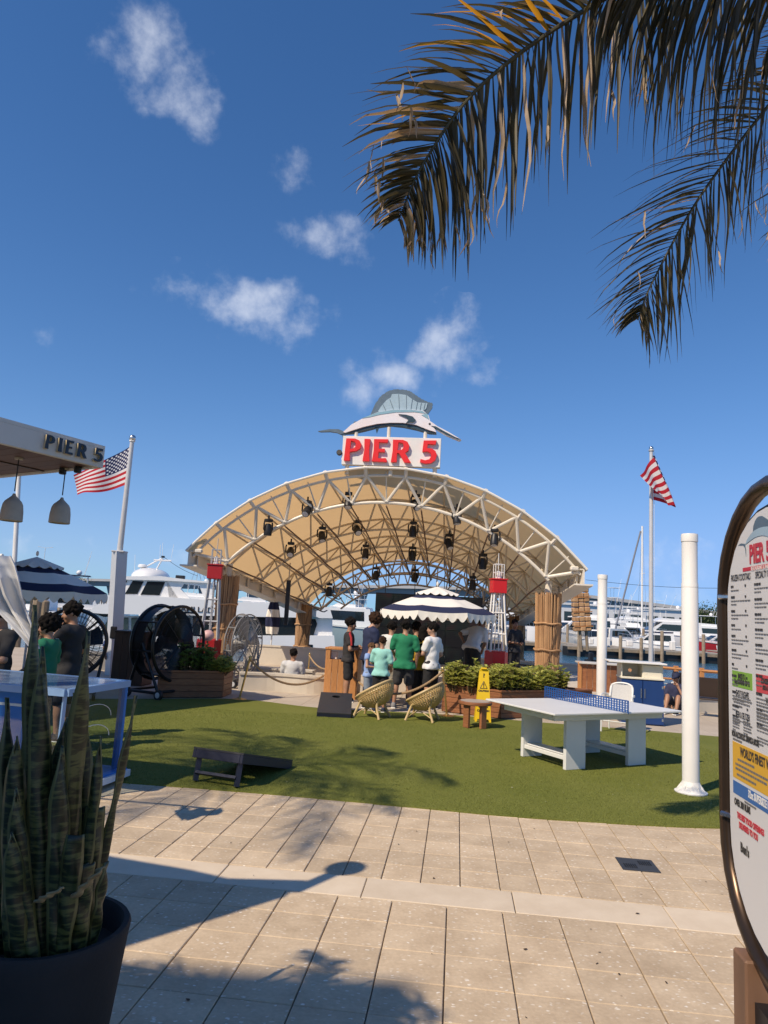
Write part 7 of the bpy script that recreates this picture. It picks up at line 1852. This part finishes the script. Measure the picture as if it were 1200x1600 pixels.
# ---------------------------------------------------------------- snake plant in a dark pot, bottom left
pc = P(76, 1412, 2.95); pc.z = 0
POT = mat('charcoal_pot', (.03, .03, .031), .8, spec=.2, var=.2, vs=5, bump=.2, bs=60)
pt_ = thing('plant_pot', 'big dark charcoal round pot with a thick rim at the bottom left', 'pot', pc)
rz = .645
MB().lathe([(.225, 0), (.24, .01), (.305, rz-.06), (.312, rz-.012), (.305, rz), (.285, rz), (.276, rz-.02), (.268, rz-.14), (.26, rz-.16)], 40).build('body', POT, pt_, True, 50)
MB().lathe([(0, rz-.10), (.15, rz-.095), (.275, rz-.105)], 24, caps=False).build('soil', SOIL, pt_, True)
def snake_mat():
    m = bpy.data.materials.new('snake_plant_leaf'); m.use_nodes = True; t = m.node_tree; b = t.nodes['Principled BSDF']; L = t.links.new
    uv = t.nodes.new('ShaderNodeTexCoord'); sp = t.nodes.new('ShaderNodeSeparateXYZ'); L(uv.outputs['UV'], sp.inputs[0])
    g = t.nodes.new('ShaderNodeNewGeometry'); n1 = t.nodes.new('ShaderNodeTexNoise'); n1.inputs['Scale'].default_value = 11; n1.inputs['Detail'].default_value = 5; n1.inputs['Roughness'].default_value = .7; L(g.outputs['Position'], n1.inputs['Vector'])
    mp = t.nodes.new('ShaderNodeMapping'); mp.inputs['Scale'].default_value = (14, 14, 62); L(g.outputs['Position'], mp.inputs[0])
    n2 = t.nodes.new('ShaderNodeTexNoise'); n2.inputs['Scale'].default_value = 1; n2.inputs['Detail'].default_value = 4; n2.inputs['Distortion'].default_value = .5; L(mp.outputs[0], n2.inputs['Vector'])
    r = t.nodes.new('ShaderNodeValToRGB'); e = r.color_ramp.elements; e[0].position = .40; e[0].color = (.006, .012, .004, 1); e[1].position = .60; e[1].color = (.080, .090, .026, 1); x = e.new(.5); x.color = (.017, .027, .009, 1); L(n2.outputs['Fac'], r.inputs[0])
    # pale margin near both edges
    ab = t.nodes.new('ShaderNodeMath'); ab.operation = 'SUBTRACT'; L(sp.outputs[1], ab.inputs[0]); ab.inputs[1].default_value = .5
    aa = t.nodes.new('ShaderNodeMath'); aa.operation = 'ABSOLUTE'; L(ab.outputs[0], aa.inputs[0])
    mr = t.nodes.new('ShaderNodeMapRange'); mr.inputs['From Min'].default_value = .36; mr.inputs['From Max'].default_value = .40; mr.inputs['To Max'].default_value = .85; L(aa.outputs[0], mr.inputs['Value'])
    mx = t.nodes.new('ShaderNodeMix'); mx.data_type = 'RGBA'; L(mr.outputs[0], mx.inputs['Factor']); L(r.outputs[0], mx.inputs[6]); mx.inputs[7].default_value = (.13, .125, .042, 1)
    L(mx.outputs[2], b.inputs['Base Color']); b.inputs['Roughness'].default_value = .42
    bp = t.nodes.new('ShaderNodeBump'); bp.inputs['Strength'].default_value = .3; bp.inputs['Distance'].default_value = .003; L(n1.outputs['Fac'], bp.inputs['Height']); L(bp.outputs[0], b.inputs['Normal'])
    return m
SNK = snake_mat(); DRYL = mat('dry_leaf_end', (.20, .15, .075), .8, col2=(.32, .26, .14), vs=20)
sp_ = thing('snake_plant', 'tall banded snake plant with broken lower leaves growing in the charcoal pot', 'plant', pc+Vector((0, 0, rz-.10)))
def snake_leaf(base, tip, w, twist, bend, cutoff=1.0, mt=SNK, name='leaf'):
    base = Vector(base); tip = Vector(tip); nu, nv = 22, 6
    ax = (tip-base); side0 = Vector((math.cos(twist), math.sin(twist), 0))
    def fn(u, v):
        u2 = u*cutoff; p = lerp(base, tip, u2)+Vector((bend[0], bend[1], 0))*math.sin(u2*math.pi*.6)*.9
        ww = w*(.62+.38*math.sin(min(1, u2*1.6)*math.pi/2))*(1-max(0, (u2-.62)/.38)**2.3*.97)
        a = twist+.9*u2; s = Vector((math.cos(a), math.sin(a), 0)); nn_ = Vector((-s.y, s.x, 0))
        x = (v-.5)*2
        return p+s*ww*.5*x+nn_*(ww*.30*(x*x-.5)+.006*math.sin(u*19+v*5))
    mb = MB().grid(fn, nu, nv); o = mb.build(name, mt, sp_, True, 180)
    uv = o.data.uv_layers.new(name='uv')
    for lp in o.data.loops:
        i, j = divmod(lp.vertex_index, nv+1); uv.data[lp.index].uv = (i/nu, j/nv)
    so = o.modifiers.new('thick', 'SOLIDIFY'); so.thickness = .006
    return o
loc = lambda px, py, Y: P(px, py, Y)-sp_.location
LV = [  # base px,py ; tip px,py ; depth base/tip ; width ; twist ; bend ; cutoff
 ((60, 1440), (52, 945), 2.95, 2.86, .105, .2, (.01, .0), 1), ((95, 1430), (128, 985), 2.93, 2.74, .110, .5, (.03, .0), 1), ((70, 1450), (72, 1010), 2.80, 2.74, .085, -.1, (0, 0), 1),
 ((30, 1445), (10, 1090), 2.9, 2.85, .10, .4, (-.02, 0), 1), ((95, 1450), (96, 1165), 2.78, 2.75, .085, .3, (.0, 0), 1), ((20, 1460), (30, 1150), 2.78, 2.74, .085, -.4, (-.01, 0), 1), ((112, 1435), (128, 1120), 2.95, 2.93, .08, -.2, (.0, 0), 1), ((45, 1440), (58, 1070), 3.0, 3.0, .085, .7, (.0, 0), 1), ((110, 1430), (112, 1082), 2.9, 2.85, .075, .1, (.02, 0), 1), ((140, 1405), (208, 1086), 2.98, 3.0, .048, .5, (.03, .0), 1),
 ((120, 1425), (152, 1150), 2.86, 2.84, .045, -.3, (.01, 0), 1), ((132, 1410), (160, 1205), 2.92, 2.92, .088, .2, (.01, 0), .80), 
 ((5, 1455), (-30, 1040), 2.9, 2.85, .10, .3, (-.03, 0), 1), ((80, 1425), (150, 1290), 2.88, 2.80, .07, .8, (.0, 0), .72),
 ((50, 1425), (96, 1120), 3.02, 3.02, .09, .3, (.01, 0), 1), ((140, 1425), (152, 1280), 2.8, 2.76, .075, .1, (0, 0), .7), ((60, 1470), (40, 1230), 2.70, 2.68, .07, .4, (-.04, 0), 1),
 ((112, 1450), (128, 1250), 2.72, 2.70, .075, -.3, (0, 0), .8), ((30, 1475), (20, 1300), 2.68, 2.66, .075, .2, (0, 0), 1), ((85, 1410), (60, 1060), 3.1, 3.1, .085, .5, (0, 0), 1), ((150, 1415), (165, 1330), 2.9, 2.88, .06, .5, (.02, 0), .9)]
for (b, tp, yb, yt_, w_, tw, bd, co) in LV:
    pb_ = loc(*b, yb); pb_.z = 0; d_ = math.hypot(pb_.x, pb_.y)
    if d_ > .22: pb_.x *= .22/d_; pb_.y *= .22/d_
    snake_leaf(pb_, loc(*tp, yt_), w_*.9, tw+rnd.uniform(-.5, .5), (bd[0]+rnd.uniform(-.02, .02), bd[1]), co)
snake_leaf(loc(118, 1400, 2.72), loc(162, 1352, 2.66), .055, 1.0, (0, 0), .95, DRYL, 'broken_leaf'); snake_leaf(loc(60, 1408, 2.68), loc(98, 1385, 2.64), .05, .6, (0, .0), .95, DRYL, 'broken_leaf')

# ---------------------------------------------------------------- palms
PALM = leaf_mat('palm_leaflet', (.022, .020, .008), (.072, .056, .022), .28, .5, 3, (.14, .10, .03))
PALMDRY = leaf_mat('palm_leaflet_dry', (.32, .22, .13), (.55, .42, .30), .30, .7, 5, (.5, .3, .12))
PALMAMB = leaf_mat('palm_leaflet_amber', (.20, .085, .010), (.40, .20, .018), .55, .6, 5, (.60, .28, .02))
RACH = mat('palm_rachis', (.07, .06, .025), .6, var=.25, vs=9)
TRUNK = mat('palm_trunk', (.20, .155, .11), .9, col2=(.30, .25, .19), vs=7, bump=.8, bs=18)
def leaflet_mb(base, d, droop, L_, W_, rr, curl=0.0):
    "folded tapering strip of six segments that bends toward the ground"
    d = d.normalized(); pts = [base]; dirs = [d]; n_ = 6; cur = d.copy()
    for i in range(n_):
        cur = (cur+Vector((0, 0, -1))*droop*(.5+i*.30)/n_+Vector((rr.uniform(-1, 1), rr.uniform(-1, 1), rr.uniform(-.5, .5)))*(.10+curl*(i/n_))).normalized()
        pts.append(pts[-1]+cur*L_/n_); dirs.append(cur)
    vs = []; fs = []
    s = d.cross(Vector((0, 0, 1))); s = s.normalized() if s.length > .05 else Vector((1, 0, 0)); ang = rr.uniform(-.9, .9)
    for i, p in enumerate(pts):
        f = i/n_; w = W_*(.45+.55*min(1, f*4))*(1-f**1.8*.95)
        dd = dirs[i]; s = (s-dd*s.dot(dd)).normalized(); nn_ = s.cross(dd); q = (s*math.cos(ang)+nn_*math.sin(ang)); m_ = (nn_*math.cos(ang)-s*math.sin(ang))
        vs += [p+q*w*.5+m_*w*.22, p, p-q*w*.5+m_*w*.22]
    for i in range(n_):
        a = 3*i; fs += [(a, a+1, a+4, a+3), (a+1, a+2, a+5, a+4)]
    return MB().add(vs, fs)
budget = {'n': 0}
def frond(parent, pts, nleaf, Lmax, W_, rr, indiv, dry=.0, amber=.0, droop=1.0, sides=(1, -1), off=Vector((0, 0, 0)), thin=1.0, r0=.022, face=None, fwd=.55):
    c = [p-off for p in catmull(pts, 10)]; n_ = len(c)
    f = MB().tube(c, [lerp(r0, .004, i/(n_-1)) for i in range(n_)], 7).build('frond', RACH, parent, True)
    rest = {}
    for i in range(nleaf):
        for sd in sides:
            s = (i+.5+rr.uniform(-.3, .3))/nleaf*.985+.01; x = s*(n_-1); j = min(int(x), n_-2); p = lerp(c[j], c[j+1], x-j); tg = (c[j+1]-c[j]).normalized()
            sidev = tg.cross(face or Vector((0, 0, 1))); sidev = sidev.normalized() if sidev.length > .1 else Vector((1, 0, 0)); upv = sidev.cross(tg)
            d = sidev*sd*(.85)+tg*(fwd+.55*s)+upv*rr.uniform(-.38, .40); dr_ = droop[0 if (sidev*sd).z > 0 else 1] if isinstance(droop, tuple) else droop; hi_ = (sidev*sd).z > 0
            L_ = Lmax*(.55+.45*math.sin(math.pi*min(1, s*.9+.12)))*(1.0 if s < .75 else 1-.55*(s-.75)/.25)*rr.uniform(.68, 1.12)*(.72 if hi_ and isinstance(droop, tuple) and droop[1] > 2 else 1)
            q = rr.random(); mt = PALM
            if q < dry: mt = PALMDRY
            elif hi_ and q < dry+amber and .2 < s < .75: mt = PALMAMB
            mb = leaflet_mb(p, d, dr_*rr.uniform(.75, 1.25), L_, W_*thin*rr.uniform(.8, 1.2), rr, .30 if mt is PALMDRY else .0)
            if indiv and budget['n'] < 300: mb.build('leaflet', mt, f, True, 180); budget['n'] += 1
            else: rest.setdefault(mt.name, (mt, MB()))[1].add(mb.v, mb.f)
            if mt is PALM and rr.random() < dry*(2.4 if hi_ else 1.3):          # dry curled tip on a green leaflet
                e = Vector(mb.v[-8]); tm = leaflet_mb(e, Vector((rr.uniform(-.5, .5), rr.uniform(-.5, .5), -1)), .8, L_*.28, W_*.7, rr, .5); rest.setdefault(PALMDRY.name, (PALMDRY, MB()))[1].add(tm.v, tm.f)
    for mt, mb in rest.values():
        o = mb.build('leaflets', mt, f, True, 180); o['kind'] = 'stuff'
    return f
rr = random.Random(11)
cr = P(1480, -230, 5.6)
pm = thing('palm_tree', 'date palm whose browned fronds hang into the top right of the picture', 'palm tree', (cr.x, cr.y, 0))
off = Vector((cr.x, cr.y, 0))
MB().tube([(.15, .1, 0), (.08, .05, cr.z*.4), (.02, .0, cr.z*.8), (0, 0, cr.z)], [.24, .19, .18, .22], 14).build('trunk', TRUNK, pm, True)
for i in range(26):
    a = i*2.4; z = cr.z-.1-i*.05; MB().bevbox((.19*math.cos(a), .19*math.sin(a), z), (.09, .05, .22), .01, Matrix.Rotation(a, 3, 'Z') @ Matrix.Rotation(R(-25), 3, 'Y')).build('leaf_base', TRUNK, pm)
budget['n'] = 0
frond(pm, [cr, P(1200, -130, 5.2), P(941, 0, 4.95), P(760, 126, 4.8), P(665, 250, 4.72), P(622, 345, 4.68)], 165, 1.28, .040, rr, True, .15, .22, (.50, 2.3), off=off, r0=.03, face=Vector((0, -.85, -.5)), fwd=.35)
frond(pm, [cr, P(1370, -60, 5.9), P(1290, 60, 5.85), P(1195, 172, 5.7), P(1092, 310, 5.6), P(1020, 440, 5.55), P(996, 500, 5.5)], 150, 1.15, .027, rr, True, .03, .0, (.35, .9), off=off, r0=.026, face=Vector((0, -.85, -.5)), fwd=.75)
frond(pm, [cr, P(1340, -110, 4.9), P(1220, -70, 4.6), P(1080, -40, 4.45), P(930, -15, 4.4)], 190, 1.62, .038, rr, False, .06, .03, (1.2, 2.4), off=off, r0=.03, face=Vector((0, -.8, -.6)), fwd=.3)
frond(pm, [cr, P(1420, -60, 6.4), P(1330, 110, 6.7), P(1265, 250, 6.9), P(1225, 390, 6.9)], 90, 1.2, .024, rr, False, .12, .0, (.3, .5), off=off, face=Vector((0, -.85, -.5)), fwd=.5)
for k in range(9):
    a = R(-100+k*25); L_ = rr.uniform(2.2, 2.8)
    d = Vector((math.cos(a), math.sin(a), 0))
    if d.x < .25: continue
    frond(pm, [cr, cr+d*L_*.35+Vector((0, 0, .65)), cr+d*L_*.75+Vector((0, 0, .5)), cr+d*L_+Vector((0, 0, -.2))], 40, .6, .03, rr, False, .05, 0, .8, off=off)
# palm out of frame at the left, whose crown shades the lawn
def off_palm(label, x, y, z, L_, n_, seed, nl, name='palm_tree', r=.17):
    rr = random.Random(seed); c = Vector((x, y, z)); t = thing(name, label, 'palm tree', (x, y, 0)); of = Vector((x, y, 0))
    MB().tube([(.1, 0, 0), (.05, 0, z*.5), (0, 0, z)], [r*1.2, r, r*.9], 12).build('trunk', TRUNK, t, True)
    for k in range(n_):
        a = 2*math.pi*k/n_+rr.uniform(-.2, .2); d = Vector((math.cos(a), math.sin(a), 0)); u = rr.uniform(.15, .6); l = L_*rr.uniform(.85, 1.1)
        frond(t, [c, c+d*l*.35+Vector((0, 0, l*.22*u*2)), c+d*l*.72+Vector((0, 0, l*.12*u)), c+d*l+Vector((0, 0, -l*.22))], nl, l*.30, .03, rr, False, .02, 0, .8, off=of)
    return t
SHX, SHY = math.sin(SUN_AZ)*-1/math.tan(SUN_EL), math.cos(SUN_AZ)*-1/math.tan(SUN_EL)
off_palm('palm standing left of the pavement outside the picture, shading the lawn', -1.55-8.4*SHX, 8.75-8.4*SHY, 8.4, 2.9, 11, 5, 56)
off_palm('small palm behind the photographer at the left, its frond tips shading the paving', -.42-4.2*SHX, 3.22-4.2*SHY, 4.2, 1.25, 9, 8, 34, r=.08)
# ---------------------------------------------------------------- trees beyond the docks at the right
TREEL = leaf_mat('tree_leaf', (.035, .06, .018), (.10, .13, .04), .2, .6, .8)
BARK = mat('tree_bark', (.12, .09, .06), .9)
def tree(label, pos, h, r, seed):
    rr = random.Random(seed); t = thing('tree', label, 'tree', pos, 0, 'trees on the far shore')
    MB().tube([(0, 0, 0), (.1, 0, h*.3), (0, .1, h*.6)], [.35, .28, .15], 8).build('trunk', BARK, t, True)
    lv = MB()
    for i in range(1500):
        c_ = rr.randrange(9); ca = c_*2.4; cc = Vector((r*.55*math.cos(ca), r*.55*math.sin(ca), h*(.5+.05*c_)))
        v = Vector((rr.gauss(0, 1), rr.gauss(0, 1), rr.gauss(0, .8))).normalized()*r*.55*rr.random()**.33
        add_leaf(lv, cc+v, Vector((rr.uniform(-1, 1), rr.uniform(-1, 1), rr.uniform(-.5, .8))), Vector((0, 0, 1)), .55, .40)
    o = lv.build('crown', TREEL, t); return t
for i, (px, Y, h, r) in enumerate(((1092, 200, 9, 6), (1110, 205, 8, 6), (1128, 198, 9, 6.5), (1150, 204, 9, 6), (1060, 214, 7, 5), (-20, 240, 9, 6), (60, 236, 8, 6), (110, 250, 8, 6))):
    p = P(px, 980, Y)
    tree(['green tree below the bridge left of the menu board frame', 'green tree below the bridge, second from the menu board frame', 'green tree below the bridge partly behind the menu board frame', 'green tree behind the menu board', 'low tree below the bridge behind the white post', 'tree on the far shore at the left edge', 'tree on the far shore behind the striped umbrella', 'tree on the far shore left of the yacht'][i], (p.x, p.y, WATER_Z), h, r, i)
# ---------------------------------------------------------------- menu board at the right edge
DB = 2.27; CB = .945                                   # plaza coordinates of its middle: across, ahead
mo = PL(CB, DB)
mt_ = thing('menu_board', 'white drink menu board in a bronze bent tube frame at the right edge', 'menu board', mo, AXROT)
# local: x right (its back side), y ahead; the face looks to -x, text runs from far (left) to near (right)
BRZ = mat('bronze_tube', (.085, .055, .036), .3, metal=.75, var=.15, vs=5)
ZB, ZT, HWB = .91, 2.36, .385
def loop_pts(hw, zb, zt, rtop, n=14):
    q = []
    for i in range(n+1):
        a = math.pi*i/n; q.append((hw*math.cos(a), zt-rtop+rtop*math.sin(a)))
    for i in range(n+1):
        a = math.pi+math.pi*i/n; q.append((hw*math.cos(a), zb+rtop+rtop*math.sin(a)))
    return q
LP = loop_pts(HWB, ZB, ZT, .36)
MB().tube([(0, -y, z) for y, z in LP], .027, 14, closed=True).build('tube_frame', BRZ, mt_, True)
PANELM = mat('menu_panel_white', (.70, .68, .66), .35, var=.02)
LP2 = loop_pts(HWB-.055, ZB+.06, ZT-.075, .30)
Mface = Matrix(((0, 0, -1, 0), (-1, 0, 0, 0), (0, 1, 0, 0), (0, 0, 0, 1)))     # x' -> -y (far to near), y' -> z, z' -> -x
MB().prism([(-y, z) for y, z in LP2], -.012, .012, Mface).build('panel', PANELM, mt_)
MB().tube([(0, -y, z) for y, z in loop_pts(HWB-.052, ZB+.057, ZT-.072, .30)], .010, 8, closed=True).build('panel_rim', BLACKM, mt_, True)
for z in (2.02, 1.29):
    for sy in (-1, 1): rod('bolt', mt_, (-.028, sy*(HWB-.02), z), (.0, sy*(HWB-.06), z), .009, CHROME, 6)
for sy in (-1, 1):
    MB().bevbox((.0, sy*.17, .465), (.10, .10, .93), .006).build('post', mat('post_timber', (.15, .08, .045), .6, col2=(.22, .12, .07), vs=6, stretch=(1, 1, .2)), mt_)
    MB().bevbox((-.053, sy*.17, .62), (.008, .03, .16), .003).build('hinge_plate', BRZ, mt_)
MB().bevbox((0, 0, .015), (.40, .60, .03), .006).build('base_plate', BLACKM, mt_)
MB().box((0, 0, .42), (.05, .24, .80)).build('back_box', BLACK, mt_)
ZO_ = [.80, .842, .889, .915, .955, .995, 1.05, 1.06, 1.195, 1.225, 1.345, 1.448, 1.475, 1.54, 1.985, 2.0465, 2.105, 2.205, 2.4]
ZN_ = [1.15, 1.22, 1.285, 1.312, 1.35, 1.375, 1.415, 1.425, 1.54, 1.565, 1.632, 1.70, 1.72, 1.772, 2.08, 2.102, 2.145, 2.215, 2.33]
zmap = lambda z: float(np.interp(z, ZO_, ZN_))       # heights of the printed rows on the panel
def zm(mb): mb.v = [(p[0], zmap(p[1]), p[2]) for p in mb.v]; return mb
INK = mat('menu_ink', (.035, .033, .033), .5, var=0); PR = mat('menu_red', (.52, .03, .05), .5, var=0)
def on_face(x, z, d=.0135): return Mface @ Matrix.Translation((x, zmap(z), d))
def put(txt, x, z, size, mt=INK, align='CENTER', sx=.8, bold=.001, nm='lettering', d=.0135, par=None):
    xf(text_mb(txt, size, .0006, bold, align, sx), on_face(x, z, d)).build(nm, mt, par or mt_)
def block(x0, x1, z0, z1, col, nm, d=.0128):
    z0, z1 = zmap(z0), zmap(z1)
    return MB().prism([(x0, z0), (x1, z0), (x1, z1), (x0, z1)], d-.001, d, Mface).build('colour_block', mat(nm, col, .5, var=0), mt_)
X0 = -HWB+.055+.036                                      # left margin of the first column
# head: fish emblem and name
def emblem(pts, mt, d): MB().prism([(-.0+p[0], zmap(p[1])) for p in pts], d-.001, d, Mface).build('emblem', mt, mt_)
ex, ez, es = -.06, 2.205, .00105
E_ = lambda zx, zy: (ex+(zx-600)*es*.28*1.0, ez+(300-zy)*es*.36)
emblem([E_(*q) for q in ((455, 285), (470, 200), (515, 130), (570, 92), (625, 80), (700, 88), (780, 130), (880, 190), (915, 200), (885, 282), (740, 250), (600, 248), (500, 262))], FIN, .0132)
emblem([E_(*q) for q in ((240, 412), (300, 355), (400, 300), (500, 262), (620, 246), (740, 248), (850, 262), (905, 345), (1050, 435), (1145, 495), (935, 395), (955, 432), (800, 372), (700, 352), (600, 348), (500, 354), (400, 374))], FINL, .0136)
emblem([E_(*q) for q in ((40, 396), (130, 383), (235, 400), (258, 470), (262, 560), (238, 450), (190, 412))], FIN, .0136)
put('PIER 5', -.055, 2.108, .082, PR, 'CENTER', .72, .003)
block(-.19, .08, 2.035, 2.058, (.55, .03, .05), 'menu_red_bar')
put('RESTAURANT & BAR', -.055, 2.0465, .018, WHITE, 'CENTER', .8, .0)
# columns: headings and item lines; the item lines are too small to read in the picture and are set as fine strokes
rr = random.Random(4)
def lines(x, z, w, n, h=.0052):
    mb = MB()
    for k in range(n):
        xx = x; end = x+w*(1 if k < n-1 else rr.uniform(.25, .6))*rr.uniform(.85, 1.0)
        while xx < end:
            l = rr.uniform(.008, .022); mb.box((min(xx+l/2, end), z-k*.0165, .0134), (l, h, .0006)); xx += l+.0035
    return mb
strokes = MB(); heads = MB()
def item(x, z, w, n):
    a = lines(x, z, w*rr.uniform(.45, .75), 1, .0105); heads.add(a.v, a.f)
    b = MB().box((x+w*.80, z, .0134), (.010, .0105, .0006)); heads.add(b.v, b.f)
    c = lines(x, z-.019, w, n); strokes.add(c.v, c.f)
    return z-.019-n*.0165-.016
C1, C2, C3 = X0, X0+.195, X0+.385
put('FROZEN COCKTAILS', C1+.085, 1.985, .031, INK, 'CENTER', .56, 0); put('SPECIALTY COCKTAILS', C2+.10, 1.985, .031, INK, 'CENTER', .56, 0)
z = 1.945
for k in range(11): z = item(C1, z, .155, 1+(k % 3 > 0))
z = 1.945
for k in range(10): z = item(C2, z, .165, 2)
xf(zm(strokes), Mface).build('small_print', mat('menu_grey_ink', (.16, .155, .15), .6, var=0), mt_)['kind'] = 'stuff'
xf(zm(heads), Mface).build('item_names', INK, mt_)['kind'] = 'stuff'
zb_ = 1.475
block(C1, C1+.165, zb_, zb_+.065, (.22, .42, .05), 'menu_green'); put('MAKE IT A', C1+.083, zb_+.045, .022, INK, sx=.6); put('16oz SOUVENIR CUP 12', C1+.083, zb_+.022, .022, INK, sx=.55)
block(C2, C2+.18, zb_, zb_+.07, (.62, .07, .08), 'menu_coral'); put('LONGER DRINKS', C2+.09, zb_+.046, .022, INK, sx=.6); put('ADD A FLOATER', C2+.09, zb_+.022, .018, INK, sx=.6)
put('SHOT FLIGHTS', C1+.085, 1.448, .029, INK, sx=.56, bold=0); put('WINE', C2+.09, 1.448, .029, INK, sx=.6, bold=0)
put('BEER & SELTZER', C1+.085, 1.345, .029, INK, sx=.56, bold=0)
s2 = MB()
for (x, z, w, n_) in ((C1+.01, 1.42, .15, 3), (C1, 1.318, .06, 5), (C1+.09, 1.318, .06, 5), (C2, 1.42, .16, 7), (C1, 1.205, .17, 1), (C2, 1.26, .16, 3)): a = lines(x, z, w, n_, .007); s2.add(a.v, a.f)
xf(zm(s2), Mface).build('small_print', MATS['menu_grey_ink'], mt_)['kind'] = 'stuff'
put('NON ALCOHOLIC DRINKS & MORE', C1+.10, 1.225, .026, INK, sx=.52)
block(C1-.005, C1+.58, 1.06, 1.195, (.72, .40, .035), 'menu_amber'); put("WORLD'S FINEST WINGS", C1+.20, 1.166, .040, INK, sx=.62)
block(C1-.005, C1+.58, .995, 1.05, (.04, .14, .38), 'menu_blue'); put('32oz SUPERSIZE IT', C1+.20, 1.028, .032, WHITE, sx=.62)
s3 = MB()
for (x, z, w, n_) in ((C1+.04, 1.135, .40, 1), (C1+.02, 1.115, .45, 2), (C1+.03, 1.078, .42, 1), (C1+.09, .985, .25, 1)): a = lines(x, z, w, n_, .008); s3.add(a.v, a.f)
xf(zm(s3), Mface).build('small_print', MATS['menu_grey_ink'], mt_)['kind'] = 'stuff'
put('OVER 300 RUMS', C1+.07, .945+.01, .030, INK, sx=.6)
put('THE BEST FOOD OFFERINGS', C1+.13, .915, .026, PR, sx=.62); put('DELIVERED TO YOU', C1+.115, .889, .026, PR, sx=.62)
for k in range(9):
    pass
put("Ben's", C1+.085, .842+.0, .040, INK, sx=.8, bold=.0015)

# ---------------------------------------------------------------- unseen blockers added to shade the foreground
bd = thing('added_shade_building', 'added building behind the camera, sized for its shadow on the paving', 'building', (0, 0, 0))
WALLM = mat('warm_bounce_stucco', (.52, .38, .25), .85, var=.06, vs=1)  # tan tint chosen to bounce warm light into the shadows
bx1, by = .15-14*SHX, 3.90-14*SHY  # added block placed so its shadow edge falls on the near paving
MB().box((bx1-9, by-4, 7), (18, 8, 14.0)).build('wall', WALLM, bd); MB().box((bx1-9.0, by-4, 14.1), (18.0, 8.0, .2)).build('roof', GREYW, bd)
for i in range(6):
    for z in (1.6, 5.2, 8.8, 12):
        w_ = MB().box((bx1-17+i*2.9, by+.02, z), (1.8, .08, 1.9)).build('window', GLASSD, bd)
# unseen slab, arm and ball added to cast the wedge shadow
cz = 3.3; poly = [(-1.36, 4.15), (-.52, 5.02), (-.40, 5.34), (-.95, 5.30), (-1.25, 5.42), (-1.95, 5.62), (-2.9, 5.2), (-2.6, 4.3)]
o2 = Vector((-cz*SHX, -cz*SHY, 0)); cx_, cy_ = -3.2-0, 2.6
cb_ = thing('added_shade_slab', 'added slab on a post out of view, shaped to cast the foreground shadow', 'canopy', (cx_, cy_, 0))
MB().prism([(p[0]+o2.x-cx_, p[1]+o2.y-cy_) for p in poly], cz-.03, cz).build('canvas', CREAMF, cb_)
MB().tube([(.0, 0, 0), (.0, 0, cz-.035)], .04, 8).build('post', WHITE, cb_); MB().box((0, 0, .03), (.5, .5, .06)).build('base', GREYW, cb_)
ar0 = Vector((-.46+o2.x-cx_, 5.15+o2.y-cy_, cz+.0)); gl2 = Vector((-.14+o2.x-cx_, 5.62+o2.y-cy_, cz))
rod('blocker_arm', cb_, ar0, gl2, .05, WHITE); MB().ell(gl2, (.13, .13, .13), 14, 10).build('globe', WHITE, cb_, True)  # arm and ball added for the round end of the shadow
